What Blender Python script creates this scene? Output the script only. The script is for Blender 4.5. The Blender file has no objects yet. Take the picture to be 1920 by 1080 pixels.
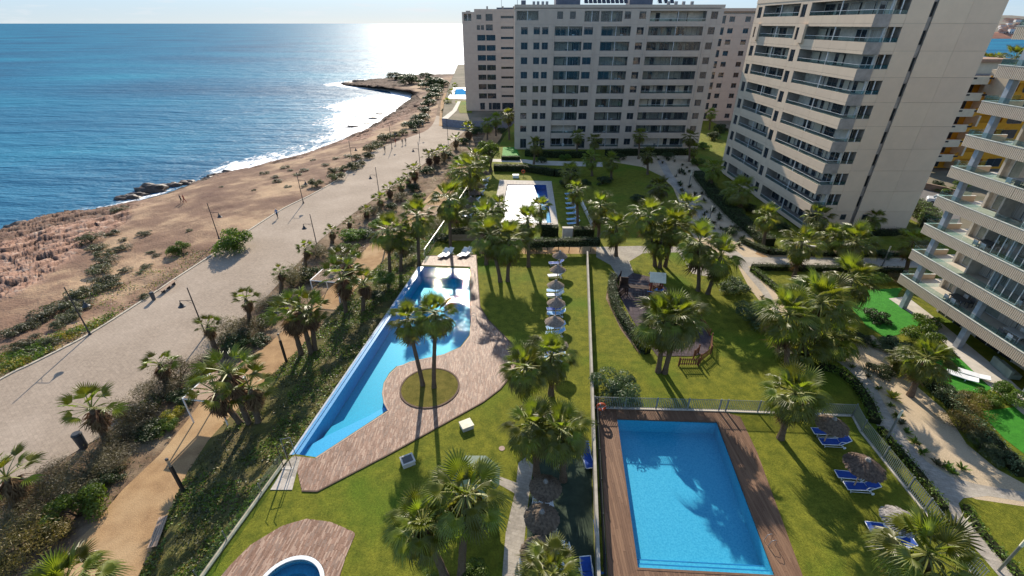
import bpy, math, random
import numpy as np
from mathutils import Vector, Matrix
from mathutils.geometry import tessellate_polygon
R = math.radians
rng = random.Random(7)
nrg = np.random.default_rng(11)
scene = bpy.context.scene
COL = scene.collection

# ------------------------------------------------------------------ camera, sky, sun, exposure
H = 26.5                      # eye height above the garden, metres
FOC = 870.0                   # focal length in pixels of a 1920 wide frame
TH = math.atan(496.5 / FOC)   # downward pitch
cd = bpy.data.cameras.new('camera'); cam = bpy.data.objects.new('camera', cd); COL.objects.link(cam)
cam.location = (0, 0, H); cam.rotation_euler = (math.pi/2 - TH, 0, 0)
cd.sensor_width = 36; cd.lens = 36*FOC/1920; cd.clip_start = .3; cd.clip_end = 200000
scene.camera = cam
SUN_EL, SUN_AZ = R(29.0), R(-7.8)          # azimuth measured from +Y towards +X
sd = bpy.data.lights.new('sun', 'SUN'); sd.energy = 4.9; sd.angle = R(.53); sd.color = (1, .90, .75)
sun = bpy.data.objects.new('sun', sd); COL.objects.link(sun)
sdir = Vector((math.sin(SUN_AZ)*math.cos(SUN_EL), math.cos(SUN_AZ)*math.cos(SUN_EL), math.sin(SUN_EL)))
sun.rotation_euler = sdir.to_track_quat('Z', 'Y').to_euler()
scene.view_settings.view_transform = 'Standard'; scene.view_settings.look = 'None'
scene.view_settings.exposure = 0.74; scene.view_settings.gamma = 1; scene.view_settings.use_curve_mapping = False
w = bpy.data.worlds.new('World'); scene.world = w; w.use_nodes = True
nt = w.node_tree; nt.nodes.clear()
def nd(t, typ, **kw):
    n = t.nodes.new(typ)
    for k, v in kw.items(): setattr(n, k, v)
    return n
wo = nd(nt, 'ShaderNodeOutputWorld'); bg = nd(nt, 'ShaderNodeBackground')
sky = nd(nt, 'ShaderNodeTexSky', sky_type='NISHITA', sun_disc=False, sun_elevation=SUN_EL, sun_rotation=SUN_AZ,
         altitude=10, air_density=1.0, dust_density=.25, ozone_density=2.0)
tcw = nd(nt, 'ShaderNodeTexCoord'); mpw = nd(nt, 'ShaderNodeMapping'); mpw.inputs['Scale'].default_value = (5, 5, 42)
nzw = nd(nt, 'ShaderNodeTexNoise'); nzw.inputs['Scale'].default_value = 1.6; nzw.inputs['Detail'].default_value = 7
nzw.inputs['Roughness'].default_value = .62
rpw = nd(nt, 'ShaderNodeValToRGB'); rpw.color_ramp.elements[0].position = .54; rpw.color_ramp.elements[1].position = .74
rpw.color_ramp.elements[1].color = (.8, .8, .8, 1)
mxw = nd(nt, 'ShaderNodeMix', data_type='RGBA'); mxw.inputs['B'].default_value = (3.4, 3.55, 3.7, 1)
nt.links.new(tcw.outputs['Generated'], mpw.inputs['Vector']); nt.links.new(mpw.outputs[0], nzw.inputs['Vector'])
nt.links.new(nzw.outputs['Fac'], rpw.inputs[0]); nt.links.new(rpw.outputs[0], mxw.inputs['Factor'])
# pale marine haze low over the horizon, all the way round
sxw = nd(nt, 'ShaderNodeSeparateXYZ'); nt.links.new(tcw.outputs['Generated'], sxw.inputs[0])
hzw = nd(nt, 'ShaderNodeValToRGB'); hzw.color_ramp.interpolation = 'EASE'
hzw.color_ramp.elements[0].position = 0.0; hzw.color_ramp.elements[0].color = (.92, .92, .92, 1)
hzw.color_ramp.elements[1].position = .26; hzw.color_ramp.elements[1].color = (0, 0, 0, 1)
hcw = nd(nt, 'ShaderNodeValToRGB'); hcw.color_ramp.elements[0].color = (2.05, 2.65, 3.15, 1); hcw.color_ramp.elements[1].position = .055; hcw.color_ramp.elements[1].color = (1.1, 2.05, 3.3, 1)
mhw = nd(nt, 'ShaderNodeMix', data_type='RGBA')
nt.links.new(sxw.outputs['Z'], hzw.inputs[0]); nt.links.new(sxw.outputs['Z'], hcw.inputs[0])
nt.links.new(hzw.outputs[0], mhw.inputs['Factor']); nt.links.new(sky.outputs[0], mhw.inputs['A']); nt.links.new(hcw.outputs[0], mhw.inputs['B'])
nt.links.new(mhw.outputs['Result'], mxw.inputs['A']); nt.links.new(mxw.outputs['Result'], bg.inputs[0])
bg.inputs[1].default_value = .15
nt.links.new(bg.outputs[0], wo.inputs[0])

# ------------------------------------------------------------------ pixel <-> place
CT, ST = math.cos(TH), math.sin(TH)
def ray(px, py):
    v = 540.0 - py
    return px - 960.0, FOC*CT + v*ST, -FOC*ST + v*CT
def G(px, py, z=0.0):                   # the spot of ground at height z seen at a photo pixel
    a, b, c = ray(px, py); t = (z - H)/c
    return Vector((a*t, b*t, z))
def AT(px, py, Y):                      # the point at distance Y
    a, b, c = ray(px, py)
    return Vector((a/b*Y, Y, H + c/b*Y))
def depth(p): return p[1]*CT + (H - p[2])*ST
def GP(pts, z=0.0): return [G(x, y, z) for x, y in pts]

# ------------------------------------------------------------------ noise
def vnoise(x, y, seed=0):
    x = np.asarray(x, float); y = np.asarray(y, float)
    xi = np.floor(x).astype(np.int64); yi = np.floor(y).astype(np.int64)
    fx = x - xi; fy = y - yi
    fx = fx*fx*(3 - 2*fx); fy = fy*fy*(3 - 2*fy)
    def h(a, b):
        n = (a*374761393 + b*668265263 + seed*1442695041) & 0x7fffffff
        n = ((n ^ (n >> 13))*1274126177) & 0x7fffffff
        return ((n ^ (n >> 16)) & 0xffff)/65535.0
    return (h(xi, yi)*(1-fx) + h(xi+1, yi)*fx)*(1-fy) + (h(xi, yi+1)*(1-fx) + h(xi+1, yi+1)*fx)*fy
def fbm(x, y, octv=4, seed=0):
    s = 0; a = .5
    for k in range(octv):
        s = s + a*vnoise(x*2**k, y*2**k, seed + k); a *= .5
    return s

# ------------------------------------------------------------------ materials
MATS = {}
def mat(name, col, rough=.8, spec=.3, col2=None, scale=1.5, detail=4, bump=0, bscale=12, rand=0, metal=0, trans=None,
        brick=None, grit=None, stretch=None, ramp=(.35, .65), col3=None, scale3=.12, ramp3=(.45, .7), coat=0):
    if name in MATS: return MATS[name]
    m = bpy.data.materials.new(name); m.use_nodes = True; t = m.node_tree; b = t.nodes['Principled BSDF']
    L = t.links.new
    b.inputs['Roughness'].default_value = rough; b.inputs['Specular IOR Level'].default_value = spec
    b.inputs['Metallic'].default_value = metal
    if coat: b.inputs['Coat Weight'].default_value = coat
    tc = nd(t, 'ShaderNodeTexCoord'); vec = tc.outputs['Object']
    if stretch:
        mp = nd(t, 'ShaderNodeMapping'); mp.inputs['Scale'].default_value = stretch[:3]
        if len(stretch) > 3: mp.inputs['Rotation'].default_value = (0, 0, stretch[3])
        L(vec, mp.inputs[0]); vec = mp.outputs[0]
    c2 = col2 or tuple(c*.72 for c in col)
    nz = nd(t, 'ShaderNodeTexNoise'); nz.inputs['Scale'].default_value = scale; nz.inputs['Detail'].default_value = detail
    nz.inputs['Roughness'].default_value = .62
    L(vec, nz.inputs['Vector'])
    rp = nd(t, 'ShaderNodeValToRGB')
    rp.color_ramp.elements[0].position = ramp[0]; rp.color_ramp.elements[1].position = ramp[1]
    rp.color_ramp.elements[0].color = (*c2, 1); rp.color_ramp.elements[1].color = (*col, 1)
    L(nz.outputs['Fac'], rp.inputs[0]); out = rp.outputs[0]
    if col3:
        n3 = nd(t, 'ShaderNodeTexNoise'); n3.inputs['Scale'].default_value = scale3; n3.inputs['Detail'].default_value = 3
        L(tc.outputs['Object'], n3.inputs['Vector'])
        r3 = nd(t, 'ShaderNodeValToRGB'); r3.color_ramp.elements[0].position = ramp3[0]; r3.color_ramp.elements[1].position = ramp3[1]
        L(n3.outputs['Fac'], r3.inputs[0])
        mx = nd(t, 'ShaderNodeMix', data_type='RGBA'); L(r3.outputs[0], mx.inputs['Factor']); L(out, mx.inputs['A'])
        mx.inputs['B'].default_value = (*col3, 1); out = mx.outputs['Result']
    if grit:                                                         # fine grain: scale, strength
        ng = nd(t, 'ShaderNodeTexNoise'); ng.inputs['Scale'].default_value = grit[0]; ng.inputs['Detail'].default_value = 6; ng.inputs['Roughness'].default_value = .7
        L(vec, ng.inputs['Vector']); rg = nd(t, 'ShaderNodeMapRange'); rg.inputs['From Min'].default_value = .3; rg.inputs['From Max'].default_value = .7
        rg.inputs['To Min'].default_value = 1-grit[1]; rg.inputs['To Max'].default_value = 1+grit[1]; L(ng.outputs['Fac'], rg.inputs[0])
        vm = nd(t, 'ShaderNodeVectorMath', operation='SCALE'); L(out, vm.inputs[0]); L(rg.outputs[0], vm.inputs['Scale']); out = vm.outputs[0]
    if brick:                                                        # paving modules: width, height, rotation, contrast
        mb_ = nd(t, 'ShaderNodeMapping'); mb_.inputs['Rotation'].default_value = (0, 0, brick[2]); L(tc.outputs['Object'], mb_.inputs[0])
        bt = nd(t, 'ShaderNodeTexBrick'); bt.inputs['Scale'].default_value = 1; bt.inputs['Brick Width'].default_value = brick[0]; bt.inputs['Row Height'].default_value = brick[1]
        bt.inputs['Mortar Size'].default_value = min(brick[:2])*.05; k = brick[3]
        bt.inputs['Color1'].default_value = (1+k, 1+k, 1+k, 1); bt.inputs['Color2'].default_value = (1-k, 1-k, 1-k, 1); bt.inputs['Mortar'].default_value = (1-2.6*k,)*3+(1,)
        L(mb_.outputs[0], bt.inputs[0]); mm = nd(t, 'ShaderNodeMix', data_type='RGBA', blend_type='MULTIPLY'); mm.inputs['Factor'].default_value = 1
        L(out, mm.inputs['A']); L(bt.outputs['Color'], mm.inputs['B']); out = mm.outputs['Result']
    if rand:
        oi = nd(t, 'ShaderNodeObjectInfo'); hs = nd(t, 'ShaderNodeHueSaturation')
        mr = nd(t, 'ShaderNodeMapRange'); mr.inputs['To Min'].default_value = 1 - rand; mr.inputs['To Max'].default_value = 1 + rand
        mh = nd(t, 'ShaderNodeMapRange'); mh.inputs['To Min'].default_value = .5 - rand*.07; mh.inputs['To Max'].default_value = .5 + rand*.05
        L(oi.outputs['Random'], mr.inputs[0]); L(oi.outputs['Random'], mh.inputs[0])
        L(mr.outputs[0], hs.inputs['Value']); L(mh.outputs[0], hs.inputs['Hue']); L(out, hs.inputs['Color']); out = hs.outputs[0]
    L(out, b.inputs['Base Color'])
    if bump:
        n2 = nd(t, 'ShaderNodeTexNoise'); n2.inputs['Scale'].default_value = bscale; n2.inputs['Detail'].default_value = 5
        L(vec, n2.inputs['Vector']); bp = nd(t, 'ShaderNodeBump'); bp.inputs['Strength'].default_value = bump
        bp.inputs['Distance'].default_value = .08
        L(n2.outputs['Fac'], bp.inputs['Height']); L(bp.outputs[0], b.inputs['Normal'])
    if trans:                                                        # leaf: light coming through
        tr = nd(t, 'ShaderNodeBsdfTranslucent'); ms = nd(t, 'ShaderNodeMixShader'); ms.inputs[0].default_value = trans[3]
        mu = nd(t, 'ShaderNodeMix', data_type='RGBA', blend_type='MULTIPLY'); mu.inputs['Factor'].default_value = 1
        L(out, mu.inputs['A']); mu.inputs['B'].default_value = (*trans[:3], 1); L(mu.outputs['Result'], tr.inputs[0])
        o = t.nodes['Material Output']; L(b.outputs[0], ms.inputs[1]); L(tr.outputs[0], ms.inputs[2]); L(ms.outputs[0], o.inputs[0])
    MATS[name] = m; return m

def glass_mat(name, tint=(.55, .65, .68), refl=1.0, rough=.02, body=.25, bodycol=(.02, .03, .04), ior=1.5, bump=0, bscale=2.0, bdist=.05):
    if name in MATS: return MATS[name]
    m = bpy.data.materials.new(name); m.use_nodes = True; t = m.node_tree; L = t.links.new
    t.nodes.remove(t.nodes['Principled BSDF']); o = t.nodes['Material Output']
    tr = nd(t, 'ShaderNodeBsdfTransparent'); tr.inputs[0].default_value = (*tint, 1)
    df = nd(t, 'ShaderNodeBsdfDiffuse'); df.inputs[0].default_value = (*bodycol, 1)
    gl = nd(t, 'ShaderNodeBsdfGlossy'); gl.inputs['Roughness'].default_value = rough; gl.inputs[0].default_value = (refl, refl, refl, 1)
    fr0 = nd(t, 'ShaderNodeFresnel'); fr0.inputs['IOR'].default_value = ior     # light leaving from below passes straight through
    ge = nd(t, 'ShaderNodeNewGeometry'); fr = nd(t, 'ShaderNodeMath', operation='MULTIPLY'); iv = nd(t, 'ShaderNodeMath', operation='SUBTRACT'); iv.inputs[0].default_value = 1
    L(ge.outputs['Backfacing'], iv.inputs[1]); L(fr0.outputs[0], fr.inputs[0]); L(iv.outputs[0], fr.inputs[1])
    m1 = nd(t, 'ShaderNodeMixShader'); m1.inputs[0].default_value = body; m2 = nd(t, 'ShaderNodeMixShader')
    L(tr.outputs[0], m1.inputs[1]); L(df.outputs[0], m1.inputs[2]); L(fr.outputs[0], m2.inputs[0])
    L(m1.outputs[0], m2.inputs[1]); L(gl.outputs[0], m2.inputs[2]); L(m2.outputs[0], o.inputs[0])
    if bump:
        tc = nd(t, 'ShaderNodeTexCoord'); n2 = nd(t, 'ShaderNodeTexNoise'); n2.inputs['Scale'].default_value = bscale; n2.inputs['Detail'].default_value = 4
        L(tc.outputs['Object'], n2.inputs['Vector']); bp = nd(t, 'ShaderNodeBump'); bp.inputs['Strength'].default_value = bump
        bp.inputs['Distance'].default_value = bdist; L(n2.outputs['Fac'], bp.inputs['Height'])
        L(bp.outputs[0], gl.inputs['Normal']); L(bp.outputs[0], fr0.inputs['Normal'])
    MATS[name] = m; return m

# ------------------------------------------------------------------ mesh building
class MB:
    def __init__(s): s.v = []; s.f = []; s.mi = []; s.cur = 0
    def add(s, vs, fs):
        n = len(s.v); s.v.extend([tuple(p) for p in vs]); s.f.extend([tuple(i + n for i in f) for f in fs]); s.mi.extend([s.cur]*len(fs)); return s
    def box(s, x0, x1, y0, y1, z0, z1, M=None):
        vs = [(x0,y0,z0),(x1,y0,z0),(x1,y1,z0),(x0,y1,z0),(x0,y0,z1),(x1,y0,z1),(x1,y1,z1),(x0,y1,z1)]
        if M is not None: vs = [M @ Vector(p) for p in vs]
        return s.add(vs, [(0,3,2,1),(4,5,6,7),(0,1,5,4),(1,2,6,5),(2,3,7,6),(3,0,4,7)])
    def bar(s, a, b, wd, ht=None):                 # square bar between two points
        a = Vector(a); b = Vector(b); d = b - a; L = d.length
        if L < 1e-6: return s
        M = Matrix.Translation(a) @ d.to_track_quat('X', 'Z').to_matrix().to_4x4()
        ht = ht or wd
        return s.box(0, L, -wd/2, wd/2, -ht/2, ht/2, M)
    def tube(s, pts, rad, n=8, cap=True):
        pts = [Vector(p) for p in pts]; k = len(pts)
        rad = rad if isinstance(rad, (list, tuple)) else [rad]*k
        vs = []
        for i, p in enumerate(pts):
            d = (pts[min(i+1, k-1)] - pts[max(i-1, 0)])
            if d.length < 1e-9: d = Vector((0, 0, 1))
            q = d.to_track_quat('Z', 'X')
            for j in range(n):
                a = 2*math.pi*j/n
                vs.append(p + q @ Vector((rad[i]*math.cos(a), rad[i]*math.sin(a), 0)))
        fs = [(i*n+j, i*n+(j+1) % n, (i+1)*n+(j+1) % n, (i+1)*n+j) for i in range(k-1) for j in range(n)]
        if cap: fs += [tuple(range(n))[::-1], tuple((k-1)*n+j for j in range(n))]
        return s.add(vs, fs)
    def lathe(s, prof, n=16, c=(0, 0, 0)):         # (radius, z) profile
        vs = [(c[0]+r*math.cos(2*math.pi*j/n), c[1]+r*math.sin(2*math.pi*j/n), c[2]+z) for r, z in prof for j in range(n)]
        k = len(prof)
        fs = [(i*n+j, i*n+(j+1) % n, (i+1)*n+(j+1) % n, (i+1)*n+j) for i in range(k-1) for j in range(n)]
        return s.add(vs, fs)
    def poly(s, pts, holes=()):                    # flat sheet, tessellated, facing up
        loops = [[Vector(p) for p in pts]] + [[Vector(p) for p in h] for h in holes]
        tris = tessellate_polygon(loops); vs = [p for l in loops for p in l]
        out = []
        for a, b, c in tris:
            nz = (vs[b]-vs[a]).cross(vs[c]-vs[a]).z
            out.append((a, b, c) if nz >= 0 else (a, c, b))
        return s.add(vs, out)
    def wall(s, pts, z0, z1, closed=True, flip=False):  # vertical band along a polyline
        n = len(pts); m = n if closed else n-1
        for i in range(m):
            a = pts[i]; b = pts[(i+1) % n]
            q = [(a[0],a[1],z0),(b[0],b[1],z0),(b[0],b[1],z1),(a[0],a[1],z1)]
            s.add(q, [(3,2,1,0) if flip else (0,1,2,3)])
        return s
    def strip(s, a, b):                            # ruled strip between two equally long polylines
        n = len(a); return s.add(list(a)+list(b), [(i, i+1, n+i+1, n+i) for i in range(n-1)])
    def mesh(s, mats, smooth=False, name='m'):
        me = bpy.data.meshes.new(name); me.from_pydata(s.v, [], s.f)
        for m in (mats if isinstance(mats, (list, tuple)) else [mats]): me.materials.append(m)
        if any(s.mi): me.polygons.foreach_set('material_index', s.mi)
        if smooth: me.polygons.foreach_set('use_smooth', [True]*len(s.f))
        me.update(); return me
    def build(s, name, mats, parent=None, smooth=False, **kw):
        return ob(name, s.mesh(mats, smooth, name), parent, **kw)

def np_mesh(V, F, mats, smooth=False, name='m', mi=None):
    V = np.asarray(V, np.float32); F = np.asarray(F, np.int32); k = F.shape[1]
    me = bpy.data.meshes.new(name); me.vertices.add(len(V)); me.vertices.foreach_set('co', V.ravel())
    me.loops.add(F.size); me.loops.foreach_set('vertex_index', F.ravel())
    me.polygons.add(len(F)); me.polygons.foreach_set('loop_start', np.arange(0, F.size, k, dtype=np.int32))
    for m in (mats if isinstance(mats, (list, tuple)) else [mats]): me.materials.append(m)
    if mi is not None: me.polygons.foreach_set('material_index', np.asarray(mi, np.int32))
    if smooth: me.polygons.foreach_set('use_smooth', np.ones(len(F), bool))
    me.update(calc_edges=True); return me

def ob(name, me, parent=None, loc=None, rot=None, scl=None, kind=None, world=False):
    o = bpy.data.objects.new(name, me); COL.objects.link(o)
    if parent is not None: o.parent = parent
    if loc is not None: o.location = loc
    if rot is not None: o.rotation_euler = rot
    if scl is not None: o.scale = (scl,)*3 if isinstance(scl, (int, float)) else scl
    if kind: o['kind'] = kind
    if world and parent is not None: o.location = -parent.location
    return o
def thing(name, label, cat, loc=(0, 0, 0), rz=0, group=None, scl=None):
    return tag(ob(name, None, None, loc, (0, 0, rz), scl), label, cat, group)
def tag(o, label, cat, group=None):
    o['label'] = label; o['category'] = cat
    if group: o['group'] = group
    return o
def struct(name, mb, m, smooth=False):
    return mb.build(name, m, None, smooth, kind='structure')
def dup(o, parent=None):
    c = o.copy(); COL.objects.link(c)
    if parent is not None: c.parent = parent
    for ch in list(o.children): dup(ch, c)
    return c
def place(o, loc, rz=0, label=None, group=None, scl=None):
    o.location = loc; o.rotation_euler = (0, 0, rz)
    if label: o['label'] = label
    if group: o['group'] = group
    if scl: o.scale = (scl,)*3
    return o
class Proto:                                       # first use returns the original, later uses copies
    def __init__(s, root): s.root = root; s.used = False
    def at(s, loc, rz, label, group=None, scl=None):
        o = dup(s.root) if s.used else s.root
        s.used = True
        return place(o, loc, rz, label, group, scl)

def inside(p, poly):
    x, y = p[0], p[1]; c = False; n = len(poly)
    for i in range(n):
        a = poly[i]; b = poly[i-1]
        if (a[1] > y) != (b[1] > y) and x < (b[0]-a[0])*(y-a[1])/(b[1]-a[1]) + a[0]: c = not c
    return c
def resample(pts, step):
    out = []
    for a, b in zip(pts[:-1], pts[1:]):
        a = Vector(a); b = Vector(b); n = max(1, int((b-a).length/step))
        out += [a.lerp(b, k/n) for k in range(n)]
    return out + [Vector(pts[-1])]
def smooth_line(pts, sub=6, closed=False):         # Catmull-Rom
    pts = [Vector(p) for p in pts]; n = len(pts); out = []
    for i in range(n if closed else n-1):
        g = (lambda k: pts[k % n]) if closed else (lambda k: pts[max(0, min(n-1, k))])
        p0, p1, p2, p3 = g(i-1), g(i), g(i+1), g(i+2)
        for k in range(sub):
            t = k/sub
            out.append(.5*((2*p1) + (p2-p0)*t + (2*p0-5*p1+4*p2-p3)*t*t + (3*p1-p0-3*p2+p3)*t**3))
    return out if closed else out + [pts[-1]]
def ellipse(c, rx, ry, n=40, rot=0, z=None):
    cr, sr = math.cos(rot), math.sin(rot)
    return [Vector((c[0]+rx*math.cos(a)*cr-ry*math.sin(a)*sr, c[1]+rx*math.cos(a)*sr+ry*math.sin(a)*cr, c[2] if z is None else z))
            for a in (2*math.pi*k/n for k in range(n))]
def clip_rect(poly, x0, x1, y0, y1):               # Sutherland-Hodgman against an axis aligned rectangle
    for ax, lim, sg in ((0, x0, 1), (0, x1, -1), (1, y0, 1), (1, y1, -1)):
        out = []; n = len(poly)
        for i in range(n):
            a = poly[i-1]; b = poly[i]; da = (a[ax]-lim)*sg; db = (b[ax]-lim)*sg
            if (da >= 0) != (db >= 0):
                t = da/(da-db); out.append((a[0]+(b[0]-a[0])*t, a[1]+(b[1]-a[1])*t))
            if db >= 0: out.append((b[0], b[1]))
        poly = out
        if len(poly) < 3: return []
    return poly
# ------------------------------------------------------------------ palette
SOIL = mat('soil', (.20, .13, .08), .95, .1, (.09, .06, .04), 2.2, 6, .6, 9, col3=(.27, .20, .13), scale3=.4)
SAND = mat('sand_path', (.37, .235, .12), .95, .1, (.27, .165, .085), .9, 8, .35, 14, col3=(.42, .29, .16), scale3=.25, grit=(12, .22))
PROM = mat('promenade_paving', (.335, .265, .20), .9, .15, (.25, .195, .145), 3.0, 9, .3, 22, col3=(.38, .305, .235), scale3=.16, ramp3=(.4, .8), ramp=(.3, .7), brick=(.5, .25, R(37), .055), grit=(7, .16))
KERB = mat('kerb_stone', (.50, .44, .34), .85, .2, (.36, .31, .24), 3, 5, .2)
LAWN = mat('lawn_grass', (.19, .188, .021), .9, .1, (.098, .114, .013), 1.3, 9, .9, 26, col3=(.085, .145, .012), scale3=.13, ramp3=(.52, .72), grit=(8, .42))
LAWN2 = mat('dry_grass', (.17, .14, .03), .9, .1, (.10, .09, .016), 1.4, 9, .9, 30, grit=(10, .3))
TURF = mat('synthetic_turf', (.045, .235, .018), .8, .2, (.03, .175, .014), 2, 8, .5, 40, grit=(14, .2))
GRAVEL = mat('pale_gravel', (.52, .41, .275), .95, .1, (.38, .295, .195), 9, 8, .6, 30, col3=(.52, .405, .275), scale3=.3, grit=(22, .25))
STONE = mat('path_paving', (.36, .32, .27), .9, .15, (.26, .23, .19), 4, 8, .3, 20, col3=(.42, .37, .30), scale3=.3, brick=(.4, .2, .3, .09))
POOLS = mat('pool_paving', (.50, .44, .37), .8, .25, (.36, .31, .26), 3, 7, .2, 18)
CONC = mat('pale_concrete', (.52, .47, .40), .85, .2, (.42, .38, .32), 1.2, 5, .1)
ASPH = mat('asphalt', (.16, .145, .13), .9, .2, (.12, .11, .10), 2, 6, .2, 30)
DARKWOOD = [mat('deck_board_a', (.185, .10, .056), .7, .3, (.13, .068, .038), 3, 6, .3, 20, stretch=(1, .12, 1)),
            mat('deck_board_b', (.155, .082, .045), .7, .3, (.11, .057, .032), 3, 6, .3, 20, stretch=(1, .12, 1)),
            mat('deck_board_c', (.215, .12, .068), .7, .3, (.15, .082, .046), 3, 6, .3, 20, stretch=(1, .12, 1))]
STAMP = [mat('plank_pinkish', (.31, .18, .12), .6, .3, (.22, .125, .08), 2.5, 6, .2, 20, stretch=(1, .2, 1)),
         mat('plank_brown', (.245, .135, .085), .6, .3, (.165, .088, .055), 2.5, 6, .2, 20, stretch=(1, .2, 1)),
         mat('plank_pale', (.40, .27, .19), .6, .3, (.29, .18, .125), 2.5, 6, .2, 20, stretch=(1, .2, 1)),
         mat('plank_grey', (.27, .175, .125), .6, .3, (.19, .12, .085), 2.5, 6, .2, 20, stretch=(1, .2, 1))]
JOINT = mat('joint_dark', (.07, .05, .04), .95, .1)
CURB = mat('brown_edging', (.13, .085, .06), .85, .2)
POOLB = mat('pool_mosaic_turquoise', (.003, .33, .44), .5, .3, (.002, .27, .38), 7, 3, 0, stretch=(1, 1, 1))
POOLE = mat('pool_mosaic_edge', (.10, .31, .52), .3, .5, (.07, .24, .44), 5, 4)
POOLN = mat('pool_mosaic_navy', (.005, .13, .34), .5, .3, (.004, .10, .28), 8, 3)
POOLM = mat('pool_mosaic_blue', (.14, .42, .52), .5, .3, (.05, .29, .42), 9, 4, ramp=(.3, .72))
WATER = glass_mat('pool_water', (.62, .92, 1.0), .62, .02, 0.0, ior=1.33, bump=.42, bscale=4.6, bdist=.028)
WHITE = mat('white_paint', (.74, .73, .71), .5, .4, (.66, .65, .63), 3)

def seamat():
    m = bpy.data.materials.new('sea_water'); m.use_nodes = True; t = m.node_tree; b = t.nodes['Principled BSDF']; L = t.links.new
    tc = nd(t, 'ShaderNodeTexCoord')
    mp = nd(t, 'ShaderNodeMapping'); mp.inputs['Scale'].default_value = (.006, .012, 1)
    L(tc.outputs['Object'], mp.inputs[0])
    nz = nd(t, 'ShaderNodeTexNoise'); nz.inputs['Scale'].default_value = 1; nz.inputs['Detail'].default_value = 5; L(mp.outputs[0], nz.inputs['Vector'])
    rp = nd(t, 'ShaderNodeValToRGB'); e = rp.color_ramp.elements
    e[0].position = .30; e[0].color = (.003, .072, .145, 1); e[1].position = .72; e[1].color = (.007, .165, .255, 1)
    k = e.new(.5); k.color = (.004, .115, .205, 1)
    L(nz.outputs['Fac'], rp.inputs[0])
    at = nd(t, 'ShaderNodeAttribute', attribute_name='shallow')
    mx = nd(t, 'ShaderNodeMix', data_type='RGBA'); L(at.outputs['Fac'], mx.inputs['Factor']); L(rp.outputs[0], mx.inputs['A'])
    mx.inputs['B'].default_value = (.02, .16, .25, 1)
    L(mx.outputs['Result'], b.inputs['Base Color'])
    b.inputs['Roughness'].default_value = .9; b.inputs['Specular IOR Level'].default_value = 0
    h = None                                         # swell, chop and ripples
    for sx, sy, amt in ((.035, .12, 2.2), (.14, .40, .9), (.7, 1.5, .26)):
        m2 = nd(t, 'ShaderNodeMapping'); m2.inputs['Scale'].default_value = (sx, sy, 1); m2.inputs['Rotation'].default_value = (0, 0, R(12))
        L(tc.outputs['Object'], m2.inputs[0])
        n2 = nd(t, 'ShaderNodeTexNoise'); n2.inputs['Scale'].default_value = 1; n2.inputs['Detail'].default_value = 5; L(m2.outputs[0], n2.inputs['Vector'])
        mu = nd(t, 'ShaderNodeMath', operation='MULTIPLY'); mu.inputs[1].default_value = amt; L(n2.outputs['Fac'], mu.inputs[0])
        if h is None: h = mu.outputs[0]
        else:
            ad = nd(t, 'ShaderNodeMath', operation='ADD'); L(h, ad.inputs[0]); L(mu.outputs[0], ad.inputs[1]); h = ad.outputs[0]
    bp = nd(t, 'ShaderNodeBump'); bp.inputs['Strength'].default_value = .8; bp.inputs['Distance'].default_value = 1.3
    L(h, bp.inputs['Height']); L(bp.outputs[0], b.inputs['Normal'])
    gl = nd(t, 'ShaderNodeBsdfGlossy'); gl.inputs['Roughness'].default_value = .45; L(bp.outputs[0], gl.inputs['Normal'])
    fr = nd(t, 'ShaderNodeFresnel'); fr.inputs['IOR'].default_value = 1.33; L(bp.outputs[0], fr.inputs['Normal'])
    mn = nd(t, 'ShaderNodeMath', operation='MINIMUM'); mn.inputs[1].default_value = .085; L(fr.outputs[0], mn.inputs[0])   # a rough sea never mirrors the horizon
    ms = nd(t, 'ShaderNodeMixShader'); L(mn.outputs[0], ms.inputs[0]); L(b.outputs[0], ms.inputs[1]); L(gl.outputs[0], ms.inputs[2])
    L(ms.outputs[0], t.nodes['Material Output'].inputs[0])
    return m
SEA = seamat()

# ------------------------------------------------------------------ coast, from the promenade kerb down to the water
ZS = -6.0
ZP = -2.36
COAST = [  # kerb pixel, shoreline pixel, share of the way where rock begins, rock height
 ((-420,1000),(-700,640),.25,1.0), ((-200,835),(-340,520),.25,1.0), ((0,712),(-70,446),.30,1.0), ((60,682),(12,431),.36,1.0), ((110,657),(75,410),.40,1.0), ((165,628),(135,394),.45,.9),
 ((250,575),(205,387),.62,.7), ((330,522),(262,374),.80,.7), ((410,470),(335,352),.88,.6), ((470,430),(378,336),.88,.6),
 ((530,392),(432,322),.90,.5), ((590,362),(505,305),.86,.5), ((640,332),(590,282),.76,.6), ((672,302),(650,258),.62,.6),
 ((720,275),(692,240),.45,.8), ((765,258),(735,212),.42,.8), ((800,244),(758,194),.42,.8), ((815,226),(770,184),.45,.7),
 ((820,205),(768,174),.5,.7), ((824,185),(738,167),.35,.8), ((830,172),(640,159),.25,.9), ((838,163),(690,150),.3,.8),
 ((848,157),(755,143),.35,.6), ((885,150),(800,140.5),.4,.4), ((960,149),(900,140),.6,.3), ((1100,149),(1100,141),.6,.2)]
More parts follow.
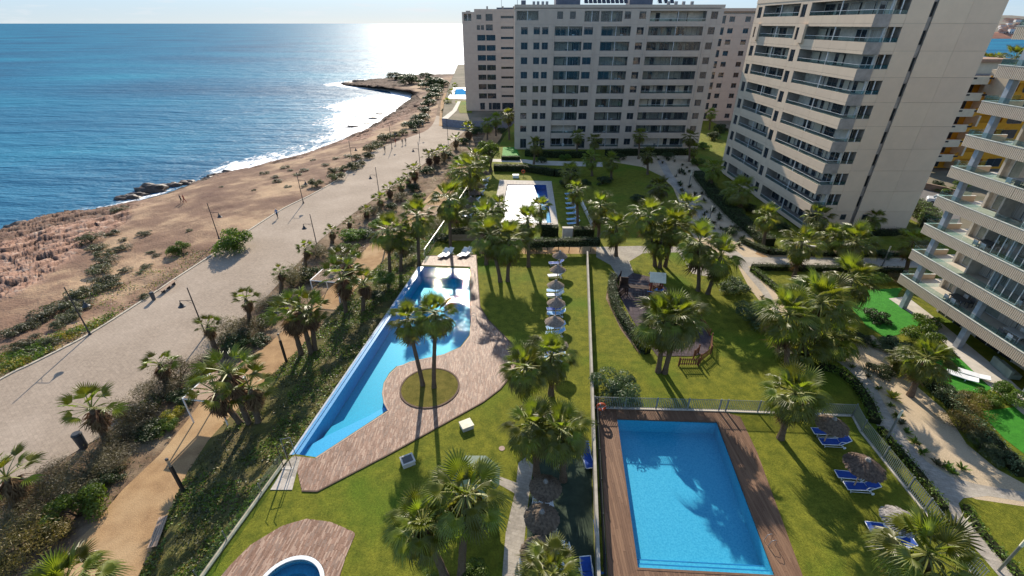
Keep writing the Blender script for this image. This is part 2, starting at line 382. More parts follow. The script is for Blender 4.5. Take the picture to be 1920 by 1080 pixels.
def build_coast():
    A = [G(*c[0], ZP) for c in COAST]; B = [G(*c[1], ZS) for c in COAST]
    sub = 36; NS = 140
    def spl(l): return smooth_line(l, sub)
    A = spl(A); B = spl(B)
    par = spl([Vector((c[2], c[3], 0)) for c in COAST])
    n = len(A)
    a = np.array([tuple(p) for p in A]); b = np.array([tuple(p) for p in B]); pr = np.array([tuple(p) for p in par])
    s = np.linspace(0, 1.22, NS)[None, :, None]
    Pn = a[:, None, :]*(1-s) + b[:, None, :]*s
    X, Y = Pn[..., 0], Pn[..., 1]; S = np.broadcast_to(s[..., 0], X.shape)
    L = np.linalg.norm(b-a, axis=1)[:, None]
    rs = pr[:, 0:1]; rh = pr[:, 1:2]
    edge = (fbm(X*.09, Y*.09, 4, 3)-.47)*1.1
    rock = np.clip((S - rs + edge*.35)/.10, 0, 1)
    rock = rock*rock*(3-2*rock)
    SS = S - (fbm(X*.05, Y*.05, 3, 40)-.47)*.16*np.clip(S*3, 0, 1)*np.minimum(1, 20/L)
    Z = np.where(SS < .9, ZP - .04 - (SS/.9)**1.5*(ZP-ZS-1.0), 0)
    Z = np.where(SS >= .9, (ZS + 1.0 - .04) - (SS-.9)*9.0, Z)
    fade = np.clip(S/.06, 0, 1)
    ridg = 1-np.abs(fbm(X*.30+fbm(X*.1,Y*.1,2,8)*3, Y*.30, 5, 9)-.47)*3.2
    strata = fbm(X*.55, Y*.9, 5, 15)
    # broken ledges: jittered plates, each with its own height and tilt
    def plates(sx, sy, seed, rot):
        c, s_ = math.cos(rot), math.sin(rot); U = (X*c + Y*s_)*sx + (fbm(X*.5, Y*.5, 2, seed+5)-.5)*.8; W_ = (-X*s_ + Y*c)*sy + (fbm(X*.5, Y*.5, 2, seed+6)-.5)*.8
        ui, wi = np.floor(U), np.floor(W_); d1 = np.full(U.shape, 9.0); d2 = np.full(U.shape, 9.0); h = np.zeros(U.shape)
        def rnd(a, b, k): return np.modf(np.abs(np.sin(a*127.1+b*311.7+k*74.7)*43758.5453))[0]
        for da in (-1, 0, 1):
            for db in (-1, 0, 1):
                a, b = ui+da, wi+db; px_, py_ = a+rnd(a, b, seed), b+rnd(a, b, seed+1); d = np.hypot(U-px_, W_-py_)
                hh = rnd(a, b, seed+2) + (U-px_)*(rnd(a, b, seed+3)-.5)*.5 + (W_-py_)*(rnd(a, b, seed+4)-.5)*.5
                near_ = d < d1; d2 = np.where(near_, d1, np.minimum(d2, d)); h = np.where(near_, hh, h); d1 = np.where(near_, d, d1)
        return h, np.clip((d2-d1)/.16, 0, 1)
    h1, e1 = plates(.22, .40, 3, .9); h2, e2 = plates(.75, 1.15, 13, .7)
    rel = (h1-.5)*.75 + (h2-.5)*.34 + (ridg-.5)*.25 - (1-e1)*.30 - (1-e2)*.15
    Z = Z + rock*rh*rel*np.clip((1.25-S)*4, 0, 1)
    crack = np.clip((1-e1*.9)*.9 + (1-e2)*.6 + np.clip(.30-h1, 0, 1)*1.0 + np.clip(.2-h2, 0, 1), 0, 1)*rock
    Z = Z + fade*(fbm(X*.35, Y*.35, 4, 22)-.47)*.45
    V = np.stack([X, Y, Z], -1).reshape(-1, 3)
    i = np.arange(n-1)[:, None]*NS + np.arange(NS-1)[None, :]
    F = np.stack([i, i+NS, i+NS+1, i+1], -1).reshape(-1, 4)
    m = bpy.data.materials.new('coast_ground'); m.use_nodes = True; t = m.node_tree; bs = t.nodes['Principled BSDF']; Lk = t.links.new
    bs.inputs['Roughness'].default_value = .93; bs.inputs['Specular IOR Level'].default_value = .15
    tc = nd(t, 'ShaderNodeTexCoord')
    def ramp(scale, det, cols, rough=.65):
        nz = nd(t, 'ShaderNodeTexNoise'); nz.inputs['Scale'].default_value = scale; nz.inputs['Detail'].default_value = det; nz.inputs['Roughness'].default_value = rough
        Lk(tc.outputs['Object'], nz.inputs['Vector']); rp = nd(t, 'ShaderNodeValToRGB'); el = rp.color_ramp.elements
        el[0].position, el[0].color = cols[0][0], (*cols[0][1], 1); el[1].position, el[1].color = cols[-1][0], (*cols[-1][1], 1)
        for p_, c_ in cols[1:-1]: e = el.new(p_); e.color = (*c_, 1)
        Lk(nz.outputs['Fac'], rp.inputs[0]); return rp.outputs[0]
    dirt = ramp(.09, 9, [(.32, (.115, .062, .043)), (.47, (.19, .115, .074)), (.60, (.37, .25, .15))])
    rk = ramp(.8, 10, [(.30, (.12, .062, .042)), (.44, (.33, .185, .125)), (.56, (.40, .25, .175)), (.70, (.47, .40, .33))], .72)
    wet = ramp(1.2, 8, [(.35, (.022, .016, .012)), (.65, (.075, .05, .034))])
    def mixa(A_, B_, name):
        at = nd(t, 'ShaderNodeAttribute', attribute_name=name); mx = nd(t, 'ShaderNodeMix', data_type='RGBA')
        Lk(at.outputs['Fac'], mx.inputs['Factor']); Lk(A_, mx.inputs['A']); Lk(B_, mx.inputs['B']); return mx.outputs['Result']
    Lk(mixa(mixa(mixa(dirt, rk, 'rock'), ramp(2.0, 6, [(.3, (.05, .028, .02)), (.7, (.12, .066, .045))]), 'crack'), wet, 'wet'), bs.inputs['Base Color'])
    nb = nd(t, 'ShaderNodeTexNoise'); nb.inputs['Scale'].default_value = 3.5; nb.inputs['Detail'].default_value = 7; Lk(tc.outputs['Object'], nb.inputs['Vector'])
    bp = nd(t, 'ShaderNodeBump'); bp.inputs['Strength'].default_value = .7; bp.inputs['Distance'].default_value = .25
    Lk(nb.outputs['Fac'], bp.inputs['Height']); Lk(bp.outputs[0], bs.inputs['Normal'])
    me = np_mesh(V, F, m, True, 'coast')
    far = np.clip((Y-150)/80, 0, 1)
    wetv = np.clip((ZS + .75 + far*.5 + (fbm(X*.4, Y*.4, 3, 31)-.45)*1.3 - Z)/.5, 0, 1)
    wetv = np.maximum(wetv, np.clip(rock*(.72*far + .5*np.clip((Y-50)/25, 0, 1)*(S > .8)), 0, .85))
    for nm, arr in (('rock', rock), ('wet', wetv), ('crack', crack)):
        at = me.attributes.new(nm, 'FLOAT', 'POINT'); at.data.foreach_set('value', np.ascontiguousarray(arr, np.float32).ravel())
    o = ob('coast_ground', me, kind='structure')
    return A, B, (X, Y, Z, S)
KERBL, SHORE, CGRID = build_coast()
cX, cY, cZ = CGRID[0].ravel(), CGRID[1].ravel(), CGRID[2].ravel()
def coast_z(x, y):
    k = np.argmin((cX-x)**2 + (cY-y)**2); return float(cZ[k])

# sea: a fine sheet near the shore inside one huge sheet, foam as its own sheet
def build_sea():
    m = MB(); S = 60000.0
    xs = [-S, -700, S]
    # far water
    m.poly([(-S,-3000,ZS),(S,-3000,ZS),(S,S,ZS),(-S,S,ZS)])
    me = m.mesh(SEA); at = me.attributes.new('shallow', 'FLOAT', 'POINT'); at.data.foreach_set('value', [0.0]*len(me.vertices))
    ob('sea', me, kind='structure')
build_sea()
def build_foam():
    m = bpy.data.materials.new('sea_foam'); m.use_nodes = True; t = m.node_tree; b = t.nodes['Principled BSDF']; L = t.links.new
    b.inputs['Base Color'].default_value = (.85, .87, .88, 1); b.inputs['Roughness'].default_value = .7
    tc = nd(t, 'ShaderNodeTexCoord'); mp = nd(t, 'ShaderNodeMapping'); mp.inputs['Rotation'].default_value = (0, 0, R(-25)); mp.inputs['Scale'].default_value = (.55, .25, 1)
    L(tc.outputs['Object'], mp.inputs[0])
    n = nd(t, 'ShaderNodeTexNoise'); n.inputs['Scale'].default_value = 1.0; n.inputs['Detail'].default_value = 9; n.inputs['Roughness'].default_value = .75
    L(mp.outputs[0], n.inputs['Vector'])
    at = nd(t, 'ShaderNodeAttribute', attribute_name='foam')
    ad = nd(t, 'ShaderNodeMath', operation='ADD'); L(n.outputs['Fac'], ad.inputs[0]); L(at.outputs['Fac'], ad.inputs[1])
    mr = nd(t, 'ShaderNodeMapRange'); mr.inputs['From Min'].default_value = 1.02; mr.inputs['From Max'].default_value = 1.16; L(ad.outputs[0], mr.inputs[0])
    L(mr.outputs[0], b.inputs['Alpha'])
    # along the shoreline: amount per photo station
    amount = [(0,.42),(.06,.42),(.12,.42),(.2,.46),(.24,.58),(.29,.60),(.33,.50),(.38,.56),(.41,.70),(.455,.64),(.50,.62),(.55,.70),(.585,.74),(.63,.76),(.67,.76),(.71,.73),(.76,.70),(.80,.70),(.84,.6),(.9,.4),(1,.2)]
    width = [(0,5),(.2,5),(.3,9),(.36,4),(.42,20),(.48,16),(.54,22),(.58,40),(.63,56),(.68,46),(.72,40),(.78,26),(.82,16),(.9,10),(1,8)]
    B = np.array([tuple(p) for p in SHORE]); A = np.array([tuple(p) for p in KERBL]); n = len(B)
    u = np.linspace(0, 1, n)
    am = np.interp(u, *zip(*amount)); wd = np.interp(u, *zip(*width))
    tang = np.gradient(B[:, :2], axis=0); nor = np.stack([-tang[:, 1], tang[:, 0]], 1); nor /= np.linalg.norm(nor, axis=1)[:, None]+1e-9
    out = (B-A)[:, :2]; sgn = np.sign((nor*out).sum(1)); nor *= sgn[:, None]
    NS = 24; s = np.linspace(-.25, 1, NS)
    P = B[:, None, :2] + nor[:, None, :]*(s[None, :, None]*wd[:, None, None])
    V = np.concatenate([P, np.full(P.shape[:2]+(1,), ZS+.03)], -1).reshape(-1, 3)
    i = np.arange(n-1)[:, None]*NS + np.arange(NS-1)[None, :]
    F = np.stack([i, i+1, i+NS+1, i+NS], -1).reshape(-1, 4)
    wave = .5+.5*np.sin(s[None, :]*9 + fbm(P[..., 0]*.05, P[..., 1]*.05, 3, 5)*9)
    amt = am[:, None]*(1-np.clip((s[None, :]-.15)/.85, 0, 1)**1.5*.62) - .10*(1-wave)*(s[None, :] > .1)
    me = np_mesh(V, F, m, False, 'foam'); at = me.attributes.new('foam', 'FLOAT', 'POINT'); at.data.foreach_set('value', np.ascontiguousarray(amt, np.float32).ravel())
    ob('surf_foam', me, kind='stuff')
build_foam()

# ------------------------------------------------------------------ promenade, soil strip, sandy path, planted slope
PROM_R = [(-420,1230),(-100,985),(0,930),(100,872),(216,802),(292,742),(366,700),(410,640),(450,600),(500,556),(545,508),(600,450),(660,402),(720,360),(770,325),(820,290),(850,265),(878,240),(882,228)]
PATH_L = [(-30,1160),(60,1080),(112,1045),(170,990),(230,918),(300,852),(350,790),(400,722),(450,680),(500,648),(540,612),(600,560),(645,512),(690,462),(740,424),(780,392),(830,340),(870,300),(905,262),(915,240)]
SLOPE_B = [(60,1290),(150,1180),(262,1080),(300,1000),(348,892),(390,826),(480,728),(540,676),(570,644),(640,570),(700,506),(765,446),(812,405),(860,350),(905,304),(938,262),(945,245)]
TERR = [(180,1340),(262,1240),(380,1080),(425,1016),(490,925),(535,862),(553,851),(620,752),(690,648),(740,574),(790,499),(836,424),(880,356),(930,280),(950,250),(958,238),(962,232)]
kerb = [tuple(p) for p in KERBL if p.y > -5 and p.y < 176]
prom = [tuple((p[0], p[1], ZP)) for p in kerb] + [tuple(G(x, y, ZP)) for x, y in reversed(PROM_R)]
struct('promenade', MB().poly(prom), PROM)
soil = [(p[0], p[1], ZP-.04) for p in kerb] + [tuple(G(x, y, ZP-.04)) for x, y in reversed(SLOPE_B)]
struct('soil_strip', MB().poly(soil), SOIL)
pth = [G(x, y, ZP+.02) for x, y in PATH_L] + [G(x, y, ZP+.02) for x, y in reversed(SLOPE_B)]
struct('sand_path', MB().poly(pth), SAND)
def kerb_line():
    pts = resample_n([Vector((p[0], p[1], 0)) for p in kerb if p[1] < 130], 118)
    for a, b in zip(pts[:-1], pts[1:]):
        if a.y > 130: break
        mb = MB(); d = (b-a).normalized()
        M = Matrix.Translation((a.x, a.y, ZP-.04)) @ d.to_track_quat('X', 'Z').to_matrix().to_4x4()
        mb.box(.012, (b-a).length-.012, -.13, .13, 0, .13, M); mb.build('kerb_stone', KERB, None, kind='structure')
hk = [p for p in KERBL if p.y > 120]
struct('headland_ground', MB().poly([(p.x, p.y, ZP-.045) for p in hk] + [(40, hk[-1].y, ZP-.045), (40, 120, ZP-.045)]), SOIL)
def slope():
    a = [G(x, y, ZP+.02) for x, y in SLOPE_B]; b = [G(x, y, 0) for x, y in TERR]
    a = resample_n(a, 150); b = resample_n(b, 150); n = 14
    A = np.array([tuple(p) for p in a]); B = np.array([tuple(p) for p in b])
    B[:, 2] = -.75
    s = np.linspace(0, 1, n)[None, :, None]
    Pm = A[:, None]*(1-s) + B[:, None]*s
    Pm[..., 2] += (fbm(Pm[..., 0]*.6, Pm[..., 1]*.6, 4, 60)-.47)*.5*np.sin(np.pi*s[..., 0]) + .35*np.sin(np.pi*s[..., 0])
    i = np.arange(149)[:, None]*n + np.arange(n-1)[None, :]
    F = np.stack([i, i+n, i+n+1, i+1], -1).reshape(-1, 4)
    g = mat('bank_earth', (.11, .105, .028), .95, .1, (.06, .055, .022), 1.1, 7, .8, 9, col3=(.13, .10, .05), scale3=.3)
    ob('planted_bank', np_mesh(Pm.reshape(-1, 3), F, g, True, 'bank'), kind='structure')
    return Pm
def resample_n(pts, n):
    pts = [Vector(p) for p in pts]; L = [0]
    for p, q in zip(pts[:-1], pts[1:]): L.append(L[-1] + (q-p).length)
    P_ = np.array([tuple(p) for p in pts]); t = np.linspace(0, L[-1], n)
    return [Vector((np.interp(x, L, P_[:, 0]), np.interp(x, L, P_[:, 1]), np.interp(x, L, P_[:, 2]))) for x in t]
BANK = slope()
kerb_line()

# ------------------------------------------------------------------ garden plateau with the pools let into it
P1 = [(553,851),(620,752),(690,648),(740,574),(790,499),(881,503),(881,560),(882,602),(880,628),(863,650),(832,664),(800,671),(768,678),(757,683),(757,688),(748,690),(744,686),(730,699),(719,718),(716,738),(719,756),(727,769),(592,857)]
P1W = GP(P1)
P2 = [(1157,786),(1344,792),(1452,1079),(1196,1065)]
P2W = GP(P2)
P3W = GP([(951,346),(1024,347),(1034,418),(938,418)])
SPAC = G(541, 1106); SPA = ellipse(SPAC, 1.62, 1.62, 40)
SPAR = ellipse(SPAC, 1.84, 1.84, 40)
def cut(l, k): return [Vector((p.x, p.y, k)) for p in l]
terr = [G(x, y) for x, y in TERR]
_i = [G(x, y) for x, y in TERR[:6]] + [P1W[0]] + P1W[:3:-1] + [G(x, y) for x, y in TERR[11:]]
lawn = _i + [Vector((8, 152, 0)), Vector((62, 152, 0)), Vector((62, -14, 0)), Vector((-19, -14, 0))]
struct('lawn', MB().poly(lawn, [P2W, P3W, SPA]), LAWN)
struct('town_ground', MB().poly([(62,-60,-.06),(900,-60,-.06),(900,380,-.06),(-40,380,-.06),(-30.4,241,-.06),(-26.4,194,-.06),(-22.4,156,-.06),(-15,152.05,-.06),(8,152.02,-.06),(62,152,-.06)]), mat('town_earth', (.22, .18, .13), .95, .1, (.12, .11, .07), .12, 6))

def basin(name, poly, zb, m, mw=None):
    mb = MB(); mb.poly(cut(poly, zb)); mb.cur = 1
    area = sum(poly[i-1].x*poly[i].y - poly[i].x*poly[i-1].y for i in range(len(poly)))
    mb.wall(poly, zb, -.002, True, flip=area > 0)
    return struct(name, mb, [m, mw or m])
basin('pool_basin', P1W, -1.55, POOLB, POOLN)
basin('pool_basin', P2W, -1.25, POOLM)
basin('pool_basin', P3W, -1.0, mat('pool_mosaic_deep', (.02, .12, .42), .5, .3))
basin('pool_basin', SPA, -.9, mat('spa_mosaic', (.01, .22, .33), .5, .3, (.008, .16, .26), 8))
for pl, nm in ((P1W, 0), (P2W, 0), (P3W, 0), (SPA, 0)):
    struct('pool_water', MB().poly(cut(pl, -.07)), WATER)
# submerged shelf and steps
sh = GP([(553,851),(584,824),(612,808),(690,772),(716,757),(719,756),(727,769),(592,857)])
mb = MB(); mb.poly(cut(sh, -.45)); mb.wall(cut(sh, 0), -1.54, -.45); struct('pool_shelf', mb, [mat('pool_mosaic_shelf', (.11, .40, .56), .5, .3, (.06, .30, .48), 9)])
sh = GP([(584,824),(618,784),(700,742),(716,740),(716,757),(690,772),(612,808)])
mb = MB(); mb.poly(cut(sh, -.9)); mb.wall(cut(sh, 0), -1.54, -.9); struct('pool_shelf', mb, [POOLB])
a, b, c, d = P2W
def lerp(p, q, t): return p.lerp(q, t)
for k, (t0, zz) in enumerate(((.915, -.75), (.955, -.4))):
    q = [lerp(b, c, t0), c, d, lerp(a, d, t0)]
    e = .012*(k+1)
    mb = MB(); mb.poly(cut(q, zz)); mb.wall(cut(q, 0), -1.2, zz)
    mb.cur = 1; f = [lerp(a, d, t0), lerp(b, c, t0), lerp(b, c, t0+.006), lerp(a, d, t0+.006)]; mb.poly(cut(f, zz+.006))
    struct('pool_step', mb, [POOLM, mat('pool_mosaic_line', (.03, .20, .40), .5, .3)])
# spa seat ring
mb = MB()
r1 = ellipse(SPAC, 1.6, 1.6, 40); r2 = ellipse(SPAC, 1.1, 1.1, 40)
mb.strip(cut(r2+[r2[0]], -.4), cut(r1+[r1[0]], -.4)); mb.wall(r2, -.88, -.4, True, True); struct('pool_step', mb, [mat('spa_mosaic', (0, 0, 0))])
mb = MB(); mb.strip(cut(SPA+[SPA[0]], .05), cut(SPAR+[SPAR[0]], .05)); mb.wall(SPA, -.2, .05, True, True); mb.wall(SPAR, 0, .05); struct('pool_rim', mb, WHITE)
# overflow edge of the long pool on the sea side, and its wall towards the bank
e0 = [Vector(p) for p in P1W[:5]]; off = Vector((-.30, -.03, 0))
mb = MB()
mb.strip([p+off+Vector((0,0,-.05)) for p in e0], [p+Vector((.3,0,-.05)) for p in e0]); mb.wall([p+Vector((.3,0,0)) for p in e0], -1.5, -.05, False, True)
struct('overflow_edge', mb, POOLE)
mb = MB(); mb.wall([p+off for p in e0], -1.6, -.05, False, True); mb.strip([p+off+Vector((-.10,0,-.04)) for p in e0], [p+off+Vector((.06,0,-.04)) for p in e0]); struct('overflow_wall', mb, mat('pool_wall_render', (.42, .45, .50), .7, .2))

# decks of planks or boards
def planks(name, polys, ang, wd, ln, mats, z=.012, th=.03, gap=.008, base=JOINT):
    mb = MB(); bs = MB(); ca, sa = math.cos(ang), math.sin(ang)
    for poly in polys:
        loc = [(p[0]*ca + p[1]*sa, -p[0]*sa + p[1]*ca) for p in poly]
        bs.poly([Vector((p[0], p[1], z-.004)) for p in poly])
        x0 = min(p[0] for p in loc); x1 = max(p[0] for p in loc); y0 = min(p[1] for p in loc); y1 = max(p[1] for p in loc)
        nx = int((x1-x0)/wd)+1; ny = int((y1-y0)/ln)+2
        for i in range(nx):
            o = rng.random()*ln
            col = clip_rect(loc, x0+i*wd+gap/2, x0+(i+1)*wd-gap/2, y0-1, y1+1)
            if len(col) < 3: continue
            for j in range(ny):
                q = clip_rect(col, x0+i*wd-1, x0+(i+1)*wd+1, y0-o+j*ln+gap/2, y0-o+(j+1)*ln-gap/2)
                if len(q) < 3: continue
                ar = abs(sum(q[k-1][0]*q[k][1]-q[k][0]*q[k-1][1] for k in range(len(q))))/2
                if ar < .003: continue
                if sum(q[k-1][0]*q[k][1]-q[k][0]*q[k-1][1] for k in range(len(q))) < 0: q = q[::-1]
                mb.cur = min(len(mats)-1, int(rng.random()*len(mats)))
                zz = z + th*(.7+.3*rng.random())
                q = [(u*ca - v*sa, u*sa + v*ca) for u, v in q]; n = len(q)
                mb.add([(x, y, zz) for x, y in q] + [(x, y, z) for x, y in q], [tuple(range(n))] + [(k, n+k, n+(k+1) % n, (k+1) % n) for k in range(n)])
    o = struct(name, bs, base)
    mb.build('planks', mats, o, kind='stuff')
    return o
D1 = [(551,855),(592,860),(729,771),(721,756),(718,738),(721,719),(732,701),(746,688),(757,685),(768,680),(800,673),(832,666),(865,652),(882,630),(884,602),(883,560),(883,500),(790,497),(800,480),(893,478),(896,520),(900,575),(915,600),(945,630),(966,652),(968,680),(958,705),(938,730),(905,755),(867,776),(730,852),(595,922),(566,921)]
planks('pool_deck', [GP(D1)], R(2), .085, .42, STAMP)
planks('pool_deck', [GP([(548,857),(564,857),(548,919),(507,919),(538,868)])], R(-14), .5, 1.1, [POOLS, STONE, POOLS], z=.016)
spa_o = [(395,1105),(430,1062),(470,1022),(530,986),(575,973),(620,979),(660,996),(667,1001),(650,1040),(628,1110),(560,1160),(450,1160)]
so = GP(spa_o)
def spa_deck():
    n = len(so); ring = SPAR
    # split into an upper and a lower half so that each is a simple outline round the spa
    c = SPAC
    ang = lambda p: math.atan2(p.y-c.y, p.x-c.x)
    out = sorted(so, key=ang)
    outn = resample_n(out+[out[0]], 96)[:-1]; outn = sorted(outn, key=ang)
    rr = [Vector((c.x+1.86*math.cos(ang(p)), c.y+1.86*math.sin(ang(p)), 0)) for p in outn]
    h = 48
    polys = [outn[:h+1]+rr[:h+1][::-1], outn[h:]+[outn[0]]+[rr[0]]+rr[h:][::-1]]
    planks('spa_deck', polys, R(-8), .085, .42, STAMP)
spa_deck()
P2o = [(1122,766),(1355,772),(1388,782),(1420,850),(1512,1100),(1500,1130),(1142,1120)]
p2o = GP(P2o); 
A2, B2, C2, D2 = P2W
o0, o1, o1b, o2, o3, o4, o5 = p2o
planks('pool_deck', [[o0, o1, o1b, B2+Vector((.05,.05,0)), A2+Vector((-.05,.05,0))], [o1b, o2, o3, C2+Vector((.05,-.05,0)), B2+Vector((.05,.05,0))],
                     [o3, o4, o5, D2+Vector((-.05,-.05,0)), C2+Vector((.05,-.05,0))], [o5, o0, A2+Vector((-.05,.05,0)), D2+Vector((-.05,-.05,0))]], R(1), .145, 3.2, DARKWOOD)
def coping(poly, wd, z, m, name='pool_coping'):
    c = sum((p for p in poly), Vector())/len(poly); mb = MB()
    o = [p + (p-c).normalized()*wd for p in poly]
    mb.strip(cut(poly+[poly[0]], z), cut(o+[o[0]], z)); mb.wall(poly, -.08, z, True, True); mb.wall(o, 0, z, True); return struct(name, mb, m)
coping(P2W, .16, .055, DARKWOOD[1])
# edging of the stamped deck on the lawn side
ed = GP(D1[18:]); mb = MB()
for p, q in zip(ed[:-1], ed[1:]): mb.bar(p+Vector((0,0,.03)), q+Vector((0,0,.03)), .10, .07)
struct('deck_edging', mb, CURB)
mb = MB()
ins = GP(D1[1:18])
for p, q in zip(ins[:-1], ins[1:]): mb.bar(p+Vector((0,0,.005)), q+Vector((0,0,.005)), .12, .09)
struct('pool_coping', mb, STAMP[2])
# round planter in the deck
pc = G(806, 727); pr_ = 2.35
mb = MB(); mb.poly(ellipse(pc, pr_, pr_, 48, z=.075)); struct('planter_lawn', mb, LAWN2)
mb = MB(); r1 = ellipse(pc, pr_, pr_, 48); r2 = ellipse(pc, pr_+.14, pr_+.14, 48)
mb.strip(cut(r1+[r1[0]], .10), cut(r2+[r2[0]], .10)); mb.wall(r1, .03, .10, True, True); mb.wall(r2, 0, .10); struct('planter_edging', mb, CURB)

# far pool; sun glare on its lit part is added as pale panels
planks('pool_surround', [GP([(937,337),(953,338),(951,346),(938,418),(1034,418),(1024,347),(951,346),(953,338),(1034,340),(1048,430),(918,428)])], 0, .6, .9, [POOLS, CONC, POOLS])
glare_q = GP([(952,347),(1001,347),(1026,417),(939,417)])
tc_ = thing('sun_glare', 'pale sun glare on the far rectangular pool, built as flat panels', 'pool glare', (glare_q[3].x, glare_q[3].y, 0))
GLAREM = mat('glare_white', (.78, .80, .80), .35, .5, (.70, .72, .74), 1.5)
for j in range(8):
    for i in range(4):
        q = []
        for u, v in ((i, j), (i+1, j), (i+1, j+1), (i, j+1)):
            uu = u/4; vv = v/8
            q.append(glare_q[3].lerp(glare_q[2], uu).lerp(glare_q[0].lerp(glare_q[1], uu), vv))
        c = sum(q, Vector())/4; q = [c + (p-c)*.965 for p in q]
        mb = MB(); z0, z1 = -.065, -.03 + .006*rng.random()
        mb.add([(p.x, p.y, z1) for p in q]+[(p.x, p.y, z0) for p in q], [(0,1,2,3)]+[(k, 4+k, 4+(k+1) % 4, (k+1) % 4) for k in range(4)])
        mb.build('glare_panel', GLAREM, tc_, world=True)

# ------------------------------------------------------------------ paths and beds of the garden
def sheet(name, pts, m, z): return struct(name, MB().poly(GP_z(pts, z)), m)
def GP_z(pts, z): return [Vector((p.x, p.y, z)) for p in GP(pts)]
sheet('garden_path', [(1118,463),(1200,461),(1285,463),(1318,492),(1350,519),(1325,518),(1298,513),(1272,473),(1205,475),(1180,490),(1192,522),(1166,532),(1145,497),(1118,482)], STONE, .006)
sheet('gravel_walk', [(1150,298),(1180,292),(1290,291),(1312,318),(1345,358),(1385,402),(1412,448),(1425,478),(1440,482),(1765,484),(1765,502),(1420,502),(1452,545),(1480,590),(1470,615),(1445,590),(1405,540),(1378,488),(1340,472),(1300,446),(1283,420),(1280,395),(1262,352),(1240,330),(1205,313),(1150,304)], GRAVEL, .004)
sheet('garden_path', [(1232,300),(1246,300),(1262,330),(1290,360),(1330,400),(1345,440),(1395,482),(1770,487),(1770,499),(1402,499),(1440,545),(1465,590),(1458,596),(1428,548),(1385,496),(1330,450),(1312,410),(1278,368),(1250,336)], STONE, .010)
sheet('sand_garden', [(1560,662),(1600,640),(1636,628),(1662,650),(1692,690),(1722,727),(1772,770),(1812,832),(1870,880),(1990,945),(1990,960),(1830,936),(1760,905),(1690,840),(1640,760),(1610,700)], GRAVEL, .004)
sheet('garden_path', [(1556,668),(1574,664),(1606,680),(1640,722),(1665,770),(1692,815),(1737,865),(1780,893),(1832,908),(1990,935),(1990,952),(1852,930),(1806,934),(1797,944),(1806,968),(1852,1020),(1912,1085),(1950,1130),(1890,1100),(1840,1042),(1793,990),(1778,952),(1738,902),(1664,822),(1640,792),(1630,757),(1614,717),(1590,692)], STONE, .008)
for pts in ([(1588,546),(1692,540),(1682,556),(1733,603),(1702,622),(1662,634),(1625,612),(1600,582)], [(1738,690),(1782,662),(1872,722),(1842,737),(1790,735),(1745,712)], [(1836,772),(1990,752),(1990,905),(1882,822)]):
    sheet('synthetic_turf', pts, TURF, .02)
sheet('terrace_paving', [(1666,560),(1700,556),(1760,602),(1880,700),(1990,800),(1960,812),(1845,716),(1728,602)], CONC, .03)
sheet('garden_path', [(985,858),(1000,872),(988,960),(975,1100),(940,1100),(948,1000),(965,925),(930,905),(936,893),(968,905),(972,868)], STONE, .006)
sheet('shaded_turf', [(1003,860),(1108,860),(1116,1100),(984,1100),(990,960)], mat('shade_toned_turf', (.055, .075, .05), .9, .1, (.035, .05, .034), 2, 6, .4, 30), .004)  # grey green ground, its colour darkened further to carry the palms' shade
sheet('bare_bed', [(898,447),(1120,452),(1120,476),(898,476)], SAND, .004)
sheet('garden_path', [(922,298),(985,299),(1000,301),(1130,304),(1130,313),(1000,309),(985,305),(922,303)], CONC, .008)
sheet('bare_bed', [(1416,476),(1420,470),(1765,470),(1765,482),(1430,482)], SAND, .012)
sheet('bare_bed', [(1140,530),(1150,545),(1178,612),(1205,652),(1200,665),(1165,620),(1136,560)], SOIL, .004)
# stone setts in the garden path edges and sandy stretch beyond the gate
sheet('access_road', [(1716,350),(1800,372),(1800,420),(1738,414),(1690,395),(1700,370)], ASPH, .006)
# ------------------------------------------------------------------ buildings
WALLC = mat('precast_grey', (.49, .395, .315), .85, .2, (.45, .36, .29), .8, 6, .08, 6, rand=.03)
WALLB = mat('precast_beige', (.64, .49, .35), .85, .2, (.60, .46, .33), .8, 6, .08, 6, rand=.03)
COREC = mat('wall_core', (.34, .30, .265), .9, .1)
INTW = mat('terrace_wall', (.60, .53, .44), .85, .2)
FRAME = mat('window_frame', (.10, .105, .11), .4, .4)
FRAMEW = mat('pale_metal', (.58, .58, .57), .35, .5)
PANE = glass_mat('window_glass', (.86, .90, .90), 1, .02, .08, (.10, .12, .14), 1.45)
PANED = glass_mat('dark_glass', (.5, .55, .58), 1, .02, .5, (.045, .06, .075), 1.6)
RAILG = glass_mat('balustrade_glass', (.78, .88, .87), 1, .02, .05, (.10, .20, .20), 1.5)
BLIND = mat('blind', (.52, .46, .36), .8, .2, (.46, .40, .31))
CURT = mat('curtain', (.48, .44, .38), .9, .1, (.25, .22, .19), 6, stretch=(3, 3, .05))
DARKIN = mat('dark_interior', (.045, .045, .05), .9, .1)
def front(Y0):                     # facade looking towards -Y: u = X, depth = +Y
    return lambda m, u0, u1, d0, d1, z0, z1: m.box(u0, u1, Y0+d0, Y0+d1, z0, z1)
def side(X0):                      # facade looking towards -X: u = Y, depth = +X
    return lambda m, u0, u1, d0, d1, z0, z1: m.box(X0+d0, X0+d1, u0, u1, z0, z1)
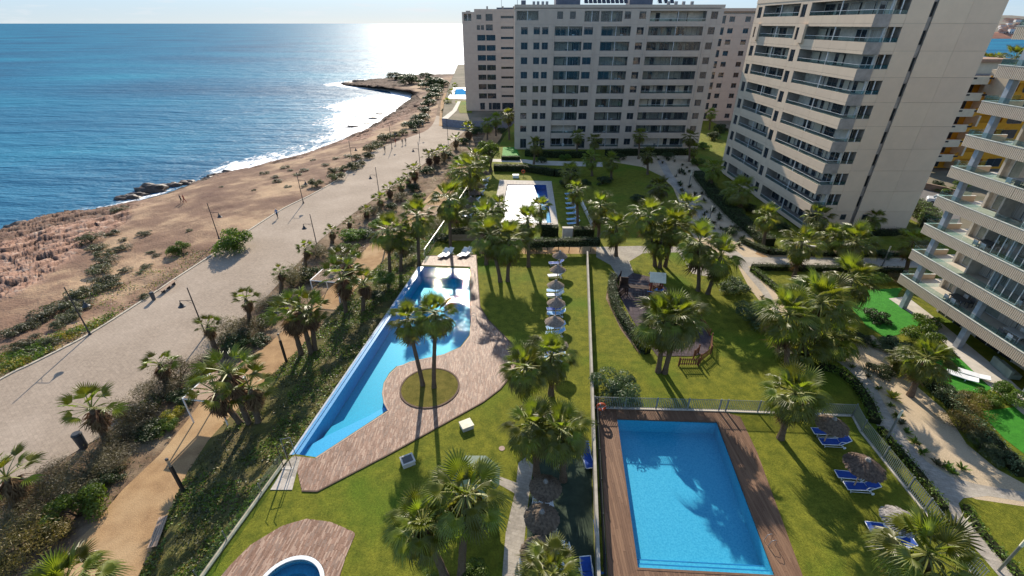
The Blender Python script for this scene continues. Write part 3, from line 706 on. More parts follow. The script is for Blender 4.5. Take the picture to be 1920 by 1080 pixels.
def window(root, bx, u0, u1, z0, z1, d=.10, mull=1, fm=None, pm=None, name='window'):
    m = MB(); t = .055; fm = fm or FRAME
    bx(m, u0, u0+t, d, d+.07, z0, z1); bx(m, u1-t, u1, d, d+.07, z0, z1)
    bx(m, u0+t, u1-t, d, d+.07, z0, z0+t); bx(m, u0+t, u1-t, d, d+.07, z1-t, z1)
    for k in range(1, mull+1):
        u = u0 + (u1-u0)*k/(mull+1); bx(m, u-.03, u+.03, d+.004, d+.066, z0+t, z1-t)
    o = m.build(name, fm, root, world=True)
    m = MB(); bx(m, u0+t*.5, u1-t*.5, d+.03, d+.045, z0+t*.5, z1-t*.5); p = m.build('pane', pm or PANED, o)
    return o
def facade(root, bx, u0, u1, rows, wm, dep=2.0, maxw=4.6, base=0, seed=1):
    """rows: (zb, zt, [(a, b, s0, s1, kind)]) ; builds panels, openings, windows and balconies"""
    rr = random.Random(seed); core = MB()
    def solid(a, b, z0, z1):
        if b-a < .05 or z1-z0 < .05: return
        bx(core, a, b, .05, dep, z0, z1)
        n = max(1, math.ceil((b-a)/maxw)); g = .012
        for k in range(n):
            m = MB(); bx(m, a+(b-a)*k/n+g, a+(b-a)*(k+1)/n-g, 0, .12, z0+g, z1-g)
            m.build('wall_panel', wm, root, world=True)
    for zb, zt, ops in rows:
        x = u0
        for a, b, s0, s1, kind in ops:
            solid(x, a, zb, zt); x = b
            solid(a, b, zb, zb+s0); solid(a, b, zb+s1, zt)
            za, zz = zb+s0, zb+s1
            if kind == 'w':
                window(root, bx, a, b, za, zz, .10, 1)
                m = MB(); bx(m, a, b, .9, .95, za, zz); core_back.append((root, m))
                if rr.random() < .45:
                    h = (zz-za)*rr.choice((.25, .4, .55, .8)); m = MB(); bx(m, a+.05, b-.05, .20, .225, zz-h, zz); m.build('blind', BLIND if rr.random() < .5 else CURT, root, world=True)
            elif kind == 's':
                window(root, bx, a, b, za, zz, .3, 2, pm=PANED)
            elif kind in ('b', 'g'):
                n = max(2, int((b-a)/2.6))
                # back wall with sliding doors
                m = MB(); bx(m, a, b, dep-.06, dep-.005, za, zz); m.build('terrace_wall', INTW, root, world=True)
                for k in range(n):
                    if rr.random() < .8:
                        ua = a + (b-a)*(k+.12)/n; ub = a + (b-a)*(k+.88)/n
                        window(root, bx, ua, ub, zb+.06, zz-.25, dep-.16, 1, name='sliding_door', fm=FRAMEW if rr.random() < .5 else FRAME)
                        if rr.random() < .6:
                            m = MB(); bx(m, ua+.1, ua+(ub-ua)*rr.choice((.35, .55, .9)), dep-.24, dep-.22, zb+.3, zz-.3); m.build('curtain', rr.choice((BLIND, CURT)), root, world=True)
                # post and balustrade
                for k in range(1, max(2, int((b-a)/5))):
                    u = a + (b-a)*k/max(2, int((b-a)/5)); m = MB(); bx(m, u-.06, u+.06, .06, .18, za, zz); m.build('balcony_post', FRAMEW, root, world=True)
                if kind == 'g':
                    k = max(3, int((b-a)/1.3)); mm = MB()
                    if rr.random() < .75: window(root, bx, a+.02, b-.02, za, zz, .10, k, name='glazed_screen', pm=PANE)
                    else: balus(root, bx, a, b, za, .45)
                else: balus(root, bx, a, b, za, .45)
                for k in range(rr.choice((0, 1, 1, 2))):     # table or chair left outside
                    u = a + (b-a)*rr.uniform(.15, .85); m = MB(); f = zb + .02
                    for du in (-.22, .22):
                        for dd in (.5, .9): bx(m, u+du-.02, u+du+.02, dd, dd+.04, f, f+.45)
                    bx(m, u-.26, u+.26, .48, .96, f+.45, f+.5); bx(m, u-.26, u+.26, .92, .96, f+.5, f+1.0); m.build('terrace_chair', WHITE if rr.random() < .6 else FRAME, root, world=True)
        solid(x, u1, zb, zt)
    core.build('wall', COREC, root, world=True)
    for r_, m in core_back: m.build('room', DARKIN, r_, world=True)
    core_back.clear()
core_back = []
def balus(root, bx, a, b, z, h, d=.05):
    m = MB(); bx(m, a+.03, b-.03, d, d+.05, z+h, z+h+.045); o = m.build('balustrade', FRAMEW, root, world=True)
    m = MB(); bx(m, a+.03, b-.03, d+.015, d+.03, z+.01, z+h); m.build('glass', RAILG, o)

ST_ = 2.9
# ---- central slab
CY = 114.0
cen = thing('apartment_building', 'wide grey ten storey apartment slab with loggias facing the garden, in its own shade', 'building', (22.7, CY+9, 0))
def crow(k):
    zb = .2 + k*ST_; zt = zb + ST_
    if k == 9:
        return (zb, zt, [(1.0, 5.6, .75, 2.45, 'g'), (9.6, 10.8, 1.0, 2.35, 'w'), (12.3, 13.5, 1.0, 2.35, 'w'), (15.4, 18.5, .5, 2.45, 'g'), (18.9, 23.4, .5, 2.45, 'g'), (23.9, 25.2, 1.0, 2.35, 'w'), (27.0, 28.4, 1.0, 2.35, 'w'), (29.3, 41.2, .55, 2.45, 'g'), (42.2, 43.6, 1.0, 2.35, 'w')])
    w_ = [(1.95, 3.37, 1.0, 2.35, 'w'), (4.67, 5.98, 1.0, 2.35, 'w'), (6.5, 7.8, 1.0, 2.35, 'w'), (9.2, 15.1, .75, 2.5, 'g'), (15.5, 17.4, .95, 2.35, 'w'), (19.2, 25.5, .75, 2.5, 'g'), (26.8, 28.3, .95, 2.35, 'w'), (29.3, 41.0, .8, 2.5, 'g'), (42.1, 43.5, 1.0, 2.35, 'w')]
    if k == 0:
        w_ = [(1.95, 3.4, .15, 2.3, 'w'), (5.0, 6.3, .15, 2.3, 'w'), (6.6, 7.8, .15, 2.3, 'w'), (9.2, 15.1, .5, 2.4, 'b'), (15.8, 17.4, .15, 2.3, 'w'), (19.2, 25.5, .5, 2.4, 'b'), (26.8, 28.3, .95, 2.35, 'w'), (29.3, 41.0, .4, 2.4, 'b'), (42.1, 43.5, 1.0, 2.35, 'w')]
    return (zb, zt, w_)
facade(cen, front(CY), .6, 44.8, [crow(k) for k in range(10)], WALLC, seed=3)
m = MB(); m.box(.65, 44.75, CY+2.005, CY+17, 0, 29.3); m.box(.62, 44.78, CY+.1, CY+2.0, 0, .19); m.box(.55, 44.85, CY-.05, CY+17.05, 29.31, 29.9); m.build('roof', WALLC, cen, world=True)
# pilaster strips and the frame round the top floor
for u in (9.0, 17.9, 28.9, 41.6):
    m = MB(); m.box(u-.10, u+.10, CY-.12, CY+.02, .2, 26.2); m.build('pilaster', WALLC, cen, world=True)
for u0, u1, h, dp in ((9.5, 14.8, 1.5, 5), (25.5, 30.5, 1.6, 4), (2, 3, .9, 1.5)):
    m = MB(); m.box(u0, u1, CY+4, CY+4+dp, 29.9, 29.9+h); m.build('plant_room', mat('plant_grey', (.12, .13, .16), .7), cen, world=True)
for k in range(13):
    u = 15.6 + k*.95 if k < 10 else 31.5 + (k-10)*1.3
    m = MB(); M = Matrix.Translation((u, CY+3, 30.2)) @ Matrix.Rotation(R(40), 4, 'X')
    m.box(0, .78, 0, 1.7, 0, .06, M); m.box(.05, .1, 1.2, 1.25, -.9, 0, M); m.box(.68, .73, 1.2, 1.25, -.9, 0, M); m.build('solar_panel', mat('solar', (.015, .018, .03), .2, .6), cen, world=True)
for u in (4.4, 5.3, 6.3, 7.2, 33.2, 34.8, 36.4, 38.2):
    m = MB(); m.box(u, u+.55, CY+2, CY+2.6, 29.9, 30.55); m.build('roof_vent', mat('vent_grey', (.3, .3, .3), .6), cen, world=True)
m = MB(); m.tube([(-.0+1.2, CY+8, 29.9), (1.2, CY+8, 33)], .05, 6); m.build('aerial', FRAME, cen, world=True)

# ---- left block behind
LY = 171.0
lft = thing('apartment_building', 'grey block at the end of the promenade, its edge against the glittering sea', 'building', (2, LY+8, 0))
rows = []
for k in range(10):
    zb = .3 + k*2.93; ops = [(-11.3, -8.6, .75, 2.4, 'w'), (-8.35, -5.4, .75, 2.4, 'w'), (-3.6, .5, 1.2, 1.85, 's'), (1.5, 5.0, .75, 2.4, 'w'), (8, 11, .75, 2.4, 'w')]
    if k == 0: ops = [(-11.0, -9.4, .1, 2.3, 'w'), (-8.0, -7.0, .1, 2.3, 'w'), (-6.8, -4.0, .1, 2.3, 'w'), (-3.4, .5, .1, 2.3, 'w'), (1.5, 5, .1, 2.3, 'w')]
    if k == 8: ops[0] = (-11.3, -10.3, .9, 2.2, 'w'); ops[1] = (-8.4, -6.2, .75, 2.4, 'w'); ops.insert(1, (-10.0, -9.0, .9, 2.2, 'w'))
    if k == 9: ops[0] = (-15.3, -13.0, .5, 2.4, 'b'); ops[1] = (-11.3, -9.8, .9, 2.2, 'w'); ops.insert(2, (-8.4, -6.2, .5, 2.4, 'w'))
    rows.append((zb, zb+2.93, ops))
facade(lft, front(LY), -15.9, 16, rows, WALLC, dep=1.6, seed=5)
m = MB(); m.box(-15.85, 15.95, LY+1.605, LY+16, 0, 29.6); m.box(-15.8, 15.9, LY+.08, LY+1.6, 0, .29); m.box(-12.0, 16.05, LY-.03, LY+16.05, 29.61, 30.4); m.box(-14.9, -13.5, LY+3, LY+4, 29.61, 30.0); m.build('roof', WALLC, lft, world=True)
m = MB(); m.box(-5, .4, LY+4, LY+7, 30.4, 30.9); m.build('plant_room', MATS['plant_grey'], lft, world=True)
for u in (-8.2, -3.2, .3):
    m = MB(); m.box(u, u+.5, LY+2, LY+2.5, 30.4, 31.2); m.build('chimney', COREC, lft, world=True)
m = MB(); m.tube([(-3.4, LY+5, 30.4), (-3.4, LY+5, 36)], .05, 6); m.build('aerial', FRAME, lft, world=True)

# ---- block seen through the gap
GY = 152.5
gap = thing('apartment_building', 'grey apartment block seen through the gap between the slab and the tower', 'building', (64, GY+8, 0))
rows = [(-.3+.05 + k*2.9, -.3+.05+(k+1)*2.9, [(52, 53.4, 1, 2.3, 'w'), (56.2, 57.6, 1, 2.3, 'w'), (59.6, 60.8, .6, 2.5, 'w'), (61.9, 63.4, 1, 2.3, 'w'), (66.4, 67.9, 1, 2.3, 'w'), (68.8, 70.2, 1, 2.3, 'w'), (73, 74.5, 1, 2.3, 'w')]) for k in range(10)]
facade(gap, front(GY), 50, 80, rows, WALLC, dep=1.2, seed=8)
m = MB(); m.box(50.05, 79.95, GY+1.205, GY+15, -.3, 29.4); m.box(49.95, 80.05, GY-.03, GY+15.05, 29.41, 30.2); m.build('roof', WALLC, gap, world=True)

# ---- right tower
TX, TY = 42.5, 63.0
tow = thing('apartment_building', 'tall beige tower with blank end wall and wraparound corner balconies', 'building', (50, 78, 0))
rl, rf = [], []
for k in range(10):
    zb = .2 + k*2.92; zt = zb + 2.92
    s1 = 2.55
    bal = .55 if k == 0 else .95
    rl.append((zb, zt, [(TY+.001, 77.0, bal, s1, 'b'), (78.1, 79.4, .8, 2.4, 'w'), (79.9, 91.1, bal, s1, 'b'), (91.9, 93.3, .8, 2.4, 'w')]))
    rf.append((zb, zt, [(44.56, 46.2, bal, s1, 'b')] if k else []))
facade(tow, side(TX), TY, 94.2, rl, WALLB, seed=11)
facade(tow, front(TY), 44.55, 48.85, rf, WALLB, dep=2.0, seed=12)
# corner parapets of the loggias on the end wall
for k in range(10):
    zb = .2 + k*2.92
    for z0, z1 in ((zb, zb+(.95 if k else .55)), (zb+2.55, zb+2.92)):
        if k == 0 and z0 > zb: z1 = zb+2.92
        m = MB(); m.box(TX+.13, 44.54, TY+.002, TY+.14, z0+.012, z1-.012); m.build('wall_panel', WALLB, tow, world=True)
    m = MB(); m.box(44.3, 44.54, TY+.2, TY+.44, zb+.9, zb+2.56); m.build('balcony_post', FRAMEW, tow, world=True)
    balus(tow, front(TY), TX+.14, 46.2, zb+.95, .45)
# recessed strip with slots, then the blank wall in large panels
m = MB(); m.box(48.85, 49.4, TY+.35, TY+1.9, 0, 29.4); m.build('wall', COREC, tow, world=True)
for k in range(9):
    zb = .2 + k*2.92 + 3.6
    m = MB(); m.box(48.9, 49.35, TY+.28, TY+.36, zb, zb+1.5); m.build('slot_window', mat('slot_dark', (.012, .013, .016), .3, .4), tow, world=True)
    m = MB(); m.box(48.86, 49.39, TY+.2, TY+.35, zb+1.52, zb+2.9); m.build('slot_panel', COREC, tow, world=True)
for k in range(10):
    zb = .2 + k*2.92
    for i, (a, b) in enumerate(((49.4, 53.4), (53.4, 57.4))):
        m = MB(); m.box(a+.01, b-.01, TY, TY+.14, zb+.012, zb+2.908); m.build('wall_panel', WALLB, tow, world=True)
m = MB(); m.box(49.4, 57.35, TY+.08, TY+2.0, 0, 29.4); m.box(46.2, 57.35, TY+2.005, 94.15, 0, 29.4); m.box(44.505, 46.3, TY+2.006, 94.14, .05, 29.3)
m.build('wall', COREC, tow, world=True)
m = MB(); m.box(TX-.05, 57.45, TY-.05, 94.25, 29.41, 30.1); m.build('roof', WALLB, tow, world=True)
for a in (47.2, 50.3):
    window(tow, front(TY-.03), a, a+.75, 1.9, 2.7, -.02, 0)
# brows over the set back top floor
for a, b in ((76.6, 78.0), (91.0, 92.0)):
    m = MB(); m.box(TX-.35, TX+.0, a, b, 24.0, 26.4); m.build('brow_panel', WALLB, tow, world=True)

# ---- near building with ribbed parapets
NX, NYF = 41.3, 43.6
near = thing('apartment_building', 'near cream building with stacked terraces behind ribbed parapets', 'building', (48, 33, -.3))
RIB = mat('ribbed_panel', (.58, .455, .335), .8, .25, (.53, .415, .305), 1.2, 5, rand=.04)
CAP = mat('coping_white', (.66, .62, .55), .6, .3)
FLOORT = mat('terrace_tile', (.55, .50, .42), .6, .3, (.47, .42, .35), 2)
COLM = mat('column_blue_grey', (.36, .38, .41), .6, .3)
def ribs(y0, y1, z0, z1):
    m = MB(); m.box(NX+.05, NX+.14, y0+.01, y1-.01, z0, z1); n = int((y1-y0)/.16)
    for k in range(n):
        y = y0+.02 + (y1-y0-.04)*(k+.5)/n; m.box(NX, NX+.051, y-.055, y+.055, z0+.002, z1-.002)
    return m
NY0 = 12.0
for k in range(9):
    zt = 3.33 + 2.87*k; zb = zt-.95; fl = zt-.5
    y = NYF; q = 0
    while y > NY0:
        y2 = max(NY0, y-(6.5 if q == 0 else 8.4)); ribs(y2, y, zb, zt-.005).build('parapet_panel', RIB, near, world=True); y = y2; q += 1
    m = MB(); m.box(NX+.145, 57, NY0, NYF-.15, zb, fl); m.build('terrace_floor', FLOORT, near, world=True)
    m = MB(); m.box(NX-.02, NX+.19, NY0, NYF+.02, zt-.004, zt+.045); m.box(NX+.191, 45, NYF-.15, NYF+.02, zt-.004, zt+.045); m.build('coping', CAP, near, world=True)
    m = MB(); m.box(NX+.142, 45, NYF-.14, NYF, zb, zt-.005); m.build('parapet_panel', RIB, near, world=True)
    # glass above the parapet, in lengths
    y = NYF-.1
    while y > NY0:
        y2 = max(NY0, y-2.1); m = MB(); m.box(NX+.07, NX+.085, y2+.03, y, zt+.046, zt+.5); m.build('balustrade_glass', RAILG, near, world=True); y = y2
    m = MB(); m.box(NX+.08, 44.5, NYF-.08, NYF-.065, zt+.046, zt+.5); m.build('balustrade_glass', RAILG, near, world=True)
    nz = zb + 2.87
    for yy, wd in ((42.2, .45), (35.2, .4), (28.5, .4), (21.5, .4), (15, .4)):
        m = MB(); m.box(NX+.35, NX+.85, yy-wd/2, yy+wd/2, fl+.002, nz-.002); m.build('column', COLM, near, world=True)
    # back wall: alternating wall and tall glazing
    rr = random.Random(40+k); y = 41.6
    m = MB(); m.box(44.6, 45, NY0, 41.6, fl+.003, nz-.003); m.build('wall', INTW, near, world=True)
    m = MB(); m.box(44.2, 57, 41.6, 41.85, fl+.003, nz-.003); m.build('wall', INTW, near, world=True)
    window(near, front(41.95), 45.5, 48.5, fl+.1, fl+2.1, -.1, 1)
    for a, b in ((38.2, 41.2), (33.8, 37.0), (29.5, 32.6), (25, 28.5), (20, 24), (14, 18)):
        window(near, side(44.6), a, b, fl+.05, fl+2.2, -.09, 1, fm=FRAMEW, pm=PANE, name='sliding_door')
        if rr.random() < .5:
            m = MB(); m.box(44.46, 44.49, a+.1, a+(b-a)*rr.uniform(.4, .9), fl+.1, fl+2.15); m.build('curtain', CURT, near, world=True)
    for yy in (39.2, 31.0, 24.5):                      # dividing fin
        if rr.random() < .6:
            m = MB(); m.box(43.2, 44.6, yy-.08, yy+.08, fl+.004, nz-.004); m.build('partition', INTW, near, world=True)
    # enclosed glass corner on some terraces
    if k in (1, 2, 3, 4, 5, 7):
        a = (36.8, 35.6)[k % 2]; window(near, side(NX+.25), a-3.2+.2, a-.2, zt+.05, nz-.02, 0, 3, fm=FRAMEW, pm=PANE, name='glazed_screen')
    # table and chairs
    for yy in (38.3, 32.5, 27.0):
        if rr.random() < .75:
            m = MB(); cx = 43.1; m.box(cx-.45, cx+.45, yy-.8, yy+.8, fl+.70, fl+.74)
            for dx in (-.4, .4):
                for dy in (-.7, .7): m.box(cx+dx-.03, cx+dx+.03, yy+dy-.03, yy+dy+.03, fl, fl+.7)
            m.build('terrace_table', rr.choice((FRAME, FRAMEW)), near, world=True)
            for dx, dy in ((-.75, -.4), (-.75, .4), (.75, -.4), (.75, .4)):
                m = MB(); x = cx+dx; y3 = yy+dy
                for ax in (-.2, .2):
                    for ay in (-.2, .2): m.box(x+ax-.02, x+ax+.02, y3+ay-.02, y3+ay+.02, fl, fl+.42)
                m.box(x-.23, x+.23, y3-.23, y3+.23, fl+.42, fl+.46); bxn = x + (.21 if dx > 0 else -.21); m.box(bxn-.02, bxn+.02, y3-.23, y3+.23, fl+.46, fl+.85)
                m.build('terrace_chair', rr.choice((WHITE, FRAME, FRAMEW)), near, world=True)
m = MB(); m.box(45.002, 57, NY0, 41.6, -.3, 29.5); m.build('wall', INTW, near, world=True)
# ground floor behind the lawn terrace
for a, b in ((38.4, 41.3), (33, 36.8), (27, 31), (21, 25)):
    window(near, side(44.9), a, b, -.2, 2.2, -.0, 2, fm=FRAMEW, pm=PANED, name='sliding_door')
for yy in (42.2, 35.2, 28.5):
    m = MB(); m.box(NX+.35, NX+.85, yy-.25, yy+.25, -.3, 2.378); m.build('column', COLM, near, world=True)

# ---- ochre building beyond the road
OCH = mat('ochre_render', (.62, .27, .02), .85, .2, (.55, .235, .018), 1.5, 5)
CRM = mat('cream_render', (.62, .50, .35), .85, .2, (.55, .44, .31), 1.2, 5)
och = thing('apartment_building', 'ochre and cream terraced building beyond the access road', 'building', (92, 97, -.1))
m = MB(); m.box(86, 126, 98, 112, -.1, 17.5); m.box(98, 126, 97.2, 98, -.1, 17.4); m.build('wall', OCH, och, world=True)
m = MB(); m.box(85.5, 126.5, 97.6, 112.5, 17.51, 17.9); m.build('roof', mat('roof_grey', (.30, .27, .25), .9), och, world=True)
m = MB()
for k in range(24):
    a0 = math.pi*k/23; 
    m.v.append((88+8*math.cos(a0), 104+6*math.sin(a0)-0, 19.6)); m.v.append((88+8*math.cos(a0), 104+6*math.sin(a0), 20.4))
m.f = [(2*k, 2*k+1, 2*k+3, 2*k+2) for k in range(23)]; m.mi = [0]*len(m.f); m.box(80, 97, 100, 104, 17.9, 19.9); m.build('roof', CRM, och, world=True)
m = MB(); m.box(79.6, 97.4, 99.4, 106, 19.91, 20.5); m.build('parapet', mat('terracotta_trim', (.36, .21, .13), .85), och, world=True)
for k in range(6):
    zb = .2 + 2.87*k
    if k < 6:
        m = MB(); m.box(82.5, 88.9, 94.2, 94.5, zb+2.0, zb+3.4); m.box(82.5, 88.9, 94.501, 97.99, zb+2.0, zb+2.25); m.build('balcony', CRM, och, world=True)
        m = MB(); m.add([(88.91, 94.2, zb+2.0), (91.6, 96.2, zb+2.0), (91.6, 96.2, zb+3.4), (88.91, 94.2, zb+3.4), (88.91, 94.5, zb+2.0), (91.4, 96.4, zb+2.0), (91.4, 96.4, zb+3.4), (88.91, 94.5, zb+3.4)], [(0,1,2,3),(4,7,6,5),(3,2,6,7),(0,4,5,1),(1,5,6,2)]); m.box(91.61, 98.2, 96.2, 96.5, zb+2.0, zb+3.4); m.box(88.91, 100, 96.5, 97.98, zb+2.0, zb+2.2); m.build('balcony', OCH, och, world=True)
        for a in (86.0, 89.2, 95.5):
            m = MB(); yy = 94.2 if a < 91 else 96.2; m.box(a-.45, a+.45, yy-.02, yy+.01, zb+2.9, zb+3.2); m.build('balcony_opening', DARKIN, och, world=True)
        window(och, front(98), 88.4, 89.9, zb+.0, zb+1.9, -.1, 1); window(och, front(97.2), 99, 102, zb+.2, zb+1.9, -.1, 1)
        m = MB(); m.box(91.2, 91.6, 95.2, 98, zb, zb+1.99); m.build('pier', CRM, och, world=True)
m = MB(); m.box(90.2, 91.9, 91.4, 96.0, 14.2, 19); m.build('pier', CRM, och, world=True)
# ------------------------------------------------------------------ palms
LEAF = mat('palm_leaf', (.14, .148, .020), .42, .38, (.078, .090, .013), 1.2, 3, rand=.38, trans=(3.2, 3.6, 1.2, .30))
LEAFY = mat('palm_leaf_yellow', (.17, .16, .035), .45, .45, (.10, .10, .02), 1.2, 3, rand=.3, trans=(2.4, 2.4, 1, .30))
DEAD = mat('palm_dead_leaf', (.20, .125, .065), .9, .15, (.10, .062, .035), 2, 4, rand=.35, trans=(1.5, 1.3, 1, .15))
PETI = mat('palm_petiole', (.22, .22, .05), .5, .4, (.14, .15, .03), 2)
TRUNK = mat('palm_trunk', (.20, .145, .10), .95, .1, (.085, .058, .04), 5, 6, .9, 8, stretch=(1, 1, 5))
def frond_mesh(seed, droop, mats, nseg=24, pet=1.15, rad=1.15, spread=250, dead=False):
    rr = random.Random(seed); V = []; F = []; mi = []
    def q(vs, fs, m):
        n = len(V); V.extend(vs); F.extend([tuple(i+n for i in f) for f in fs]); mi.extend([m]*len(fs))
    arc = lambda t: -droop*.35*t*t*pet
    w0 = .035
    for k in range(4):                                   # petiole
        a, b = k/4, (k+1)/4; wa, wb = w0*(1.2-.6*a), w0*(1.2-.6*b)
        q([(a*pet, -wa, arc(a)), (a*pet, wa, arc(a)), (b*pet, wb, arc(b)), (b*pet, -wb, arc(b)), (a*pet, 0, arc(a)-wa), (b*pet, 0, arc(b)-wb)], [(0,1,2,3), (0,3,5,4), (1,4,5,2)], 1)
    hx, hz = pet, arc(1); tilt = -droop*.7
    for k in range(nseg):
        f = (k+.5)/nseg; a = R(spread)*(f-.5); L = rad*(.72+.28*math.cos(a*.8))*rr.uniform(.86, 1.08)
        if dead and rr.random() < .25: L *= .5
        da = R(spread)/nseg*.56
        ca, sa = math.cos(a), math.sin(a)
        dr = droop*rr.uniform(.6, 1.5)
        def pt(t, o, up):
            r = t*L; x = r*math.cos(a+o); y = r*math.sin(a+o)
            z = .10*abs(math.sin(a))*r + up - dr*.55*max(0, t-.45)**1.5*L*1.6
            shrink = 1 - .22*dr*max(0, t-.5)
            return (hx + x*shrink*math.cos(tilt*.5) , y*shrink, hz + z + x*math.sin(tilt*.5))
        up = .05
        v = [pt(.03, -da, 0), pt(.03, da, 0), pt(.50, -da*.92, 0), pt(.50, da*.92, 0), pt(.5, 0, up), pt(.76, -da*.42, 0), pt(.76, da*.42, 0), pt(.76, 0, up*.6), pt(1.0, rr.uniform(-.03, .03), -.02)]
        q(v, [(0, 2, 4), (0, 4, 1), (1, 4, 3), (2, 5, 7, 4), (4, 7, 6, 3), (5, 8, 7), (7, 8, 6)], 0)
    me = bpy.data.meshes.new('frond'); me.from_pydata(V, [], F)
    for m in mats: me.materials.append(m)
    me.polygons.foreach_set('material_index', mi); me.update(); return me
FR_UP = [frond_mesh(1+k, .15+.1*k, [LEAF, PETI]) for k in range(2)]
FR_MID = [frond_mesh(11+k, .75+.25*k, [LEAF, PETI], 26, 1.25, 1.05) for k in range(3)]
FR_LOW = [frond_mesh(21+k, 1.35+.25*k, [LEAF, PETI], 24, 1.25, 1.05) for k in range(2)] + [frond_mesh(25, 1.1, [LEAFY, PETI])]
FR_GREEN = [frond_mesh(41+k, .35+.3*k, [LEAF, PETI], 15, 1.0, .85, 130+30*k) for k in range(2)]
FR_SKIRT = [frond_mesh(45+k, .6, [DEAD, DEAD], 14, .30, 1.3, 115, True) for k in range(3)]
FR_DEAD = [frond_mesh(31+k, 1.35, [DEAD, DEAD], 13, 1.0, 1.0, 150, True) for k in range(2)]
def crown_spec(seed, n, lo, ndead=0):
    rr = random.Random(seed); out = []
    for k in range(n):
        t = (k+.5)/n
        el = 82 - (82-lo)*t**.85 + rr.uniform(-9, 9)
        az = k*2.399963 + rr.uniform(-.3, .3)
        me = rr.choice(FR_UP) if el > 48 else rr.choice(FR_MID) if el > 2 else rr.choice(FR_LOW)
        s = rr.uniform(.86, 1.12)*(.8 if el > 65 else 1)
        out.append(('frond', me, az, el, s, rr.uniform(-.35, .35), .05*(1-t)))
    for k in range(ndead):
        out.append(('dead_frond', rr.choice(FR_DEAD), k*2.399963 + rr.uniform(-.4, .4), rr.uniform(-82, -52), rr.uniform(.8, 1.15), rr.uniform(-.5, .5), -.15 - .9*rr.random()))
    return out
def shaggy_spec(seed, n=14, nd_=34):
    rr = random.Random(seed); out = []
    for k in range(n):
        el = 78 - 78*((k+.5)/n)**.9 + rr.uniform(-8, 8)
        out.append(('frond', rr.choice(FR_GREEN), k*2.399963 + rr.uniform(-.4, .4), el, rr.uniform(1.1, 1.45), rr.uniform(-.5, .5), .05))
    for k in range(nd_):
        t = k/nd_; out.append(('dead_frond', rr.choice(FR_SKIRT), k*2.399963 + rr.uniform(-.3, .3), -44 - 30*t + rr.uniform(-8, 8), rr.uniform(.85, 1.2), rr.uniform(-.5, .5), .0 - .95*t))
    return out
def merged(spec, seed=0):
    V = []; F = []; MI = []; mats = [LEAF, PETI, LEAFY, DEAD]; n = 0; F4 = []
    vs = []; fs = []; mi = []
    for nm, me, az, el, s, roll, dz in spec:
        M = Matrix.Translation((0, 0, dz)) @ Matrix.Rotation(az, 4, 'Z') @ Matrix.Rotation(R(-el), 4, 'Y') @ Matrix.Rotation(roll, 4, 'X') @ Matrix.Scale(s, 4)
        b = len(vs); vs += [tuple(M @ v.co) for v in me.vertices]
        for p in me.polygons: fs.append(tuple(i+b for i in p.vertices)); mi.append(mats.index(me.materials[p.material_index]))
    me = bpy.data.meshes.new('crown'); me.from_pydata(vs, [], fs)
    for m in mats: me.materials.append(m)
    me.polygons.foreach_set('material_index', mi); me.update(); return me
FAR_L = [merged(crown_spec(200+k, 30, -48, 4)) for k in range(3)]
FAR_S = [merged(shaggy_spec(300+k)) for k in range(2)]
def trunk_mesh(h, dx, dy, r0, r1, seed):
    rr = random.Random(seed); pts = []; rad = []; n = max(8, min(26, int(h*2.2)))
    for k in range(n+1):
        t = k/n; b = t*t*(3-2*t)*.45 + t*.55
        pts.append((dx*b, dy*b, h*t)); rad.append((r0+(r1-r0)*t)*(1+.35*max(0, 1-t*h/.7)**2)*(1+.05*((k % 2)*2-1)))
    return MB().tube(pts, rad, 9).mesh(TRUNK, False, 'trunk')
pcount = [0]
def palm(bx, by, cx, cy, rpx, typ, label, z0=0.0, group='palms', thick=1.0):
    if group == 'palms in the round planter': thick = .8
    pcount[0] += 1; sd_ = pcount[0]; rr = random.Random(1000+sd_)
    base = G(bx, by, z0); top = AT(cx, cy, base.y); h = top.z - z0
    sc = rpx*depth(top)/FOC/2.2*(1.12 if base.y > 45 else 1.0)
    o = thing('palm_tree', label, 'palm tree', base, 0, group)
    r = (.20 if typ != 'S' else .22)*thick
    ob('trunk', trunk_mesh(h, top.x-base.x, 0, r*1.15, r*.85, sd_), o)
    tp = Vector((top.x-base.x, 0, h))
    far = base.y > 66
    if far:
        me = rr.choice(FAR_L if typ == 'L' else FAR_S); ob('crown', me, o, tp, (0, 0, rr.uniform(0, 6.28)), sc)
    else:
        n = 50 if rpx > 45 else 38
        spec = crown_spec(sd_*7, n, -66, 12) if typ == 'L' else shaggy_spec(sd_*7)
        for nm, me, az, el, s, roll, dz in spec:
            ob(nm, me, o, (tp.x, 0, tp.z + dz*sc), (roll, R(-el), az), s*sc)
    return o
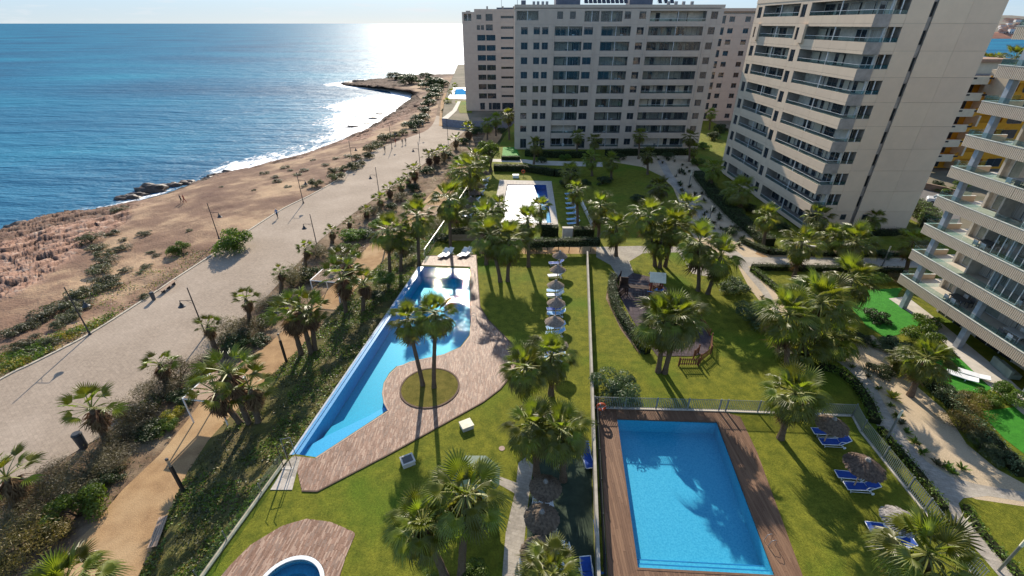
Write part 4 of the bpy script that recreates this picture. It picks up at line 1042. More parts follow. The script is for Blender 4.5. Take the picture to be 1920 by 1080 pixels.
for a in [
 # garden
 (793,723,765,600,44,'L','leaning palm in the round planter beside the long pool, left of its twin',0,'palms in the round planter'),
 (814,727,815,588,46,'L','upright palm in the round planter beside the long pool, right of its twin',0,'palms in the round planter'),
 (835,1085,792,978,72,'L','lower of the two big palms over the green kiosk roof, leaning to the sea side',0,'garden palms'),
 (866,1078,873,928,84,'L','large palm with radiating fronds in front of the green kiosk roof',0,'garden palms'),
 (985,768,985,690,52,'L','palm at the curved edge of the plank deck by the sun lounger row',0,'garden palms'),
 (1033,740,1035,668,52,'L','palm covering the lowest sun loungers beside the dividing wall',0,'garden palms'),
 (1006,890,1000,800,62,'L','left palm of the pair above the thatched parasol beside the paved path',0,'garden palms'),
 (1056,900,1052,806,64,'L','right palm of the pair leaning over the dividing wall above the parasols',0,'garden palms'),
 (1040,1145,1035,1075,66,'L','palm cut by the lower frame edge below the last thatched parasol',0,'garden palms'),
 (1234,697,1248,600,62,'L','palm with leaning trunk by the picket fence corner of the playground',0,'playground palms'),
 (1246,699,1274,594,58,'L','second trunk of the palm pair beside the playground picket fence',0,'playground palms'),
 (1463,822,1490,738,60,'L','single palm with a bright trunk foot on the lawn right of the rectangular pool',0,'garden palms'),
 (1473,700,1478,590,58,'L','left palm of the dense clump in the middle of the right garden',0,'clump palms'),
 (1516,676,1505,640,54,'L','lowest palm of the dense clump in the right garden',0,'clump palms'),
 (1535,665,1540,568,66,'L','tallest palm of the dense clump in the right garden',0,'clump palms'),
 (1555,660,1562,630,52,'L','right palm of the dense clump, over the sandy bed corner',0,'clump palms'),
 (1578,592,1598,522,50,'L','palm with a leaning brown trunk beside the synthetic turf patch',0,'garden palms'),
 (1488,521,1505,455,35,'L','palm with leaning trunk on the lawn strip along the gravel cross path',0,'garden palms'),
 (1598,492,1605,452,36,'L','wide palm on the lawn in front of the tower end wall',0,'garden palms'),
 (1430,463,1440,405,24,'L','slender palm standing before the tower ground floor hedge',0,'garden palms'),
 (1526,441,1535,405,25,'L','palm before the corner terrace of the tower',0,'garden palms'),
 (1630,436,1640,408,19,'L','small palm close against the blank tower wall',0,'garden palms'),
 (1378,396,1387,355,28,'L','palm on the gravel edge beside the shaded tower lawn',0,'garden palms'),
 (1309,545,1312,455,42,'L','left palm of the pair with crossing trunks beside the playground',0,'playground palms'),
 (1327,551,1352,480,40,'L','right leaning palm of the crossing pair beside the playground',0,'playground palms'),
 (1228,499,1216,402,34,'L','left stem of the three palms standing on the wedge of lawn',0,'three palm group'),
 (1237,502,1242,438,38,'L','middle stem of the three palms standing on the wedge of lawn',0,'three palm group'),
 (1247,500,1266,420,34,'L','right stem of the three palms standing on the wedge of lawn',0,'three palm group'),
 (1284,440,1286,386,28,'L','palm at the lower edge of the shaded lawn by the gravel walk',0,'garden palms'),
 (1122,452,1125,385,30,'L','palm behind the clipped hedge where the garden path begins',0,'garden palms'),
 (1155,480,1156,425,30,'L','round headed palm standing on the garden path fork',0,'garden palms'),
 (1232,388,1235,350,22,'L','palm beside the dark round shrub on the shaded lawn',0,'garden palms'),
 (1083,428,1082,356,22,'L','palm beside the shaded lounger row of the far pool',0,'garden palms'),
 (1070,365,1070,322,21,'L','palm in the tower shade above the far pool corner',0,'garden palms'),
 (1001,308,1004,270,16,'L','first palm along the slab facade, counted from the sea side',0,'palms along the slab'),
 (1081,293,1083,254,13,'L','thin palm against the second loggia column of the slab',0,'palms along the slab'),
 (1114,303,1115,263,15,'L','bushy palm before the middle of the slab',0,'palms along the slab'),
 (1110,330,1108,296,18,'L','wide palm in the shade below the middle of the slab',0,'palms along the slab'),
 (1146,336,1146,300,18,'L','palm at the gravel corner below the middle of the slab',0,'palms along the slab'),
 (1197,298,1200,252,14,'L','tall palm before the wide loggias of the slab',0,'palms along the slab'),
 (1214,327,1215,288,16,'L','palm standing in the gravel before the wide loggias',0,'palms along the slab'),
 (1292,303,1294,256,15,'L','palm at the right corner of the slab',0,'palms along the slab'),
 (1300,300,1302,278,13,'L','low palm tucked beside the corner palm of the slab',0,'palms along the slab'),
 (1333,355,1338,315,20,'L','palm over the dark hedge at the foot of the tower',0,'garden palms'),
 (1330,243,1333,212,11,'L','palm in the gap between slab and tower',0,'garden palms'),
 (912,496,911,404,30,'L','left palm of the row at the near end of the far pool',0,'covered pool palms'),
 (938,528,920,440,38,'L','forked left palm in front of the clipped hedge by the long pool',0,'covered pool palms'),
 (952,527,955,448,40,'L','forked right palm in front of the clipped hedge by the long pool',0,'covered pool palms'),
 (991,500,989,413,28,'L','palm between the hedge and the far pool',0,'covered pool palms'),
 (935,433,934,386,22,'L','palm against the pale edge of the far pool, left',0,'covered pool palms'),
 (1013,433,1013,388,22,'L','palm against the pale edge of the far pool, right',0,'covered pool palms'),
 # terrace edge and promenade side
 (845,470,842,372,36,'L','palm before the wooden pergola on the terrace edge',-.3,'terrace edge palms'),
 (786,500,782,405,36,'L','dense palm at the far left corner of the long pool',-.9,'terrace edge palms'),
 (732,518,727,432,34,'L','palm with a thick skirt beside the paved cross path',-1.6,'terrace edge palms'),
 (752,512,752,440,28,'L','palm crowded behind the cross path palm',-1.4,'terrace edge palms'),
 (882,385,880,316,32,'L','palm over the glass rail above the far pool lawn',-.4,'terrace edge palms'),
 (868,350,866,320,26,'L','palm leaning towards the promenade above the glass rail',-1.5,'terrace edge palms'),
 (893,352,893,295,24,'L','palm beside the broad leafed tree',-.3,'terrace edge palms'),
 (905,440,905,395,22,'L','palm over the loungers left of the far pool',0,'terrace edge palms'),
 (850,440,858,402,30,'L','low palm below the pergola',-.6,'terrace edge palms'),
 (650,592,640,520,44,'S','shaggy palm with a long skirt in front of the white pergola by the bank',-2.0,'shaggy palms'),
 (681,592,682,532,30,'S','shaggy palm right of the white pergola',-1.7,'shaggy palms'),
 (640,540,648,492,30,'S','shaggy palm behind the white pergola',-2.2,'shaggy palms'),
 (566,668,545,592,46,'S','left of three shaggy palms at the bend of the sand path',-2.1,'shaggy palms'),
 (585,668,562,580,48,'S','middle of three shaggy palms at the bend of the sand path',-2.0,'shaggy palms'),
 (592,662,582,584,40,'S','right of three shaggy palms at the bend of the sand path',-1.9,'shaggy palms'),
 (455,800,405,735,56,'S','left of the shaggy palms hiding the near pergola',-2.1,'shaggy palms'),
 (470,802,428,700,58,'S','middle shaggy palm hiding the near pergola',-2.0,'shaggy palms'),
 (488,800,468,728,50,'S','right of the shaggy palms hiding the near pergola',-1.9,'shaggy palms'),
 (472,612,461,562,26,'S','small shaggy palm alone at the promenade edge behind grey bushes',ZP,'promenade palms'),
 (406,662,390,612,26,'S','small shaggy palm at the foot of a lamp post',ZP,'promenade palms'),
 (316,728,300,685,32,'S','shaggy palm beside the wispy grey bush',ZP,'promenade palms'),
 (203,832,172,768,52,'S','big skirted palm beside the dark litter bin on the promenade',ZP,'promenade palms'),
 (30,955,12,895,56,'S','skirted palm cut by the left frame edge',ZP,'promenade palms'),
 (160,1180,120,1100,84,'L','palm whose crown tips rise over the lower frame edge on the sand path',ZP,'promenade palms'),
 (528,552,526,512,15,'S','small palm over the grey tamarisk at the pergola',ZP,'promenade palms'),
 (572,500,573,468,16,'S','small palm beside the second lamp post of the garden side row',ZP,'promenade palms'),
 (623,455,622,435,14,'S','small skirted palm left of the rounded green bushes',ZP,'promenade palms'),
 (655,432,654,417,11,'S','tiny palm over the rounded green bushes',ZP,'promenade palms'),
 (688,410,686,396,13,'S','small palm in the planting strip above the rounded bushes',ZP,'promenade palms'),
 (712,392,712,374,15,'S','small palm at the foot of the third garden side lamp post',ZP,'promenade palms'),
 (730,372,730,355,14,'S','small palm on the promenade edge above the lamp post',ZP,'promenade palms'),
 (752,362,751,346,13,'S','small palm on the promenade edge before the sunlit gap',ZP,'promenade palms'),
 (778,342,776,320,17,'S','palm on the promenade edge level with the pergola roof',ZP,'promenade palms'),
 (764,350,765,335,13,'S','low palm tucked beside its taller neighbour on the promenade edge',ZP,'promenade palms'),
 (805,312,804,294,14,'S','left palm of the bushy row at the promenade end',ZP,'promenade palms'),
 (815,310,818,290,14,'S','second palm of the bushy row at the promenade end',ZP,'promenade palms'),
 (832,302,832,284,13,'S','third palm of the bushy row at the promenade end',ZP,'promenade palms'),
 (855,280,854,262,13,'S','palm of the bushy row beside the last lamp post',ZP,'promenade palms'),
 (880,262,878,244,16,'S','palm at the very end of the promenade',ZP,'promenade palms'),
 (955,262,953,215,14,'L','palm in the shade below the end block',0,'end block palms'),
 (930,255,929,222,13,'L','dark palm against the retaining wall below the end block',-1,'end block palms'),
 (914,262,914,232,14,'L','left dark palm below the end block',-1.5,'end block palms'),
 # right garden beside the near building
 (1706,742,1738,672,46,'L','palm with a leaning sunlit trunk rising from the sandy bed',0,'near building palms'),
 (1688,700,1695,672,30,'L','short dark trunk palm at the hedge beside the sandy bed',0,'near building palms'),
 (1740,1150,1740,1040,90,'L','large bright palm over the railing at the lower right edge of the pool lawn',0,'near building palms'),
 (1697,512,1712,452,28,'L','palm with a red brown trunk beside the near building end',0,'near building palms'),
 (1558,478,1562,440,24,'L','palm crowd at the tower corner above the lawn strip',0,'garden palms'),
]: palm(*a)
# far palms behind the ochre building and by the end pool
for x, y, Y, zz, sc, lb in ((1848,112,125,0,1.0,'palm showing above the ochre building roof, nearest the tower'),(1868,113,125,0,1.0,'palm showing above the ochre building roof, over its parapet'),(1903,108,115,0,1.5,'bushy palm cluster between the ochre and the near building'),
                         (846,172,215,0,.9,'tall palm before the end pool'),(838,190,190,-1.5,.8,'palm on the path to the end pool'),(852,160,240,0,.8,'palm beyond the end pool')):
    p = AT(x, y, Y); o = thing('palm_tree', lb, 'palm tree', (p.x, p.y, zz), 0, 'distant palms')
    ob('trunk', trunk_mesh(p.z-zz, .2, 0, .22, .17, int(x)), o); ob('crown', FAR_L[int(x) % 3], o, (.2, 0, p.z-zz), (0, 0, x), sc)

# ------------------------------------------------------------------ shrubs
def leafmat(name, c, c2, trans=.18, rand=.22): return mat(name, c, .5, .3, c2, 1.3, 3, rand=rand, trans=(2.2, 2.4, 1.2, trans), ramp=(.38, .62))
SH_OLE = leafmat('leaf_oleander', (.095, .128, .058), (.045, .068, .030))
SH_GREEN = leafmat('leaf_green', (.115, .170, .022), (.055, .095, .012), .25)
SH_GREY = leafmat('leaf_tamarisk', (.165, .135, .072), (.085, .068, .038))
SH_DRY = leafmat('leaf_dry', (.22, .165, .04), (.10, .08, .024))
SH_LOW = leafmat('leaf_cushion', (.105, .102, .042), (.052, .052, .022))
SH_YEL = leafmat('leaf_yellow_flower', (.42, .32, .02), (.10, .12, .02))
SH_DARK = leafmat('leaf_dark_hedge', (.045, .070, .020), (.022, .036, .010))
TWIG = mat('twig', (.10, .07, .05), .9, .1)
def leaf_quads(C, Nrm, size, asp=.45, jit=.6, seed=0):
    g = np.random.default_rng(seed); n = len(C)
    N = Nrm + g.normal(0, jit, (n, 3)); N /= np.linalg.norm(N, axis=1)[:, None] + 1e-9
    T = np.cross(N, g.normal(0, 1, (n, 3))); T /= np.linalg.norm(T, axis=1)[:, None] + 1e-9
    B = np.cross(N, T); s = size*g.uniform(.6, 1.3, (n, 1))
    V = np.stack([C - T*s, C - B*s*asp, C + T*s, C + B*s*asp], 1).reshape(-1, 3)
    return V, np.arange(4*n).reshape(-1, 4)
def shrub_mesh(seed, m, n=2600, leaf=.05, asp=.45, lumps=16, wisp=0):
    g = np.random.default_rng(seed); Cs = []; Ns = []
    for k in range(lumps):
        a = g.uniform(0, 2*np.pi); r = np.sqrt(g.uniform(0, 1))*.70; z = g.uniform(.15, .74)*(1-.5*r*r)
        c = np.array([r*np.cos(a), r*np.sin(a), z]); rad = g.uniform(.22, .38)
        k_ = n//lumps; d = g.normal(0, 1, (k_, 3)); d /= np.linalg.norm(d, axis=1)[:, None]
        d[:, 2] = np.where(d[:, 2] < -.3, -d[:, 2], d[:, 2])
        rr = rad*(g.uniform(.5, 1.05, (k_, 1))**.6) + wisp*np.abs(g.normal(0, .12, (k_, 1)))
        Cs.append(c + d*rr); Ns.append(d)
    C = np.concatenate(Cs); N = np.concatenate(Ns); C[:, 2] = np.maximum(C[:, 2], .015)
    V, F = leaf_quads(C, N, leaf, asp, .7, seed)
    return np_mesh(V, F, m, False, 'foliage')
def stem_mesh():
    m = MB()
    for k in range(6):
        a = k*1.05; m.tube([(0, 0, -.15), (.18*math.cos(a), .18*math.sin(a), .3), (.42*math.cos(a), .42*math.sin(a), .6)], [.035, .025, .01], 5)
    return m.mesh(TWIG, False, 'stems')
STEM = stem_mesh()
KIND = {'ole': [shrub_mesh(50+k, SH_OLE, 7000, .045, .3) for k in range(2)], 'green': [shrub_mesh(60+k, SH_GREEN, 4200, .045, .5) for k in range(2)],
        'grey': [shrub_mesh(70+k, SH_GREY, 5200, .05, .16, 22, 1.0) for k in range(3)], 'dry': [shrub_mesh(80+k, SH_DRY, 4200, .045, .25, 18, .7) for k in range(2)],
        'low': [shrub_mesh(90+k, SH_LOW, 1700, .07, .4, 12, .3) for k in range(4)], 'yel': [shrub_mesh(95, SH_YEL, 3000, .04, .5)],
        'dark': [shrub_mesh(97+k, SH_DARK, 2600, .055, .5) for k in range(2)]}
scount = [0]
def shrub(x, y, wpx, hr, kind, label, z0=0.0, group=None, cat='shrub', on=None):
    scount[0] += 1; rr = random.Random(500+scount[0])
    p = G(x, y, z0)
    if on:
        for _ in range(6): p = G(x, y, on(p.x, p.y))
    w_ = wpx*depth(p)/FOC/2/.92*(1.2 if kind in ('grey', 'dry') else 1.05)*(1.12 if x < 560 and y > 560 and kind != 'low' else 1)
    o = thing('shrub', label, cat, p, rr.uniform(0, 6.28), group)
    o.scale = (w_, w_*rr.uniform(.85, 1.1), w_*hr)
    ob('foliage', rr.choice(KIND[kind]), o); ob('stems', STEM, o)
    return o
cz = coast_z
rocky = [(172,452,34),(185,468,28),(200,478,26),(203,494,32),(192,510,34),(200,528,36),(224,397,22),(210,440,22),(150,556,38),(178,550,38),(206,540,34),(112,580,42),(84,596,38),(130,596,36),(118,610,30),(30,655,30),(22,626,34),(60,642,28),(95,640,26),(160,575,30),(60,615,30)]
ORD = ['first','second','third','fourth','fifth','sixth','seventh','eighth','ninth','tenth','eleventh','twelfth','thirteenth','fourteenth','fifteenth','sixteenth','seventeenth','eighteenth','nineteenth','twentieth','twenty-first']
for i_, (x, y, w_) in enumerate(sorted(rocky)): shrub(x, y, w_*1.3, .55, 'low', f'dark olive cushion shrub, {ORD[i_]} from the left frame edge, where red rocks meet bare earth', 0, 'cushion shrubs along the red rocks', on=cz)
for i_, (x, y, w_) in enumerate([(271,440,26),(232,468,30),(232,451,17),(283,474,16),(294,480,18),(236,509,24),(275,502,22),(262,512,16),(355,434,15),(415,351,9),(476,357,9)]):
    shrub(x, y, w_, .5, 'low', f'low olive cushion shrub on sandy earth before the promenade, ' + ['big upper one','upper of two beside it','lower small one','left of the round bush','beside the round bush','near the red rocks','above the bench','tiny above the bench','above the round bush','by the surf rocks','between surf and lamp'][i_], 0, 'cushion shrubs on the sandy earth', on=cz)
shrub(338,474,40,1.0,'green','round green bush with a dark shadow, alone on sand left of the big kerb bush',0,None,on=cz)
shrub(442,468,74,1.0,'green','big dome shaped bush bulging over the promenade kerb',ZP,None)
shrub(268,560,24,.6,'low','dark shrub at the kerb behind the litter bin and bench',0,None,on=cz)
for i_, (x, y, w_) in enumerate(sorted([(534,315,17),(520,342,22),(497,326,18),(515,333,15),(557,329,18),(570,321,18),(611,310,16),(570,350,14),(545,320,12),(540,351,14),(587,301,11),(630,298,13),(652,294,15)])):
    shrub(x, y, w_, .45, 'low', f'low dark shrub on the brown earth near the breaking surf, {ORD[i_]} from the left', 0, 'cushion shrubs on the brown earth', on=cz)
for i_, (x, y, w_) in enumerate(sorted([(594,350,24),(630,337,26),(627,326,20),(665,318,24),(642,319,15),(692,296,20),(675,310,16),(695,284,22),(708,275,22),(723,265,24),(740,259,22),(755,253,16),(668,300,18)])):
    shrub(x, y, w_*1.3, .8, 'low', f'dark rounded shrub, {ORD[i_]} from the near end of the row along the far promenade kerb', 0, 'shrub row along the kerb', on=cz)
for i_, (x, y, w_) in enumerate(sorted([(770,240,22),(782,236,24),(790,227,26),(797,212,22),(803,198,22),(808,187,24),(813,177,24),(808,164,34),(770,158,34),(743,149,24),(800,146,18),(828,162,22),(777,248,10),(822,168,20)], key=lambda q: -q[1])):
    shrub(x, y, w_*1.5, .65, 'dark', f'dark shrub, {ORD[i_]} from the promenade end in the belt towards the headland', 0, 'shrubs towards the headland', on=cz)
S = shrub
zz = ZP-.04
S(150,966,86,1.05,'green','rounded glossy green bush between the sand path and the promenade, nearest the lower left corner',zz)
S(62,1030,92,.95,'dry','yellow tinged dry bush at the lower left corner',zz)
S(92,910,76,.7,'grey','wispy brown grey bush below the dark litter bin',zz)
S(40,985,62,.8,'grey','grey bush under the skirted palm at the left frame edge',zz)
S(172,890,80,.6,'grey','brown grey bush at the foot of the big skirted palm',zz)
S(215,868,62,.6,'grey','straggly grey bush right of the big skirted palm',zz)
S(5,1060,70,.8,'dry','dry bush cut by the lower left corner',zz)
S(255,790,70,.9,'grey','feathery grey bush along the promenade above the flowering bush',zz)
S(338,715,64,.9,'grey','tall wispy grey bush by the promenade edge left of the near pergola',zz)
S(285,815,56,.6,'dark','dark green bush left of the flowering bush',zz)
S(330,785,42,.8,'yel','bush covered with yellow flowers beside the sand path',zz)
S(350,748,56,.7,'dark','dark bush behind the yellow flowering bush',zz)
S(432,632,60,.8,'grey','reddish grey bush between two small skirted palms',zz)
S(466,628,50,.8,'grey','grey bush in front of the lone small skirted palm',zz)
S(502,608,42,.7,'green','green bush left of the three shaggy palms',zz)
S(480,645,46,.5,'dark','dark undergrowth below the grey bushes at the path edge',zz)
S(548,535,60,.95,'grey','tall grey tamarisk behind the white pergola',zz)
S(582,525,46,.9,'dark','dark green bush against the white pergola post',zz)
S(520,572,40,.6,'dark','dark low bush at the promenade corner before the palms',zz)
S(596,482,44,.8,'grey','grey bush under the second lamp post of the garden row',zz)
S(666,448,50,.75,'green','larger of the two bright rounded bushes on the promenade edge',zz)
S(654,472,40,.8,'green','smaller bright rounded bush below its twin on the promenade edge',zz)
S(704,425,30,.8,'green','green bush right of the two rounded bushes',zz)
S(700,402,30,.8,'grey','grey bush under the small palm above the rounded bushes',zz)
for x, y, w_, k, l in [(735,392,26,'dark','dark bush below the third lamp post of the garden row'),(752,376,26,'grey','brown bush beside the small palm on the promenade edge'),(775,358,28,'dark','dark bush level with the pergola'),(787,372,24,'green','green bush just left of the wooden pergola roof'),(800,325,28,'dark','dark bush in the bushy row at the promenade end'),(820,306,30,'grey','brown bush in the bushy row at the promenade end'),(842,296,26,'dark','second dark bush in the bushy row at the promenade end'),(868,270,24,'dark','dark bush beside the last promenade palm'),(893,252,30,'dark','shaded bush below the end block, left'),(912,246,26,'dark','shaded bush below the end block, middle'),(940,250,22,'dark','shaded bush below the end block, right'),(884,300,28,'grey','grey bush on the bank above the promenade end'),(845,335,30,'grey','grey bush beside the far sand path'),(862,300,22,'green','light green bush beside the far sand path')]:
    S(x, y, w_, .85, k, l, zz)
for x, y, w_, l in [(835,210,16,'nearest'),(842,222,18,'second')]: S(x, y, w_, .7, 'dark', f'{l} dark bush beside the steps to the end pool', zz)
for x, y, w_, h_, k, l in [(120,935,70,.8,'grey','brown wispy bush above the rounded glossy bush'),(205,905,56,.6,'dark','dark bush right of the skirted palm foot'),(20,940,60,.7,'dry','dry bush between the two skirted palms at the left frame edge'),(100,1000,60,.7,'dark','dark bush behind the yellow tinged dry bush'),(235,825,60,.7,'grey','straggly bush between the skirted palm and the flowering bush'),(300,745,60,.8,'grey','grey bush behind the shaggy palm left of the near pergola'),(270,770,50,.7,'green','green tuft bush at the promenade edge above the flowering bush'),(310,805,46,.6,'green','spiky green bush left of the yellow flowers'),(380,690,46,.7,'grey','grey bush at the foot of the lamp post palm'),(450,650,60,.7,'dark','dark mass below the lone small skirted palm'),(500,575,40,.6,'grey','low grey bush at the promenade corner'),(620,520,50,.7,'dark','dark bush right behind the white pergola'),(640,485,40,.7,'grey','brown bush left of the cross path'),(690,445,40,.6,'dark','dark bush below the bright rounded bushes')]: S(x, y, w_, h_, k, l, zz)
# garden
S(1152,738,98,.85,'ole','big grey green oleander by the dividing wall above the lifebuoy',0)
S(1196,378,36,.6,'dark','dark round shrub on the shaded lawn by the gravel walk',0)
S(1374,548,56,.9,'ole','upper of two oleanders between playground lawn and path',0)
S(1414,605,76,.95,'ole','lower and larger of two oleanders between playground lawn and path',0)
S(892,1085,62,.75,'green','rounded green bush under the big palm at the lower edge',0)
S(800,1092,40,.7,'green','low green bush at the lower edge left of the palm trunks',0)
S(1653,698,54,.42,'dark','clipped oval mound alone in the sandy bed',0)
for x, y, w_, h_, k, l in [(1722,640,76,.8,'green','leafy bush before the ground floor terrace of the near building'),(1668,655,60,.7,'ole','bush at the end of the synthetic turf'),(1700,668,50,.7,'dark','dark bush behind the short trunk palm'),(1760,668,52,.8,'dark','bush screening the near building terrace'),(1752,720,50,.7,'green','bright bush beside the leaning palm foot'),(1782,748,62,.6,'ole','bush left of the white sunbeds lawn'),(1818,768,62,.7,'dry','yellowish bush between the two turf patches'),(1800,805,60,.7,'dry','reddish low bush at the sandy bed edge'),(1842,835,66,.7,'ole','spreading bush at the lower turf patch'),(1880,870,66,.7,'ole','bush at the right frame edge by the lower turf'),(1893,752,62,.9,'green','spiky bush against the near building at the frame edge'),(1845,752,50,.7,'green','light bush below the white sunbeds'),(1560,560,40,.7,'dark','bush at the foot of the clump palms'),(1640,600,50,.6,'dark','dark bush between the clump palms and the synthetic turf'),(1610,640,50,.6,'dark','bush at the top of the sandy bed'),(1590,550,44,.6,'green','low bush on the lawn before the turf'),(1640,525,50,.5,'green','shrub row piece before the near building end'),(1690,530,44,.5,'dry','flowering yellow shrub before the near building end'),(1800,352,30,.8,'green','bush below the ochre balconies'),(1772,362,30,.8,'green','second bush below the ochre balconies'),(1758,352,26,.9,'dark','dark bush by the road wall')]:
    S(x, y, w_, h_, k, l, 0)
for x, y, w_, h_, k, l in [(760,480,44,.8,'dark','dark bush at the far left corner of the long pool'),(720,530,50,.7,'green','bright bush beside the skirted palm by the cross path'),(700,560,44,.6,'dark','bush on the bank left of the long pool'),(830,455,40,.8,'dark','dark bush below the glass rail by the hedge'),(858,420,40,.9,'dark','dense dark bush under the rail palms'),(872,395,40,.9,'green','bush between rail and far loungers'),(890,330,36,.9,'dark','dark bush left of the broad leafed tree'),(905,310,30,.9,'green','green bush under the broad leafed tree'),(885,370,36,.9,'dark','dark bush beside the rail above the loungers'),(820,430,34,.8,'grey','grey bush below the wooden pergola'),(912,440,34,.8,'dark','dark bush at the fence end by the far pool'),(960,470,40,.8,'dark','dark bush under the forked palms'),(1000,470,36,.8,'ole','bush right of the forked palms'),(1060,350,30,.8,'dark','dark bush in the shade right of the far pool'),(1098,350,30,.8,'dark','second dark bush in the shade right of the far pool'),(1130,345,34,.8,'dark','dark bush at the gravel corner'),(1015,305,24,.9,'dark','dark bush at the left slab hedge'),(1060,300,24,.9,'green','light bush before the slab'),(1160,300,24,.9,'dark','dark bush before the middle slab hedge'),(1250,298,26,.9,'dark','dark bush before the right slab hedge'),(1308,310,28,.9,'green','bush at the right slab corner'),(1320,280,26,.9,'green','sunny bush in the gap beside the slab'),(1335,262,26,1.0,'dark','dark bush in the gap behind the tower'),(1350,250,26,1.2,'dark','tall dark bush in the gap against the far block'),(1365,440,34,.8,'dark','bush at the tower garden edge'),(1460,430,36,.8,'dark','bush beside the tower terrace'),(1500,468,36,.6,'green','low bush before the tower terrace corner'),(1400,395,34,.8,'dark','bush below the tower loggias'),(1575,640,60,.8,'ole','bush mass under the clump palms'),(1500,690,50,.6,'dark','low bush at the foot of the clump palms'),(1650,480,40,.6,'dark','bush before the blank tower wall'),(1715,470,40,.8,'dark','dark bush at the tower wall end'),(1735,610,50,.8,'green','bush at the terrace corner of the near building')]: S(x, y, w_, h_, k, l, -.4 if x < 900 and y > 330 else 0)
# broad leafed tree beside the far pool
def tree(bx, by, cx, cy, rpx, label, k):
    b_ = G(bx, by); t_ = AT(cx, cy, b_.y); s = rpx*depth(t_)/FOC
    o = thing('leafy_tree', label, 'tree', b_)
    m = MB().tube([(0, 0, 0), (.1, 0, (t_.z)*.5), (t_.x-b_.x, 0, t_.z)], [.5, .38, .25], 9)
    for q in range(5): m.tube([(.1, 0, t_.z*.5), (s*.6*math.cos(q*1.25), s*.6*math.sin(q*1.25), t_.z)], [.2, .05], 6)
    m.build('trunk', TRUNK, o); ob('crown', KIND[k][0], o, (t_.x-b_.x, 0, t_.z-s*.55), (0, 0, 1), (s*1.05, s, s*1.1))
tree(920,322,916,278,28,'broad leafed green tree on the lawn by the far pool','green')


# clipped hedges along a line
def hedge(pts, wd, h, kind, label, z0=0.0, trunks=False, zb=0.0, leaf=.075):
    line = [Vector((p.x, p.y, 0)) for p in GP(pts, z0)]; line = resample(line, .35)
    o = thing('hedge', label, 'hedge', (line[0].x, line[0].y, z0)); g = np.random.default_rng(len(line)+abs(int(line[0].x*7)))
    C = []; N = []
    for a, b in zip(line[:-1], line[1:]):
        d = (b-a); n = max(6, int(d.length*(wd+2*(h-zb))*210*(.06/leaf)**2*.55)); nr = Vector((-d.y, d.x, 0)).normalized()
        t = g.uniform(0, 1, n); u = g.uniform(-1, 1, n); f = g.random(n)
        top = f < wd/(wd+2*(h-zb)); sgn = np.where(g.random(n) < .5, -1, 1)
        lat = np.where(top, u, sgn)*wd/2*(1 + g.normal(0, .09, n)); zz_ = np.where(top, h, zb + (h-zb)*g.random(n)) + g.normal(0, .05, n)
        bump = .12*np.sin(a.x*2.1+a.y*1.7)
        C.append(np.stack([a.x + d.x*t + nr.x*lat, a.y + d.y*t + nr.y*lat, z0 + np.maximum(.03, zz_+np.where(top, bump, 0))], 1))
        N.append(np.stack([np.where(top, 0, nr.x*sgn), np.where(top, 0, nr.y*sgn), np.where(top, 1, .2)], 1))
    V, F = leaf_quads(np.concatenate(C), np.concatenate(N), leaf, .5, .55, len(line))
    ob('foliage', np_mesh(V, F, {'dark': SH_DARK, 'ole': SH_OLE, 'green': SH_GREEN, 'dry': SH_DRY, 'grey': SH_GREY}[kind], False, 'hedge'), o, world=True)
    m = MB()
    for a, b in zip(line[:-1], line[1:]):
        d = (b-a); M = Matrix.Translation((a.x, a.y, z0)) @ d.to_track_quat('X', 'Z').to_matrix().to_4x4()
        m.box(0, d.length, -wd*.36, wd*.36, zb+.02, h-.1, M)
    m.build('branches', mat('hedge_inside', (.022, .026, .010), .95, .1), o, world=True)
    if trunks:
        for k in range(2, len(line), 4):
            m = MB(); p = line[k]; m.tube([(p.x, p.y, z0), (p.x+.1, p.y, z0+zb+.2)], .05, 5); m.build('stem', TWIG, o, world=True)
    return o
hedge([(1150,524),(1146,545),(1152,575),(1168,605),(1186,630),(1198,650),(1214,664)], .9, .9, 'ole', 'curved leafy hedge along the playground edge')
hedge([(893,474),(1000,475),(1122,472)], 1.2, 2.0, 'ole', 'long clipped hedge on bare stems across the end of the lounger lawn', 0, True, 1.0)
hedge([(1013,442),(1046,442)], 1.4, 1.6, 'dark', 'short block hedge beside the far pool exit')
hedge([(1074,446),(1112,446)], 1.6, 1.6, 'dark', 'dark block hedge right of the far pool gate')
hedge([(846,448),(908,448)], 1.2, 1.6, 'grey', 'hedge over the wooden fence left of the far pool',0,True,.8)
hedge([(926,320),(985,321),(1040,330),(1085,329)], 1.6, 1.3, 'dark', 'dark hedge above the far pool lawn')
hedge([(940,300),(975,300)], 1.0, .9, 'dark', 'short hedge below the sunlit turf by the slab corner')
hedge([(985,292),(1030,295),(1110,296)], 1.6, 1.4, 'dark', 'dark hedge along the left half of the slab')
hedge([(1135,292),(1190,291),(1290,290)], 1.6, 1.4, 'dark', 'dark hedge along the right half of the slab')
hedge([(1409,505),(1470,506),(1571,508),(1690,513)], .9, .7, 'dark', 'low clipped hedge along the lower side of the cross path')
hedge([(1409,508),(1430,524),(1463,550)], .8, .6, 'green', 'low hedge slanting down from the path corner')
hedge([(1393,455),(1415,466),(1440,476),(1560,479)], .9, .7, 'ole', 'grey green hedge on the upper side of the cross path')
hedge([(1535,690),(1570,697),(1602,722),(1626,757),(1640,795)], .9, .5, 'green', 'low rounded hedge between the pool lawn fence and the path')
hedge([(1648,806),(1680,846),(1728,902),(1768,958)], .5, .5, 'green', 'thin planting along the outside of the pool fence')
hedge([(1308,330),(1340,372),(1380,412),(1440,462)], 2.2, 1.2, 'dark', 'dark hedge at the foot of the tower')
